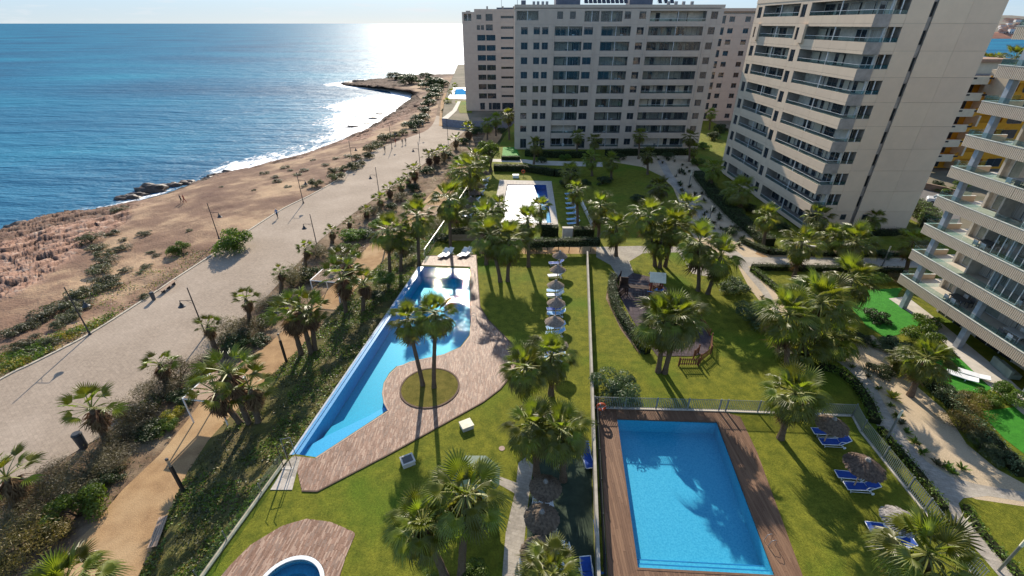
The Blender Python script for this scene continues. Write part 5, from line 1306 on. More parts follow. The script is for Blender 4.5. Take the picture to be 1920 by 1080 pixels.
hedge([(1560,480),(1640,480),(1760,480)], .7, .5, 'dark', 'low hedge before the tower end wall lawn')
hedge([(1536,440),(1610,441),(1700,440)], 1.2, .8, 'dark', 'hedge along the foot of the tower end wall')
hedge([(1704,395),(1738,416),(1735,440)], 2.2, 2.2, 'green', 'tall clipped hedge block beside the access road')
hedge([(1808,950),(1830,990),(1862,1025),(1912,1085)], .5, .35, 'green', 'low planting inside the lower right lawn edge')
hedge([(1665,640),(1700,690),(1760,740),(1850,830),(1915,895)], .9, .8, 'ole', 'loose hedge between the sandy bed and the turf of the near building')

# ------------------------------------------------------------------ ground cover
def scatter(name, pts, m, size, asp=.5, up=.8, seed=1):
    g = np.random.default_rng(seed); C = np.asarray(pts, float); n = len(C)
    N = np.tile([0, 0, up], (n, 1)); V, F = leaf_quads(C, N, size, asp, .8, seed); return ob(name, np_mesh(V, F, m, False, name), kind='stuff')
def bank_cover():
    g = np.random.default_rng(5); a, b, _ = BANK.shape
    for k, (m, n, sz) in enumerate(((SH_GREEN, 42000, .10), (SH_LOW, 18000, .10), (SH_DRY, 12000, .09), (SH_DARK, 7000, .11))):
        i = g.uniform(0, a-1.01, n*3); j = g.uniform(0, b-1.01, n*3); i0 = i.astype(int); j0 = j.astype(int); fi = (i-i0)[:, None]; fj = (j-j0)[:, None]
        P = (BANK[i0, j0]*(1-fi) + BANK[i0+1, j0]*fi)*(1-fj) + (BANK[i0, j0+1]*(1-fi) + BANK[i0+1, j0+1]*fi)*fj
        d = fbm(P[:, 0]*.5, P[:, 1]*.5, 4, 70+k*5); ok = d > .47; P = P[ok][:n]
        P[:, 2] += g.uniform(0, .28, len(P))*(fbm(P[:, 0]*1.2, P[:, 1]*1.2, 2, 90)+.2)
        scatter('ground_cover', P, m, sz, .5, .9, 80+k)
bank_cover()
def kerb_cover():
    g = np.random.default_rng(6)
    for k, (m, n, sz, lim) in enumerate(((SH_YEL, 16000, .08, .46), (SH_GREEN, 14000, .10, .46), (SH_LOW, 9000, .11, .47))):
        C = []
        X, Y, Z, Sg = CGRID; sel = (Sg < .16) & (Sg > .008) & (Y > 8) & (Y < 62)
        w_ = np.where(Y < 46, np.where(Sg < .15*np.clip((50-Y)/26, .15, 1), 1, .0), .10)
        idx = np.argwhere(sel & (w_ > 0)); pw = w_[sel & (w_ > 0)]; pw = pw/pw.sum()
        ch = idx[g.choice(len(idx), n, p=pw)]
        P = np.stack([X[ch[:, 0], ch[:, 1]], Y[ch[:, 0], ch[:, 1]], Z[ch[:, 0], ch[:, 1]]], 1); P[:, :2] += g.normal(0, .30, (n, 2))
        d = fbm(P[:, 0]*.4, P[:, 1]*.4, 4, 120+k*3); ok = d > lim; P = P[ok]; P[:, 2] += g.uniform(0, .35, len(P))
        kx = np.interp(P[:, 1], [p.y for p in KERBL], [p.x for p in KERBL]); P = P[P[:, 0] < kx-.15]
        scatter('ground_cover', P, m, sz, .5, .9, 110+k)
kerb_cover()
def soil_cover():
    g = np.random.default_rng(8); pl = [(p[0], p[1]) for p in [G(x, y, ZP) for x, y in PROM_R] + [G(x, y, ZP) for x, y in reversed(PATH_L)]]
    x0, x1 = min(p[0] for p in pl), max(p[0] for p in pl); y0, y1 = 8, max(p[1] for p in pl)
    P = [];
    while len(P) < 9000:
        x, y = g.uniform(x0, x1), g.uniform(y0, y1)
        if inside((x, y), pl): P.append((x, y, ZP-.02 + g.uniform(0, .22)))
    P = np.array(P); d = fbm(P[:, 0]*.4, P[:, 1]*.4, 4, 33)
    scatter('ground_cover', P[d > .46], SH_LOW, .12, .4, .7, 140); scatter('ground_cover', P[(d > .40) & (d <= .46)], SH_GREY, .12, .2, .6, 141)
soil_cover()
# ------------------------------------------------------------------ furniture of the place
BLACK = mat('dark_iron', (.035, .037, .04), .5, .4, (.022, .024, .026), 4)
GREYM = mat('grey_steel', (.30, .31, .32), .35, .5, metal=.6)
BLUE = mat('blue_sling', (.012, .065, .33), .7, .3, (.010, .05, .25), 5)
LBLUE = mat('pale_blue_sling', (.22, .42, .62), .7, .3, (.17, .34, .52), 5)
PLASTIC = mat('white_plastic', (.75, .76, .77), .4, .4, (.66, .67, .68), 4)
CREAMP = mat('cream_plastic', (.62, .54, .38), .5, .4)
WOOD = mat('weathered_wood', (.44, .31, .22), .8, .2, (.31, .215, .15), 3, 6, .3, 10, stretch=(.3, 4, 4))
PWOOD = mat('playground_wood', (.17, .065, .028), .7, .3, (.11, .042, .02), 3, 6, .2, 10)
DKWOOD = mat('dark_wood', (.06, .032, .02), .75, .25, (.035, .02, .014), 3)
THATCH = mat('thatch', (.20, .145, .105), .95, .1, (.085, .062, .048), 7, 6, .8, 30, rand=.15)
THATCHG = mat('thatch_silver', (.40, .37, .34), .9, .15, (.14, .12, .11), 7, 6, .8, 30)
ROPE = mat('rope', (.20, .19, .18), .9, .1)
RED = mat('red_plastic', (.50, .045, .02), .5, .4)
ORANGE = mat('lifebuoy_orange', (.62, .10, .03), .5, .4)
BLUEP = mat('blue_plastic', (.01, .13, .42), .35, .5)
CREAM = mat('cream_board', (.72, .66, .50), .6, .3)
def tilted(p, q, z0): pass

# lamp posts along the promenade
def lamp_proto():
    o = thing('street_lamp', 'x', 'street lamp')
    MB().tube([(0,0,0),(0,0,.5),(0,0,5.8)], [.095,.075,.05], 8).build('pole', BLACK, o)
    MB().lathe([(0,0),(.17,0),(.17,.08),(.11,.16),(.10,.45),(.075,.5)], 10).build('base', BLACK, o)
    m = MB(); m.tube([(0,0,4.3),(1.25,0,4.3)], .03, 6); m.tube([(0,0,3.9),(.55,0,4.28)], .018, 5); m.box(1.21,1.29,-.02,.02,4.05,4.3); m.build('arm', BLACK, o)
    m = MB(); m.lathe([(.02,4.1),(.09,4.06),(.12,3.9),(.22,3.72),(.36,3.60),(.36,3.57),(.2,3.6),(.0,3.62)], 14, (1.25,0,0)); s = m.build('lamp_shade', BLACK, o)
    MB().lathe([(.0,3.50),(.12,3.54),(.16,3.6),(0,3.61)], 10, (1.25,0,0)).build('lamp_glass', PLASTIC, s)
    return Proto(o)
LP = lamp_proto()
sea_l = [(169,627,'nearest to the lower left'),(411,448,'rising behind the big dome bush'),(569,381,'beside the brown earth'),(662,312,'between the dark shrubs'),(735,279,'beside the walkers'),(787,258,'farthest along')]
for x, y, l in sea_l: LP.at(G(x, y, ZP), R(rng.uniform(-6, 6)), f'dark street lamp of the sea side row, {l}', 'sea side street lamps')
gar_l = [(386,628,'above the lone skirted palm pair'),(597,472,'behind the grey bush near the pergola'),(712,370,'beside the small palm clump'),(788,314,'level with the bushy row'),(840,262,'last before the end wall')]
for x, y, l in gar_l: LP.at(G(x, y, ZP), R(180+rng.uniform(-6, 6)), f'dark street lamp of the garden side row, {l}', 'garden side street lamps')
# post lights on the sand path
def post_proto():
    o = thing('post_light', 'x', 'light post'); m = MB(); m.box(-.09,.09,-.09,.09,0,2.75); m.build('post', mat('dark_post', (.045, .035, .028), .7, .3), o)
    MB().lathe([(.085,2.76),(.085,3.4)], 10).build('lens', glass_mat('lamp_lens', (.75,.75,.72), .6, .05, .35, (.4,.38,.33)), o)
    MB().lathe([(0,3.52),(.10,3.5),(.11,3.4),(0,3.4)], 10).build('cap', BLACK, o); MB().box(-.12,.12,-.12,.12,0,.05).build('base', BLACK, o); return Proto(o)
PPL = post_proto()
for x, y, l in ((346,924,'dark square post light at the edge of the planted bank, nearer one'),(538,681,'dark square post light beside the three shaggy palms'),(722,470,'dark post light at the paved cross path')): PPL.at(G(x, y, ZP), 0, l, 'post lights on the sand path')
# garden light columns
def column_light():
    o = thing('garden_light', 'x', 'light post'); MB().lathe([(.07,0),(.07,2.3)], 10).build('post', GREYM, o); MB().lathe([(.08,2.3),(.08,3.0),(0,3.02)], 10).build('diffuser', CREAM, o); return Proto(o)
GLP = column_light()
for x, y, l in ((1652,503,'pale column light before the near building end'),(1556,478,'pale column light by the palm on the cross path'),(1328,422,'pale column light standing in the shaded gravel walk'),(1452,584,'pale column light beside the dense palm clump'),(1660,826,'pale column light outside the pool fence'),(1872,1070,'pale column light at the lower right corner'),(1570,482,'second pale column light on the cross path'),(1291,352,'pale column light on the gravel walk near the slab')):
    GLP.at(G(x, y), 0, l, 'garden column lights')

# benches and bins
def bench(x0, y0, x1, y1, z, label, back=False):
    a = G(x0, y0, z); b = G(x1, y1, z); d = (b-a); L = d.length; rz = math.atan2(d.y, d.x)
    o = thing('bench', label, 'bench', a, rz)
    for k in range(4):
        m = MB(); m.box(0, L, -.26+k*.135, -.26+k*.135+.11, .42, .47); m.build('slat', WOOD, o)
    for u in (.15, .5, .85):
        m = MB(); m.box(L*u-.05, L*u+.05, -.22, .24, 0, .415); m.build('leg', BLACK, o)
    if back:
        for k in range(2):
            m = MB(); m.box(0, L, .30, .34, .62+k*.16, .74+k*.16); m.build('backrest_slat', WOOD, o)
    return o
bench(290, 1034, 311, 976, ZP, 'long pinkish wooden slat bench at the foot of the planted bank')
bench(303, 552, 330, 531, ZP, 'dark bench at the promenade kerb beside a litter bin', True)
bench(217, 787, 236, 770, ZP, 'wooden bench half hidden by the feathery grey bush', False)
def binp(x, y, z, m_, label, h=1.05, r=.24):
    o = thing('litter_bin', label, 'litter bin', G(x, y, z)); MB().lathe([(0,.03),(r*.85,.03),(r,h*.85)], 14).build('body', m_, o); MB().lathe([(r*1.06,h*.86),(r*1.06,h*.92),(r*.8,h),(0,h)], 14).build('lid', BLACK, o)
    m = MB(); m.tube([(0,r*1.02,.0),(0,r*1.02,h)], .03, 6); m.build('post', BLACK, o); return o
binp(289, 562, ZP, mat('bin_grey', (.07, .075, .08), .5), 'dark litter bin at the sea side kerb beside the bench')
binp(158, 838, ZP, MATS['bin_grey'], 'dark cylindrical litter bin at the promenade edge by the big skirted palm', 1.5, .33)

# pergolas
def pergola(c, rz, L, W, hgt, m_, nsl, label, slm=None):
    o = thing('pergola', label, 'pergola', c, rz)
    for x in (-L/2, L/2):
        for y in (-W/2, W/2):
            m = MB(); m.box(x-.045, x+.045, y-.045, y+.045, 0, hgt); m.build('post', m_, o)
    for y in (-W/2, W/2):
        m = MB(); m.box(-L/2-.06, L/2+.06, y-.04, y+.04, hgt+.003, hgt+.10); m.build('beam', m_, o)
    for x in (-L/2, L/2):
        m = MB(); m.box(x-.055, x+.055, -W/2+.06, W/2-.06, hgt+.003, hgt+.10); m.build('beam', m_, o)
    for k in range(nsl):
        x = -L/2+.15 + (L-.3)*k/(nsl-1); m = MB(); m.box(x-.05, x+.05, -W/2, W/2, hgt+.103, hgt+.14); m.build('slat', slm or m_, o)
    return o
p = G(420, 790, ZP); pergola((p.x-.6, p.y+1.2, ZP), R(-9), 3.2, 3.2, 2.6, WHITE, 26, 'white framed pergola hidden behind the shaggy palms above the planted bank', WOOD)
p = G(622, 560, ZP); pergola((p.x, p.y+.8, ZP), R(-9), 3.2, 3.0, 2.7, WHITE, 16, 'white framed pergola with slats beside the grey tamarisk', WOOD)
p = G(800, 425, ZP); pergola((p.x, p.y, ZP), R(-9), 4.6, 4.2, 2.8, WOOD, 18, 'brown wooden slatted pergola on the far sand path')
sheet('cross_path', [(690,487),(722,487),(724,501),(664,501)], STONE, ZP+.03)

# sun loungers
def lounger_proto(sl, fr):
    o = thing('sun_lounger', 'x', 'sun lounger'); m = MB()
    for y in (-.31, .31):
        m.tube([(-.95,y,.30),(.35,y,.34)], .028, 6); m.tube([(.35,y,.34),(.92,y,.80)], .026, 6)
        m.tube([(-.78,y,.31),(-.70,y,0)], .026, 6); m.tube([(.1,y,.33),(.28,y,.62),(.62,y,.60)], .02, 6); m.tube([(.30,y,.33),(.62,y,.10)], .026, 6)
        m.tube([(-.7,y,.12),(.62,y,.12)], .02, 6)
    m.tube([(-.95,-.31,.30),(-.95,.31,.30)], .028, 6); m.tube([(.92,-.31,.80),(.92,.31,.80)], .026, 6); m.tube([(.62,-.31,.1),(.62,.31,.1)], .02, 6)
    m.build('frame', fr, o, smooth=True)
    m = MB(); m.box(-.93,.34,-.285,.285,.315,.335); m.build('seat', sl, o)
    M = Matrix.Translation((.36,0,.345)) @ Matrix.Rotation(-math.atan2(.46,.57), 4, 'Y'); m = MB(); m.box(0,.70,-.285,.285,-.01,.012,M); m.build('backrest', sl, o)
    for y in (-.35, .35):
        m = MB(); m.tube([(.62,y-.02,.1),(.62,y+.02,.1)], .10, 10); m.build('wheel', fr, o)
    return Proto(o)
LB = lounger_proto(BLUE, PLASTIC); LW = lounger_proto(PLASTIC, PLASTIC); LL = lounger_proto(LBLUE, PLASTIC)
def put(pr, x, y, rz, label, group): return pr.at(G(x, y, 0), R(rz), label, group)
g_ = 'blue loungers on the pool lawn'
put(LB, 1547, 815, -6, 'blue lounger under the shaded parasol in the fence corner, farther one', g_)
put(LB, 1561, 834, -4, 'blue lounger under the shaded parasol in the fence corner, nearer one', g_)
put(LB, 1594, 897, -8, 'blue lounger under the middle thatched parasol of the pool lawn, farther one', g_)
put(LB, 1611, 918, -5, 'blue lounger under the middle thatched parasol of the pool lawn, nearer one', g_)
put(LB, 1655, 996, -8, 'blue lounger with a pale towel beside the silvery parasol', g_)
put(LB, 1672, 1026, -5, 'blue lounger half hidden by the large bright palm', g_)
ordn = ['first', 'second', 'third', 'fourth', 'fifth', 'sixth', 'seventh', 'eighth', 'ninth', 'tenth', 'eleventh', 'twelfth']
for k, (x, y, pr) in enumerate(((1043,497,LB),(1042,520,LW),(1041,549,LL),(1041,557,LW),(1042,583,LB),(1043,592,LL),(1042,618,LL),(1041,629,LL),(1040,664,LB),(1040,674,LL))):
    put(pr, x, y, rng.uniform(-4, 8), f'{ordn[k]} lounger from the hedge in the row along the dividing wall', 'loungers along the dividing wall')
put(LB, 1100, 862, 97, 'blue lounger against the dividing wall right of the palm pair', 'blue loungers by the shaded tables'); put(LB, 1102, 1090, 95, 'blue lounger cut by the lower edge against the dividing wall', 'blue loungers by the shaded tables')
for k, (x, y) in enumerate(((832,480),(841,479),(868,479),(877,478))): put(LW, x, y, 62, f'{ordn[k]} white lounger from the sea side at the far end of the long pool', 'white loungers at the long pool end')
for k, (x, y) in enumerate(((909,340),(905,353),(899,365),(891,378),(884,393),(877,408))): put(LW, x, y, 6, f'{ordn[k]} white lounger from the slab in the row left of the far pool', 'loungers left of the far pool')
for k, (x, y) in enumerate(((1069,366),(1070,375),(1071,384),(1072,393),(1073,403),(1074,414),(1075,422))): put(LL, x, y, 6, f'{ordn[k]} pale lounger from the slab in the shaded row right of the far pool', 'loungers right of the far pool')
t = thing('towel', 'pale towel lying over the back of the blue lounger by the silvery parasol', 'towel', G(1655, 996) + Vector((.1, 0, .35)), R(-8)); MB().box(-.1,.2,-.27,.27,0,.03).build('cloth', PLASTIC, t)
def sunbed(x, y, rz, label):
    o = thing('sunbed', label, 'sun lounger', G(x, y), R(rz), 'white sunbeds on the turf'); m = MB(); m.box(-1,.45,-.36,.36,.24,.30); m.build('seat', PLASTIC, o)
    M = Matrix.Translation((.45,0,.27)) @ Matrix.Rotation(R(-8), 4, 'Y'); m = MB(); m.box(0.005,.65,-.36,.36,-.03,.03,M); m.build('backrest', PLASTIC, o)
    for x_ in (-.85, .3):
        m = MB(); m.box(x_-.04,x_+.04,-.34,.34,0,.238); m.build('leg', PLASTIC, o)
sunbed(1800, 709, -42, 'left white sunbed on the synthetic turf by the near building'); sunbed(1822, 706, -38, 'right white sunbed on the synthetic turf by the near building')

# thatched parasols
def parasol_proto(r, tm):
    o = thing('thatched_parasol', 'x', 'parasol'); MB().tube([(0,0,0),(0,0,2.45)], .045, 8).build('pole', WOOD, o)
    rr = random.Random(int(r*100)); m = MB(); n = 150
    m.lathe([(r*.98,1.92),(r*.5,2.22),(.04,2.5)], 28)
    for ring, (ra, rb, za, zb, k) in enumerate(((.0, .55, 2.56, 2.27, 70), (.30, .82, 2.40, 2.08, 120), (.55, 1.06, 2.26, 1.90, 170))):
        for i in range(k):
            a = 2*math.pi*(i+rr.random())/k; w_ = .05*rr.uniform(.6, 1.4); e = rb*rr.uniform(.93, 1.06); dz = rr.uniform(-.02, .03)
            ca, sa = math.cos(a), math.sin(a)
            m.add([(ra*r*ca - w_*.5*sa, ra*r*sa + w_*.5*ca, za+dz), (ra*r*ca + w_*.5*sa, ra*r*sa - w_*.5*ca, za+dz), (e*r*ca + w_*sa, e*r*sa - w_*ca, zb+dz), (e*r*ca - w_*sa, e*r*sa + w_*ca, zb+dz)], [(0,1,2,3)])
    m.build('thatch', tm, o); MB().lathe([(.16,2.5),(.10,2.66),(0,2.68)], 10).build('cap', THATCHG, o)
    m = MB()
    for k in range(8):
        a = k*math.pi/4; m.tube([(0,0,2.35),(r*.9*math.cos(a),r*.9*math.sin(a),1.93)], .015, 4)
    m.build('ribs', WOOD, o); return Proto(o)
PA = parasol_proto(1.0, THATCH); PG = parasol_proto(.92, THATCHG); PSM = parasol_proto(.94, THATCH); PSL = parasol_proto(.86, mat('thatch_pale', (.36, .285, .22), .95, .1, (.20, .155, .12), 7, 6, .8, 30, rand=.12))
def para(pr, cx, cy, h, label, group, scl=None):          # canopy seen at (cx, cy)
    q = G(cx, cy, h); return pr.at((q.x, q.y, 0), rng.uniform(0, 6), label, group, scl)
para(PA, 1562, 792, 2.2, 'dark thatched parasol in the fence corner of the pool lawn', 'parasols on the pool lawn'); para(PA, 1622, 873, 2.2, 'brown thatched parasol in the middle of the pool lawn edge', 'parasols on the pool lawn', 1.08); para(PG, 1692, 971, 2.2, 'silvery thatched parasol beside the large bright palm', 'parasols on the pool lawn')
for k, (x, y) in enumerate(((1050,476),(1046,502),(1042,531),(1043,564),(1040,599),(1046,642))): para(PSL, x, y, 2.2, f'{ordn[k]} thatched parasol from the hedge in the lounger row along the dividing wall', 'parasols along the dividing wall')
para(PSM, 1023, 908, 2.2, 'shaded thatched parasol under the palm pair', 'parasols on the dark turf', .98); para(PSM, 1016, 966, 2.2, 'middle thatched parasol beside the white tables', 'parasols on the dark turf', 1.0); para(PSM, 1011, 1032, 2.2, 'nearest thatched parasol over white chairs at the lower edge', 'parasols on the dark turf', 1.0)
for k, (x, y) in enumerate(((911,323),(899,346),(890,359),(883,372),(877,387))): para(PSM, x, y, 2.2, f'{ordn[k]} grey thatched parasol from the slab in the row left of the far pool', 'parasols left of the far pool')

# white tables and plastic chairs on the dark turf
def chair_proto(mm):
    o = thing('plastic_chair', 'x', 'chair'); m = MB(); m.box(-.23,.23,-.23,.23,.42,.45); m.build('seat', mm, o)
    m = MB()
    for k in range(5): m.box(-.21+k*.09,-.15+k*.09,.21,.24,.45,.84)
    m.box(-.24,.24,.205,.245,.841,.90); m.build('backrest', mm, o)
    for x in (-.2, .2):
        for y in (-.2, .2): m = MB(); m.box(x-.025,x+.025,y-.025,y+.025,0,.419); m.build('leg', mm, o)
    for x in (-.26, .26): m = MB(); m.box(x-.02,x+.02,-.22,.24,.63,.66); m.box(x-.02,x+.02,-.22,-.18,.451,.629); m.build('armrest', mm, o)
    return Proto(o)
CW = chair_proto(PLASTIC); CCm = chair_proto(CREAMP)
def table(x, y, rz, label):
    o = thing('plastic_table', label, 'table', G(x, y), R(rz)); m = MB(); m.box(-.45,.45,-.45,.45,.70,.735); m.build('tabletop', PLASTIC, o)
    for u in (-.38, .38):
        for v in (-.38, .38): m = MB(); m.box(u-.03,u+.03,v-.03,v+.03,0,.699); m.build('leg', PLASTIC, o)
table(1023, 955, 4, 'square white table between the upper and middle parasols on the dark turf'); table(1043, 1040, -6, 'square white table right of the nearest parasol on the dark turf')
CW.at(G(1005, 955), R(80), 'white chair left of the upper white table', 'chairs on the dark turf'); CCm.at(G(1038, 1016), R(4), 'cream chair behind the lower white table', 'chairs on the dark turf')
CW.at(G(1060, 1042), R(-80), 'white chair right of the lower white table', 'chairs on the dark turf'); CW.at(G(1050, 1068), R(175), 'white chair in front of the lower white table', 'chairs on the dark turf')
CW.at(G(984, 1062), R(60), 'white chair left of the nearest parasol', 'chairs on the dark turf'); CCm.at(G(975, 1080), R(70), 'cream chair lowest at the path edge', 'chairs on the dark turf')

# ------------------------------------------------------------------ walls, fences, rails
def low_wall(pts, wd, h, m_, label, z0=0.0, capm=None):
    line = [Vector((p.x, p.y, 0)) for p in GP(pts)]; o = thing('garden_wall', label, 'wall', (line[0].x, line[0].y, z0))
    for a, b in zip(line[:-1], line[1:]):
        d = b-a; M = Matrix.Translation((a.x, a.y, 0)) @ d.to_track_quat('X', 'Z').to_matrix().to_4x4(); n = max(1, int(d.length/2.2))
        for k in range(n):
            m = MB(); m.box(d.length*k/n+.006, d.length*(k+1)/n-.006, -wd/2, wd/2, z0, h-.05, M); m.build('wall_panel', m_, o, world=True)
            m = MB(); m.box(d.length*k/n+.004, d.length*(k+1)/n-.004, -wd/2-.03, wd/2+.03, h-.049, h, M); m.build('coping', capm or m_, o, world=True)
    return o
RENDER = mat('wall_render', (.56, .52, .46), .85, .2, (.46, .42, .37), 1.5, 5)
low_wall([(1100,486),(1104,600),(1109,760),(1120,1130)], .12, 1.2, mat('aged_render', (.40, .36, .30), .9, .1, (.30, .27, .22), 1.5, 6), 'long pale dividing wall between the lounger lawn and the playground lawn')
low_wall([(372,1092),(425,1018),(490,928),(536,864)], .18, .12, mat('stone_wall', (.42, .36, .26), .9, .2, (.30, .25, .18), 3), 'pale topped retaining wall along the planted bank', -1.0, MATS['stone_wall'] if 'stone_wall' in MATS else None)
low_wall([(1086,374),(1110,425)], .2, .7, RENDER, 'short pale wall beside the shaded loungers right of the far pool')
low_wall([(1480,462),(1530,468)], .2, .5, RENDER, 'low wall corner of the tower garden')
def fence(pts, label, h=1.2, sp=.135, m_=None, kerbm=CONC, z0=0.0, curb=True, wdt=.045):
    line = [Vector((p.x, p.y, z0)) for p in GP(pts, z0)]; m_ = m_ or mat('fence_metal', (.25, .265, .24), .45, .5, (.19, .20, .18), 5)
    o = thing('metal_fence', label, 'fence', line[0]); bar = MB().box(-wdt/2, wdt/2, -.011, .011, .12, h).mesh(m_)
    post = MB().box(-.035,.035,-.035,.035,0,h+.06).mesh(m_); cnt = 0
    for a, b in zip(line[:-1], line[1:]):
        d = b-a; L = d.length; rz = math.atan2(d.y, d.x); M = Matrix.Translation(a) @ Matrix.Rotation(rz, 4, 'Z')
        for z in (.14, h-.08):
            m = MB(); m.box(0, L, .0115, .03, z, z+.04, M); m.build('rail', m_, o, world=True)
        if curb: m = MB(); m.box(-.06, L, -.09, .09, 0, .07, M); m.build('kerb', kerbm, o, world=True)
        n = int(L/sp)
        for k in range(n):
            q = a.lerp(b, (k+.5)/n); pp = q - line[0]
            if k % 18 == 0: ob('post', post, o, a.lerp(b, k/n)-line[0], (0, 0, rz))
            ob('bar', bar, o, pp, (0, 0, rz))
    return o
fence([(1113,765),(1360,771),(1598,780)], 'grey green metal railing along the far side of the rectangular pool')
fence([(1598,780),(1614,810),(1732,958),(1835,1095)], 'grey metal railing on the right of the pool lawn')
fence([(1117,770),(1133,1100)], 'dark metal railing between the dividing wall and the timber deck', 1.2, m_=BLACK, curb=False)
def glass_rail(pts, label, h=1.1, z0=0.0, m_=None):
    line = resample([Vector((p.x, p.y, z0)) for p in GP(pts, z0)], 1.8); o = thing('glass_railing', label, 'railing', line[0]); m_ = m_ or GREYM
    for a, b in zip(line[:-1], line[1:]):
        m = MB(); m.box(a.x-.025,a.x+.025,a.y-.025,a.y+.025,z0,z0+h); m.build('post', m_, o, world=True)
        d = b-a; M = Matrix.Translation(a) @ d.to_track_quat('X', 'Z').to_matrix().to_4x4()
        m = MB(); m.box(.05, d.length-.05, -.006, .006, .08, h-.06, M); m.build('glass', RAILG, o, world=True)
        if m_ is not GREYM: m = MB(); m.box(0, d.length, -.025, .025, h+.001, h+.035, M); m.build('handrail', m_, o, world=True)
glass_rail([(372,1086),(425,1012),(490,922),(532,862)], 'glass railing on the retaining wall above the planted bank', .85, .12)
glass_rail([(797,482),(836,424),(880,356),(925,288)], 'pale railing along the terrace edge beside the far pool lawn', 1.1, 0, FRAMEW)
# wooden slat fence by the far pool
def slat_fence(a, b, h, label, m_):
    a = G(*a); b = G(*b); d = b-a; L = d.length; o = thing('wooden_fence', label, 'fence', a, math.atan2(d.y, d.x)); n = int(L/.16)
    sl = MB().box(-.055,.055,-.012,.012,.05,h).mesh(m_)
    for k in range(n): ob('slat', sl, o, ((k+.5)*L/n, 0, 0))
    for z in (.2, h-.25): MB().box(0, L, .013, .05, z, z+.07).build('rail', m_, o)
    return o
slat_fence((846,452), (908,452), 1.0, 'yellowish wooden slat fence under the hedge left of the far pool', WOOD)
slat_fence((1745,403), (1752,420), 1.2, 'slat fence piece by the access road', WOOD)

# ------------------------------------------------------------------ playground
TILE = [mat('rubber_tile_a', (.085, .065, .068), .9, .15, (.06, .046, .05), 4, 5), mat('rubber_tile_b', (.105, .08, .08), .9, .15, (.075, .058, .06), 4, 5)]
pg = GP([(1158,548),(1166,528),(1186,512),(1230,522),(1262,552),(1300,598),(1336,632),(1326,662),(1300,668),(1262,668),(1232,668),(1206,632),(1180,590)])
ps = struct('playground_floor', MB().poly(cut(pg, .012)), JOINT)
ang = R(-8); ca, sa = math.cos(ang), math.sin(ang); lp = [(p.x*ca+p.y*sa, -p.x*sa+p.y*ca) for p in pg]
x0 = min(p[0] for p in lp); y0 = min(p[1] for p in lp); T_ = .68
for i in range(40):
    for j in range(40):
        q = clip_rect(lp, x0+i*T_+.012, x0+(i+1)*T_-.012, y0+j*T_+.012, y0+(j+1)*T_-.012)
        if len(q) < 3: continue
        q = [(u*ca-v*sa, u*sa+v*ca) for u, v in q]
        if sum(q[k-1][0]*q[k][1]-q[k][0]*q[k-1][1] for k in range(len(q))) < 0: q = q[::-1]
        n = len(q); m = MB(); zt = .04+.006*rng.random(); m.add([(x, y, zt) for x, y in q]+[(x, y, .013) for x, y in q], [tuple(range(n))]+[(k, n+k, n+(k+1) % n, (k+1) % n) for k in range(n)])
        m.build('rubber_tile', TILE[rng.random() < .4], ps)
def pickets(pts, label, h=.85, m_=PWOOD, sp=.19, closed_top=True):
    line = GP(pts); o = thing('picket_fence', label, 'fence', line[0]); pk = MB().box(-.045,.045,-.012,.012,.06,h).mesh(m_); po = MB().box(-.05,.05,-.05,.05,0,h+.12).mesh(m_)
    for a, b in zip(line[:-1], line[1:]):
        d = b-a; rz = math.atan2(d.y, d.x); L = d.length; M = Matrix.Translation(a) @ Matrix.Rotation(rz, 4, 'Z'); n = max(2, int(L/sp))
        for k in range(n): ob('picket', pk, o, a.lerp(b, (k+.5)/n)-line[0], (0, 0, rz))
        for z in (.18, h-.22): m = MB(); m.box(.05, L-.05, .013, .045, z, z+.08, M); m.build('rail', m_, o, world=True)
        ob('post', po, o, a-line[0]); 
    ob('post', po, o, line[-1]-line[0])
    return o
pickets([(1272,686),(1309,686)], 'brown picket fence panel at the near end of the playground'); pickets([(1312,680),(1332,664),(1333,640)], 'brown picket fence turning the right corner of the playground')
pickets([(1313,602),(1330,630)], 'brown picket rail along the right side of the playground', .7); pickets([(1300,672),(1309,662)], 'open picket gate of the playground', .85)
pickets([(1159,552),(1153,538),(1163,522)], 'dark picket fence at the playground entrance corner', .9, DKWOOD); pickets([(1160,560),(1172,549)], 'short dark picket piece at the playground entrance', .8, DKWOOD)
pickets([(1240,556),(1268,572)], 'dark low fence behind the slide', .7, DKWOOD)
# tower with slide
c = G(1226, 556); o = thing('playground_tower', 'red brown play tower with a cream gable roof and a bridge', 'play tower', c, R(-10))
for x in (-.6, .6):
    for y in (-.6, .6): m = MB(); m.box(x-.06,x+.06,y-.06,y+.06,0,2.35); m.build('post', mat('red_post', (.24, .05, .025), .6, .3), o)
m = MB(); m.box(-.66,.66,-.66,.66,1.0,1.08); m.build('platform', PWOOD, o)
for s in (-1, 1):
    m = MB(); v = [(-.85, 0, 3.05), (.85, 0, 3.05), (.85, s*.95, 2.3), (-.85, s*.95, 2.3)]; v2 = [(x, y, z-.05) for x, y, z in v]; m.add(v+v2, [(0,1,2,3),(7,6,5,4),(0,4,5,1),(1,5,6,2),(2,6,7,3),(3,7,4,0)]); m.build('roof_panel', CREAM, o)
for x in (-.62, .62):
    m = MB(); m.add([(x,-.85,2.36),(x,.85,2.36),(x,0,2.98)], [(0,1,2)]); m.build('gable_panel', DKWOOD, o)
for k in range(6):
    for y in (-.6, .6):
        if y < 0 and 1 < k < 5: continue
        m = MB(); m.box(-.5+k*.2-.03,-.5+k*.2+.03,y-.02,y+.02,1.081,1.75); m.build('baluster', MATS['red_post'], o)
m = MB(); m.box(-2.9,-.67,-.35,.35,1.02,1.07); m.build('bridge', DKWOOD, o)
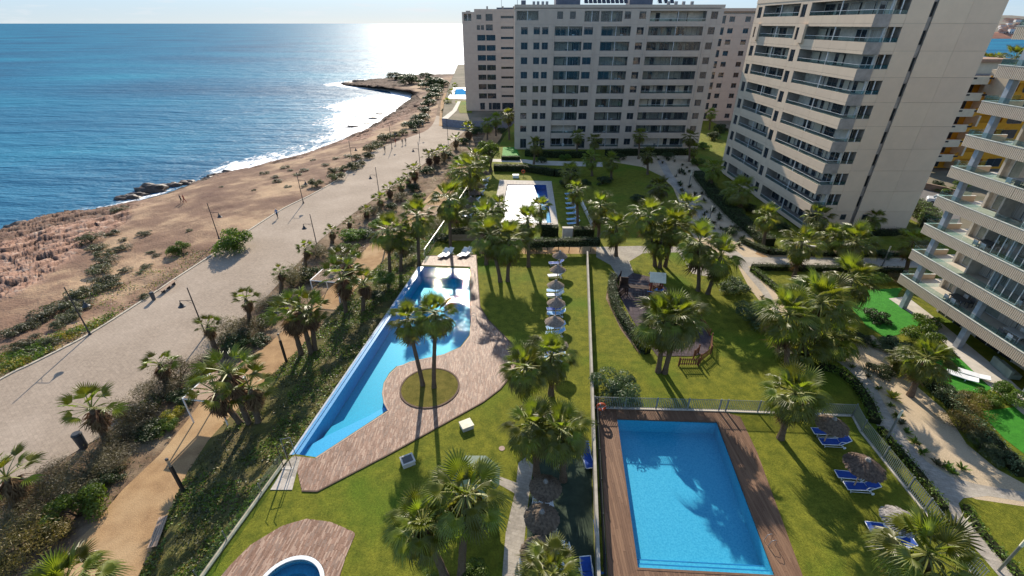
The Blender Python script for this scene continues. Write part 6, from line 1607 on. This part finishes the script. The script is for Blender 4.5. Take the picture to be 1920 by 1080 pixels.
for y in (-.37, .37): m = MB(); m.tube([(-2.9,y,1.75),(-1.8,y,1.6),(-.6,y,1.75)], .025, 6); m.tube([(-2.9,y,1.4),(-1.8,y,1.28),(-.6,y,1.4)], .02, 6); m.build('bridge_rope', ROPE, o)
m = MB()
for k in range(7): m.tube([(-2.8+k*.33,-.9,.03),(-2.8+k*.33,-.38,1.0)], .018, 5)
for k in range(4): m.tube([(-2.85,-.88+.16*k,.08+.28*k),(-.75,-.88+.16*k,.08+.28*k)], .018, 5)
m.build('climbing_net', ROPE, o)
m = MB(); m.box(-3.9,-2.91,-.5,.5,1.0,1.08)
for x in (-3.85, -2.95):
    for y in (-.45, .45): m.box(x-.05,x+.05,y-.05,y+.05,0,.999)
m.box(-3.9,-2.95,.42,.5,1.081,1.9); m.box(-3.9,-3.82,-.5,.419,1.081,1.9); m.build('end_platform', DKWOOD, o)
m = MB(); M = Matrix.Translation((.12,-.66,1.05)) @ Matrix.Rotation(R(-33), 4, 'X')
m.box(-.26,.26,-2.0,0,-.03,0,M); m.box(-.32,-.261,-2.0,0,-.03,.2,M); m.box(.261,.32,-2.0,0,-.03,.2,M); sl = m.build('slide', BLUEP, o)
m = MB(); m.box(-.2,.2,-.75,-.5,.002,.02,M); m.build('white_patch', PLASTIC, sl)
m = MB(); M = Matrix.Translation((-.68,-.7,1.0)) @ Matrix.Rotation(R(-28), 4, 'X'); m.box(-.24,.24,-1.3,0,-.03,.02,M); m.build('climbing_board', BLUEP, o)

# ------------------------------------------------------------------ small things round the pools
# kiosk with a green roof
kc = G(889, 893, 2.2); kc.z = 0; o = thing('kiosk', 'eight sided kiosk with a dark green roof behind the big palms', 'kiosk', kc)
GR = mat('green_roof', (.022, .065, .045), .6, .3, (.022, .06, .036), 2)
for k in range(8):
    a0, a1 = k*math.pi/4+.39, (k+1)*math.pi/4+.39; r = 1.55
    m = MB(); m.add([(r*1.1*math.cos(a0),r*1.1*math.sin(a0),2.2),(r*1.1*math.cos(a1),r*1.1*math.sin(a1),2.2),(.12*math.cos(a1),.12*math.sin(a1),2.6),(.12*math.cos(a0),.12*math.sin(a0),2.6)], [(0,1,2,3)]); m.build('roof_panel', GR, o)
    m = MB(); m.add([(r*.85*math.cos(a0),r*.85*math.sin(a0),0),(r*.85*math.cos(a1),r*.85*math.sin(a1),0),(r*.85*math.cos(a1),r*.85*math.sin(a1),2.3),(r*.85*math.cos(a0),r*.85*math.sin(a0),2.3)], [(0,1,2,3)]); m.build('wall_panel', DKWOOD, o)
MB().lathe([(.2,2.55),(.22,2.62),(0,2.7)], 10).build('finial', GR, o)
def hatch(x, y, top, label):
    o = thing('service_hatch', label, 'hatch', G(x, y), R(28)); m = MB(); m.box(-.42,.42,-.38,.38,0,.34); m.build('box', RENDER, o); m = MB(); m.box(-.46,.46,-.42,.42,.342,.40); l = m.build('lid', CREAM if top else RENDER, o)
    if not top:
        m = MB(); m.box(-.34,.34,-.30,.30,.401,.41); m.build('grille', mat('grille', (.10, .095, .09), .7), l)
hatch(875, 801, True, 'cream topped concrete hatch on the lawn near the deck'); hatch(765, 868, False, 'concrete hatch with a dark grille on the lawn near the palm shadows')
d_ = thing('manhole_cover', 'small round manhole cover in the lawn left of the palm pair', 'manhole', G(941, 841)); MB().lathe([(.22,0),(.22,.03),(0,.035)], 14).build('lid', mat('pinkish_lid', (.40, .28, .22), .8), d_)
# lifebuoy on a stand
q = G(1125, 778); o = thing('lifebuoy_stand', 'grey post with a bracket at the corner of the rectangular pool fence', 'post', q); MB().tube([(0,0,0),(0,0,1.25)], .04, 8).build('post', GREYM, o); MB().box(-.25,.25,-.02,.02,1.0,1.1).build('bracket', GREYM, o)
o = thing('lifebuoy', 'orange lifebuoy hanging at the corner of the rectangular pool', 'lifebuoy', q + Vector((0, -.12, .95)), 0)
for k in range(8):
    m = MB(); a0 = k*math.pi/4; pts = [(.31*math.cos(a0+t_*math.pi/4/6), .02, .31*math.sin(a0+t_*math.pi/4/6)) for t_ in range(7)]; m.tube(pts, .085, 8, False); m.build('segment', ORANGE if k % 2 == 0 or True else PLASTIC, o, smooth=True)
for k in range(4):
    a0 = k*math.pi/2+.4; m = MB(); m.tube([(.31*math.cos(a0-.06), .02, .31*math.sin(a0-.06)), (.31*math.cos(a0+.06), .02, .31*math.sin(a0+.06))], .09, 8, False); m.build('band', PLASTIC, o)
def ladder(x, y, rz, label):
    o = thing('pool_ladder', label, 'pool ladder', G(x, y), R(rz))
    for s in (-.25, .25): m = MB(); m.tube([(.55,s,0),(.55,s,.65),(.35,s,.85),(.05,s,.75),(-.05,s,.2),(-.05,s,-1.0)], .022, 6); m.build('rail', GREYM, o, smooth=True)
    for z in (-.25, -.55, -.85): m = MB(); m.box(-.08,.02,-.24,.24,z,z+.03); m.build('step', GREYM, o)
ladder(882, 521, 0, 'steel ladder at the glittering end of the long pool'); ladder(883, 602, 0, 'steel ladder where the long pool begins to curve'); ladder(1437, 1020, 8, 'steel ladder on the right edge of the rectangular pool'); bpy.data.objects[COL.objects[-1].parent.name].scale = (.75,)*3
o = thing('foot_shower', 'thin steel shower frame at the tip of the long pool', 'shower', G(548, 862), R(15))
for s in (-.3, .3): m = MB(); m.tube([(s,0,0),(s,0,2.1)], .025, 6); m.build('pole', GREYM, o)
m = MB(); m.tube([(-.3,0,2.1),(.3,0,2.1)], .025, 6); m.build('crossbar', GREYM, o)
o = thing('garden_shower', 'tall thin shower post on the retaining wall end', 'shower', G(533, 878), 0); m = MB(); m.tube([(0,0,0),(0,0,2.2),(.25,0,2.35)], .03, 6); m.build('pole', BLACK, o); m = MB(); m.tube([(.5,0,0),(.5,0,2.2),(.75,0,2.35)], .03, 6); m.build('pole', BLACK, o)
MB().box(-.12,.62,-.12,.12,0,.05).build('base', CONC, o)
o = thing('blue_pole', 'thin blue pole cleaning handle leaning along the dark railing', 'pool pole', G(1127, 1075)); m = MB(); m.tube([(0,0,0.02),(-.1,2.6,.9)], .02, 6); m.build('handle', BLUEP, o); m = MB(); m.box(-.2,.2,-.05,.05,0,.06); m.build('brush', BLUEP, o)
o = thing('gate_pillar', 'pale square gate pillar beside the far pool exit', 'pillar', G(1066, 446)); m = MB(); m.box(-.9,.5,-.3,.3,0,1.5); m.build('pillar', RENDER, o); m = MB(); m.box(-.95,.55,-.35,.35,1.502,1.6); m.build('cap', CONC, o)
o = thing('pump_box', 'white box on the sunny lawn beyond the far pool', 'box', G(967, 333)); m = MB(); m.box(-.6,.6,-.4,.4,0,.55); m.build('box', PLASTIC, o); m = MB(); m.box(-.63,.63,-.43,.43,.552,.6); m.build('lid', PLASTIC, o)
o = thing('lifebuoy', 'small orange lifebuoy post beyond the far pool', 'lifebuoy', G(981, 330)); m = MB(); m.tube([(0,.1,0),(0,.1,1.2)], .04, 6); m.build('post', GREYM, o)
m = MB(); m.tube([(.3*math.cos(a*.3927), 0, .9+.3*math.sin(a*.3927)) for a in range(17)], .08, 7, False); m.build('ring', ORANGE, o)
sheet('synthetic_turf', [(943,276),(968,276),(976,297),(941,297)], TURF, .012)
# covered sofa on the ground floor terrace, planter on the other
o = thing('covered_sofa', 'grey green covered sofa on the ground floor terrace of the near building', 'sofa', G(1868, 706, 0) + Vector((1.2, .6, .03)), R(80)); m = MB(); m.box(-1.1,1.1,-.45,.45,.05,.5); m.build('seat', mat('cover_green', (.22, .28, .25), .8), o); m = MB(); m.box(-1.1,1.1,.25,.47,.502,.85); m.build('backrest', MATS['cover_green'], o)
# car on the access road
def car(x, y, rz, label):
    o = thing('parked_car', label, 'car', G(x, y), R(rz)); CARP = mat('car_white', (.74, .74, .74), .25, .5, coat=.6)
    prof = [(-2.1,.35),(-2.1,.8),(-1.95,1.0),(-1.3,1.05),(-.9,1.45),(.8,1.48),(1.5,1.0),(2.05,.9),(2.15,.6),(2.15,.35)]; m = MB(); n = len(prof)
    v = [(x_, -.85, z_) for x_, z_ in prof]+[(x_, .85, z_) for x_, z_ in prof]; m.add(v, [tuple(range(n)), tuple(range(2*n-1, n-1, -1))]+[(k, n+k, n+(k+1) % n, (k+1) % n) for k in range(n)]); m.build('body', CARP, o)
    for s in (-.853, .853): m = MB(); m.add([(-.95,s,1.05),(1.35,s,1.05),(.78,s,1.40),(-.85,s,1.38)], [(0,1,2,3)]); m.build('side_window', PANED, o)
    m = MB(); m.add([(-1.32,-.7,1.06),(-1.32,.7,1.06),(-.93,.66,1.43),(-.93,-.66,1.43)], [(0,1,2,3)]); m.build('rear_window', PANED, o); m = MB(); m.add([(1.52,-.72,1.02),(1.52,.72,1.02),(.84,.68,1.47),(.84,-.68,1.47)], [(0,3,2,1)]); m.build('windscreen', PANED, o)
    for x_ in (-1.3, 1.35):
        for s in (-.8, .8): m = MB(); m.tube([(x_,s-.1,.32),(x_,s+.1,.32)], .32, 14); w_ = m.build('wheel', BLACK, o); MB().tube([(x_,s-.105,.32),(x_,s+.105,.32)], .18, 10).build('rim', GREYM, w_)
    for s in (-.6, .6): m = MB(); m.box(2.12,2.17,s-.18,s+.18,.68,.8); m.build('headlight', PLASTIC, o)
car(1764, 384, -35, 'white car on the access road between the tower and the near building')
low_wall([(1722,352),(1770,362),(1800,372)], .3, 1.1, mat('brown_wall', (.30, .20, .14), .9), 'brown roadside wall below the ochre building')

# ------------------------------------------------------------------ small plants in the sandy bed and the gravel
def tuft_mesh(seed, m_, n=26, L=.34):
    rr = random.Random(seed); m = MB()
    for k in range(n):
        a = rr.uniform(0, 6.28); e = rr.uniform(.3, 1.2); l = L*rr.uniform(.6, 1.1); d = Vector((math.cos(a)*math.cos(e), math.sin(a)*math.cos(e), math.sin(e))); s = Vector((-math.sin(a), math.cos(a), 0))*.035
        p0 = Vector((0, 0, .02)); p1 = p0 + d*l*.6; p2 = p0 + d*l + Vector((0, 0, -.05)); m.add([p0-s*.4, p0+s*.4, p1+s, p1-s, p2], [(0,1,2,3),(3,2,4)])
    return m.mesh(m_, name='leaves')
TUF = [tuft_mesh(1, SH_GREEN), tuft_mesh(2, SH_LOW), tuft_mesh(3, SH_YEL), tuft_mesh(4, SH_DARK)]
def tuft(x, y, k, s, label, group):
    o = thing('small_plant', label, 'plant', G(x, y), rng.uniform(0, 6), group, s); ob('leaves', TUF[k], o)
    m = MB(); m.tube([(0,0,0),(0,0,.12)], .02, 5); m.build('stem', TWIG, o)
for x, y, k, s, l in ((1596,690,0,1.5,'tiny succulent at the top of the sandy bed'),(1638,652,0,2.2,'small rosette plant beside the long trunk shadow in the sandy bed'),(1627,708,1,1.4,'thin sprig left of the clipped oval mound'),(1646,730,0,1.4,'second thin sprig left of the oval mound'),(1672,748,2,2.6,'yellowish succulent left of the leaning palm foot'),(1670,762,0,1.4,'small green sprig below the yellowish succulent'),(1681,782,0,2.0,'leafy sprig along the path edge, above the column light'),(1688,796,1,1.7,'sprig beside the top of the column light'),(1700,812,0,1.6,'sprig right of the column light'),(1714,832,0,2.0,'leafy sprig at the sand edge below the column light'),(1728,850,0,1.8,'last sprig of the sand edge row'),(1756,872,1,2.0,'twisted stem plant near the path bend'),(1774,878,0,2.0,'first of three plants at the lower end of the sandy bed'),(1786,888,0,1.6,'middle of three plants at the lower end of the sandy bed'),(1802,880,0,1.8,'last of three plants at the lower end of the sandy bed'),(1834,844,0,3.0,'blue green agave in the shade of the sandy bed'),(1428,560,1,1.6,'sprig at the path by the oleanders'),(1405,545,1,1.4,'dry sprig in the gravel by the oleanders')):
    tuft(x, y, k, s, l, None)
gw = [(1170,296),(1220,298),(1262,300),(1300,312),(1320,345),(1345,372),(1385,420),(1400,460),(1380,470),(1330,462),(1305,430),(1295,400),(1280,365),(1255,325)]
n = 0; gwp = [(float(a), float(b)) for a, b in gw]
while n < 70:
    x, y = rng.uniform(1165, 1405), rng.uniform(296, 468)
    if inside((x, y), gwp): tuft(x, y, rng.choice((1, 3, 3)), rng.uniform(1.6, 2.8), 'dark small plant in the shaded gravel between the slab and the tower', 'small plants in the shaded gravel'); n += 1

# ------------------------------------------------------------------ end pool behind the promenade, rocks, far shore
sheet('pool_surround', [(849,164),(873,164),(885,180),(885,186),(840,184),(846,172)], WHITE, .0)
sheet('pool_water', [(854,167),(868,166.5),(874,172),(874,178),(852,178)], mat('far_pool', (.05, .25, .50), 1, 0), .05)
sheet('end_lawn', [(853,189),(885,188),(885,212),(862,212)], LAWN, .01)
sheet('pale_steps', [(828,222),(848,207),(858,190),(864,190),(856,208),(840,223)], CONC, .03)
sheet('sandy_track', [(822,222),(824,200),(826,180),(832,165),(842,165),(842,180),(838,200),(832,222)], SAND, ZP+.05)
m = MB(); edge = [Vector((2,152,0)), Vector((-15,152,0)), Vector((-22.5,156,0)), Vector((-26.5,194,0)), Vector((-30.5,241,0)), Vector((-40,380,0))]
m.wall(edge, ZP-1.0, -.05, False, True); struct('terrace_retaining_wall', m, mat('blue_grey_wall', (.20, .21, .25), .9))
def rock(x, y, w_, h_, label, zc, seed):
    p = G(x, y, zc); s = w_*depth(p)/FOC/2; o = thing('rock', label, 'rock', (p.x, p.y, zc), 0, 'rocks in the surf'); g = np.random.default_rng(seed)
    V = []; F = []; n = 18; k = 10
    for i in range(k+1):
        for j in range(n):
            a = 2*np.pi*j/n; e = (i/k-.35)*np.pi*.72; V.append((np.cos(a)*np.cos(e), np.sin(a)*np.cos(e), np.sin(e)))
    V = np.array(V); d = 1 + (fbm(V[:, 0]*2+seed, V[:, 1]*2+V[:, 2]*3, 4, seed)-.47)*1.3; V = V*d[:, None]; V *= (s, s*.7, s*h_)
    V[:, 2] -= .2
    F = [(i*n+j, i*n+(j+1) % n, (i+1)*n+(j+1) % n, (i+1)*n+j) for i in range(k) for j in range(n)]
    ob('stone', np_mesh(V, F, mat('wet_rock', (.10, .065, .045), .6, .4, (.02, .016, .013), 1.1, 7, .8, 3), False, 'rock'), o)
for i, (x, y, w_, h_, l) in enumerate(((32,424,46,.35,'dark flat rock alone in the water at the left'),(58,430,30,.3,'low dark rock tongue beside the left rock'),(240,371,44,.35,'dark rock at the left of the surf rocks'),(285,357,54,.5,'largest brown rock of the surf rocks'),(322,348,40,.4,'dark rock right of the big brown one'),(352,343,36,.4,'dark rock where the earth meets the surf'),(258,365,40,.35,'black rock before the big brown one'),(405,328,34,.3,'dark rock at the start of the surf line'),(425,322,26,.3,'small dark rock in the surf line'),(392,334,30,.3,'low black rock below the surf line'),(700,222,22,.3,'rock in the foam below the headland'),(712,214,18,.3,'small rock in the foam below the headland'),(660,238,24,.25,'rock shelf piece at the foam edge'),(690,232,20,.25,'low rock at the foam edge'),(655,157,36,.2,'rock tip of the headland'),(672,155,34,.3,'dark rock behind the headland tip'))):
    rock(x, y, w_, h_, l, ZS, 300+i)
# far shore: hill with cliff and houses
def hill():
    nx, ny = 90, 26; X = np.linspace(700, 2600, nx)[:, None]; t = np.linspace(0, 1, ny)[None, :]
    Y0 = 1210 + 60*np.sin(X/150); Y = Y0 + t*900
    Z = -6.5 + np.clip(t*25, 0, 1)*17*(1+.35*np.sin(X/70)) + np.clip(t-.02, 0, 1)*40*(.8+.4*fbm(X/300, X*0+2, 3, 4))
    X2 = np.broadcast_to(X, Y.shape); Z = Z + (fbm(X2/40, Y/40, 4, 9)-.47)*8*np.clip(t*20, 0, 1)
    V = np.stack([X2, Y, Z], -1).reshape(-1, 3); i = np.arange(nx-1)[:, None]*ny + np.arange(ny-1)[None, :]
    F = np.stack([i, i+ny, i+ny+1, i+1], -1).reshape(-1, 4); mi = np.where((np.arange(ny-1)[None, :] < 2), 1, 0)*np.ones((nx-1, 1), int)
    ob('far_hill', np_mesh(V, F, [mat('hill_scrub', (.13, .14, .11), .95, .1, (.22, .17, .13), .012, 6), mat('red_cliff', (.33, .17, .11), .95, .1, (.22, .10, .07), .03, 5)], True, 'hill', mi.ravel()), kind='structure')
    return X2, Y, Z
HX, HY, HZ = hill()
HW = [mat('far_house_white', (.62, .60, .58), .8), mat('far_house_pink', (.45, .33, .27), .8)]; HR = mat('far_roof', (.30, .16, .11), .9)
g = random.Random(5); n = 0
while n < 34:
    px = g.uniform(1878, 1935); py = g.uniform(36, 62); i = int((px-1878)/57*30)
    a = ray(px, py); Yt = g.uniform(1300, 1700); Xt = a[0]/a[1]*Yt
    k = np.argmin((HX.ravel()-Xt)**2 + (HY.ravel()-Yt)**2); zt = float(HZ.ravel()[k]); w_ = g.uniform(9, 16)
    o = thing('house', 'tiny pale house among the scrub on the far shore hill', 'house', (Xt, Yt, zt-3), g.uniform(-.4, .4), 'houses on the far shore'); h_ = g.uniform(7, 11)
    m = MB(); m.box(-w_/2, w_/2, -5, 5, 0, h_); m.build('wall', g.choice(HW), o); m = MB(); m.add([(-w_/2-.5,-5.5,h_+.02),(w_/2+.5,-5.5,h_+.02),(w_/2+.5,5.5,h_+.02),(-w_/2-.5,5.5,h_+.02),(-w_/2,0,h_+2.4),(w_/2,0,h_+2.4)], [(0,1,5,4),(2,3,4,5),(1,2,5),(3,0,4)]); m.build('roof', HR, o)
    for u in (-.3, .25): m = MB(); m.box(w_*u-1, w_*u+1, -5.08, -5.0, 2, 5); m.build('window', DARKIN, o)
    n += 1

# ------------------------------------------------------------------ people
def person_mesh(pose, seed):
    """one continuous body grown with a skin modifier; returns a mesh with skin, top, trousers, hair"""
    P = {'pel': (0,0,.95), 'chest': (0,.02,1.25), 'neck': (0,.02,1.47), 'head': (0,-.01,1.57), 'crown': (0,-.01,1.70)}
    st = pose.get('stride', .16); sw = pose.get('swing', .15)
    pts = [(0,0,.95),(0,.01,1.12),(0,.02,1.34),(0,.01,1.47),(0,-.01,1.56),(0,-.01,1.69)]; ed = [(0,1),(1,2),(2,3),(3,4),(4,5)]; rad = [.13,.125,.15,.055,.085,.08]
    for s, f in ((-1, 1), (1, -1)):
        b = len(pts); pts += [(s*.09, 0, .88), (s*.10, -f*st*.45-.03, .50), (s*.10, -f*st+.0, .08), (s*.10, -f*st-.14, .03)]; ed += [(0,b),(b,b+1),(b+1,b+2),(b+2,b+3)]; rad += [.095,.062,.042,.038]
        b = len(pts); pts += [(s*.20, .02, 1.39), (s*.25, f*sw*.5+.02, 1.12), (s*.25, f*sw-.04, .87), (s*.25, f*sw-.07, .78)]; ed += [(2,b),(b,b+1),(b+1,b+2),(b+2,b+3)]; rad += [.062,.045,.034,.03]
    if pose.get('sit'):
        pts = [(x, y, z-.45) if not (i >= 6 and z < .9 and (i-6) % 8 < 4) else (x, -.38 if (i-6) % 8 == 1 else (-.36 if (i-6) % 8 == 2 else (-.48 if (i-6) % 8 == 3 else y)), .46 if (i-6) % 8 in (0, 1) else z) for i, (x, y, z) in enumerate(pts)]
    me = bpy.data.meshes.new('p'); me.from_pydata(pts, ed, []); o = bpy.data.objects.new('p', me); COL.objects.link(o)
    md = o.modifiers.new('skin', 'SKIN'); o.modifiers.new('sub', 'SUBSURF').levels = 1
    for i, r_ in enumerate(rad): me.skin_vertices[0].data[i].radius = (r_, r_*.8)
    me.skin_vertices[0].data[0].use_root = True
    dg = bpy.context.evaluated_depsgraph_get(); out = bpy.data.meshes.new_from_object(o.evaluated_get(dg)); bpy.data.objects.remove(o)
    off = -.45 if pose.get('sit') else 0
    mi = []
    for p in out.polygons:
        c = p.center; z = c.z - off
        if z > 1.62 or (z > 1.52 and c.y > .035): k = 3
        elif z > 1.45: k = 0
        elif abs(c.x) > .19 and z < .90: k = 0
        elif z > .93: k = 1
        else: k = 2
        if pose.get('sit') and c.z < .5: k = 2
        mi.append(k)
    out.materials.clear()
    for m_ in (SKIN, SHIRT[pose['top']], TROUS[pose['leg']], HAIR[pose.get('hair', 0)]): out.materials.append(m_)
    out.polygons.foreach_set('material_index', mi); out.polygons.foreach_set('use_smooth', [True]*len(mi)); out.update(); return out
SKIN = mat('skin', (.42, .25, .17), .6, .3); HAIR = [mat('dark_hair', (.03, .02, .015), .7), mat('white_cap', (.7, .7, .7), .7)]
SHIRT = [mat('red_top', (.42, .03, .02), .8), mat('blue_top', (.05, .18, .38), .8), mat('dark_top', (.03, .03, .04), .8), mat('brick_top', (.30, .08, .05), .8), mat('pale_top', (.5, .5, .5), .8)]
TROUS = [mat('dark_trousers', (.025, .025, .03), .8), mat('red_trousers', (.32, .04, .03), .8), mat('grey_trousers', (.10, .10, .11), .8)]
def person(x, y, z, rz, pose, label, group=None, on=None):
    p = G(x, y, z)
    if on:
        for _ in range(5): p = G(x, y, on(p.x, p.y))
    o = thing('person', label, 'person', p, R(rz), group); ob('body', person_mesh(pose, 1), o); return o
person(341, 380, 0, 150, dict(top=2, leg=0), 'person in dark clothes walking on the brown earth near the surf rocks', 'walkers on the shore', cz)
person(347, 380, 0, 150, dict(top=0, leg=1, stride=.2), 'person in red walking on the brown earth near the surf rocks', 'walkers on the shore', cz)
person(521, 409, ZP, 60, dict(top=1, leg=0, hair=1), 'person in a blue jacket and white cap at the promenade kerb')
person(184, 428, 0, 200, dict(top=2, leg=0, sit=1), 'person in dark clothes sitting at the edge of the red rocks', None, cz)
for x, y, tp, lg, l in ((722,286,2,0,'walker in dark clothes at the kerb, nearest of the group far along the promenade'),(742,271,3,1,'walker in brick red on the sandy verge far along the promenade'),(755,272,2,2,'walker in dark top and grey trousers beside the tall walker'),(761,270,2,0,'tall walker in black, farthest of the promenade group')):
    person(x, y, ZP, 20, dict(top=tp, leg=lg), l, 'walkers far along the promenade')
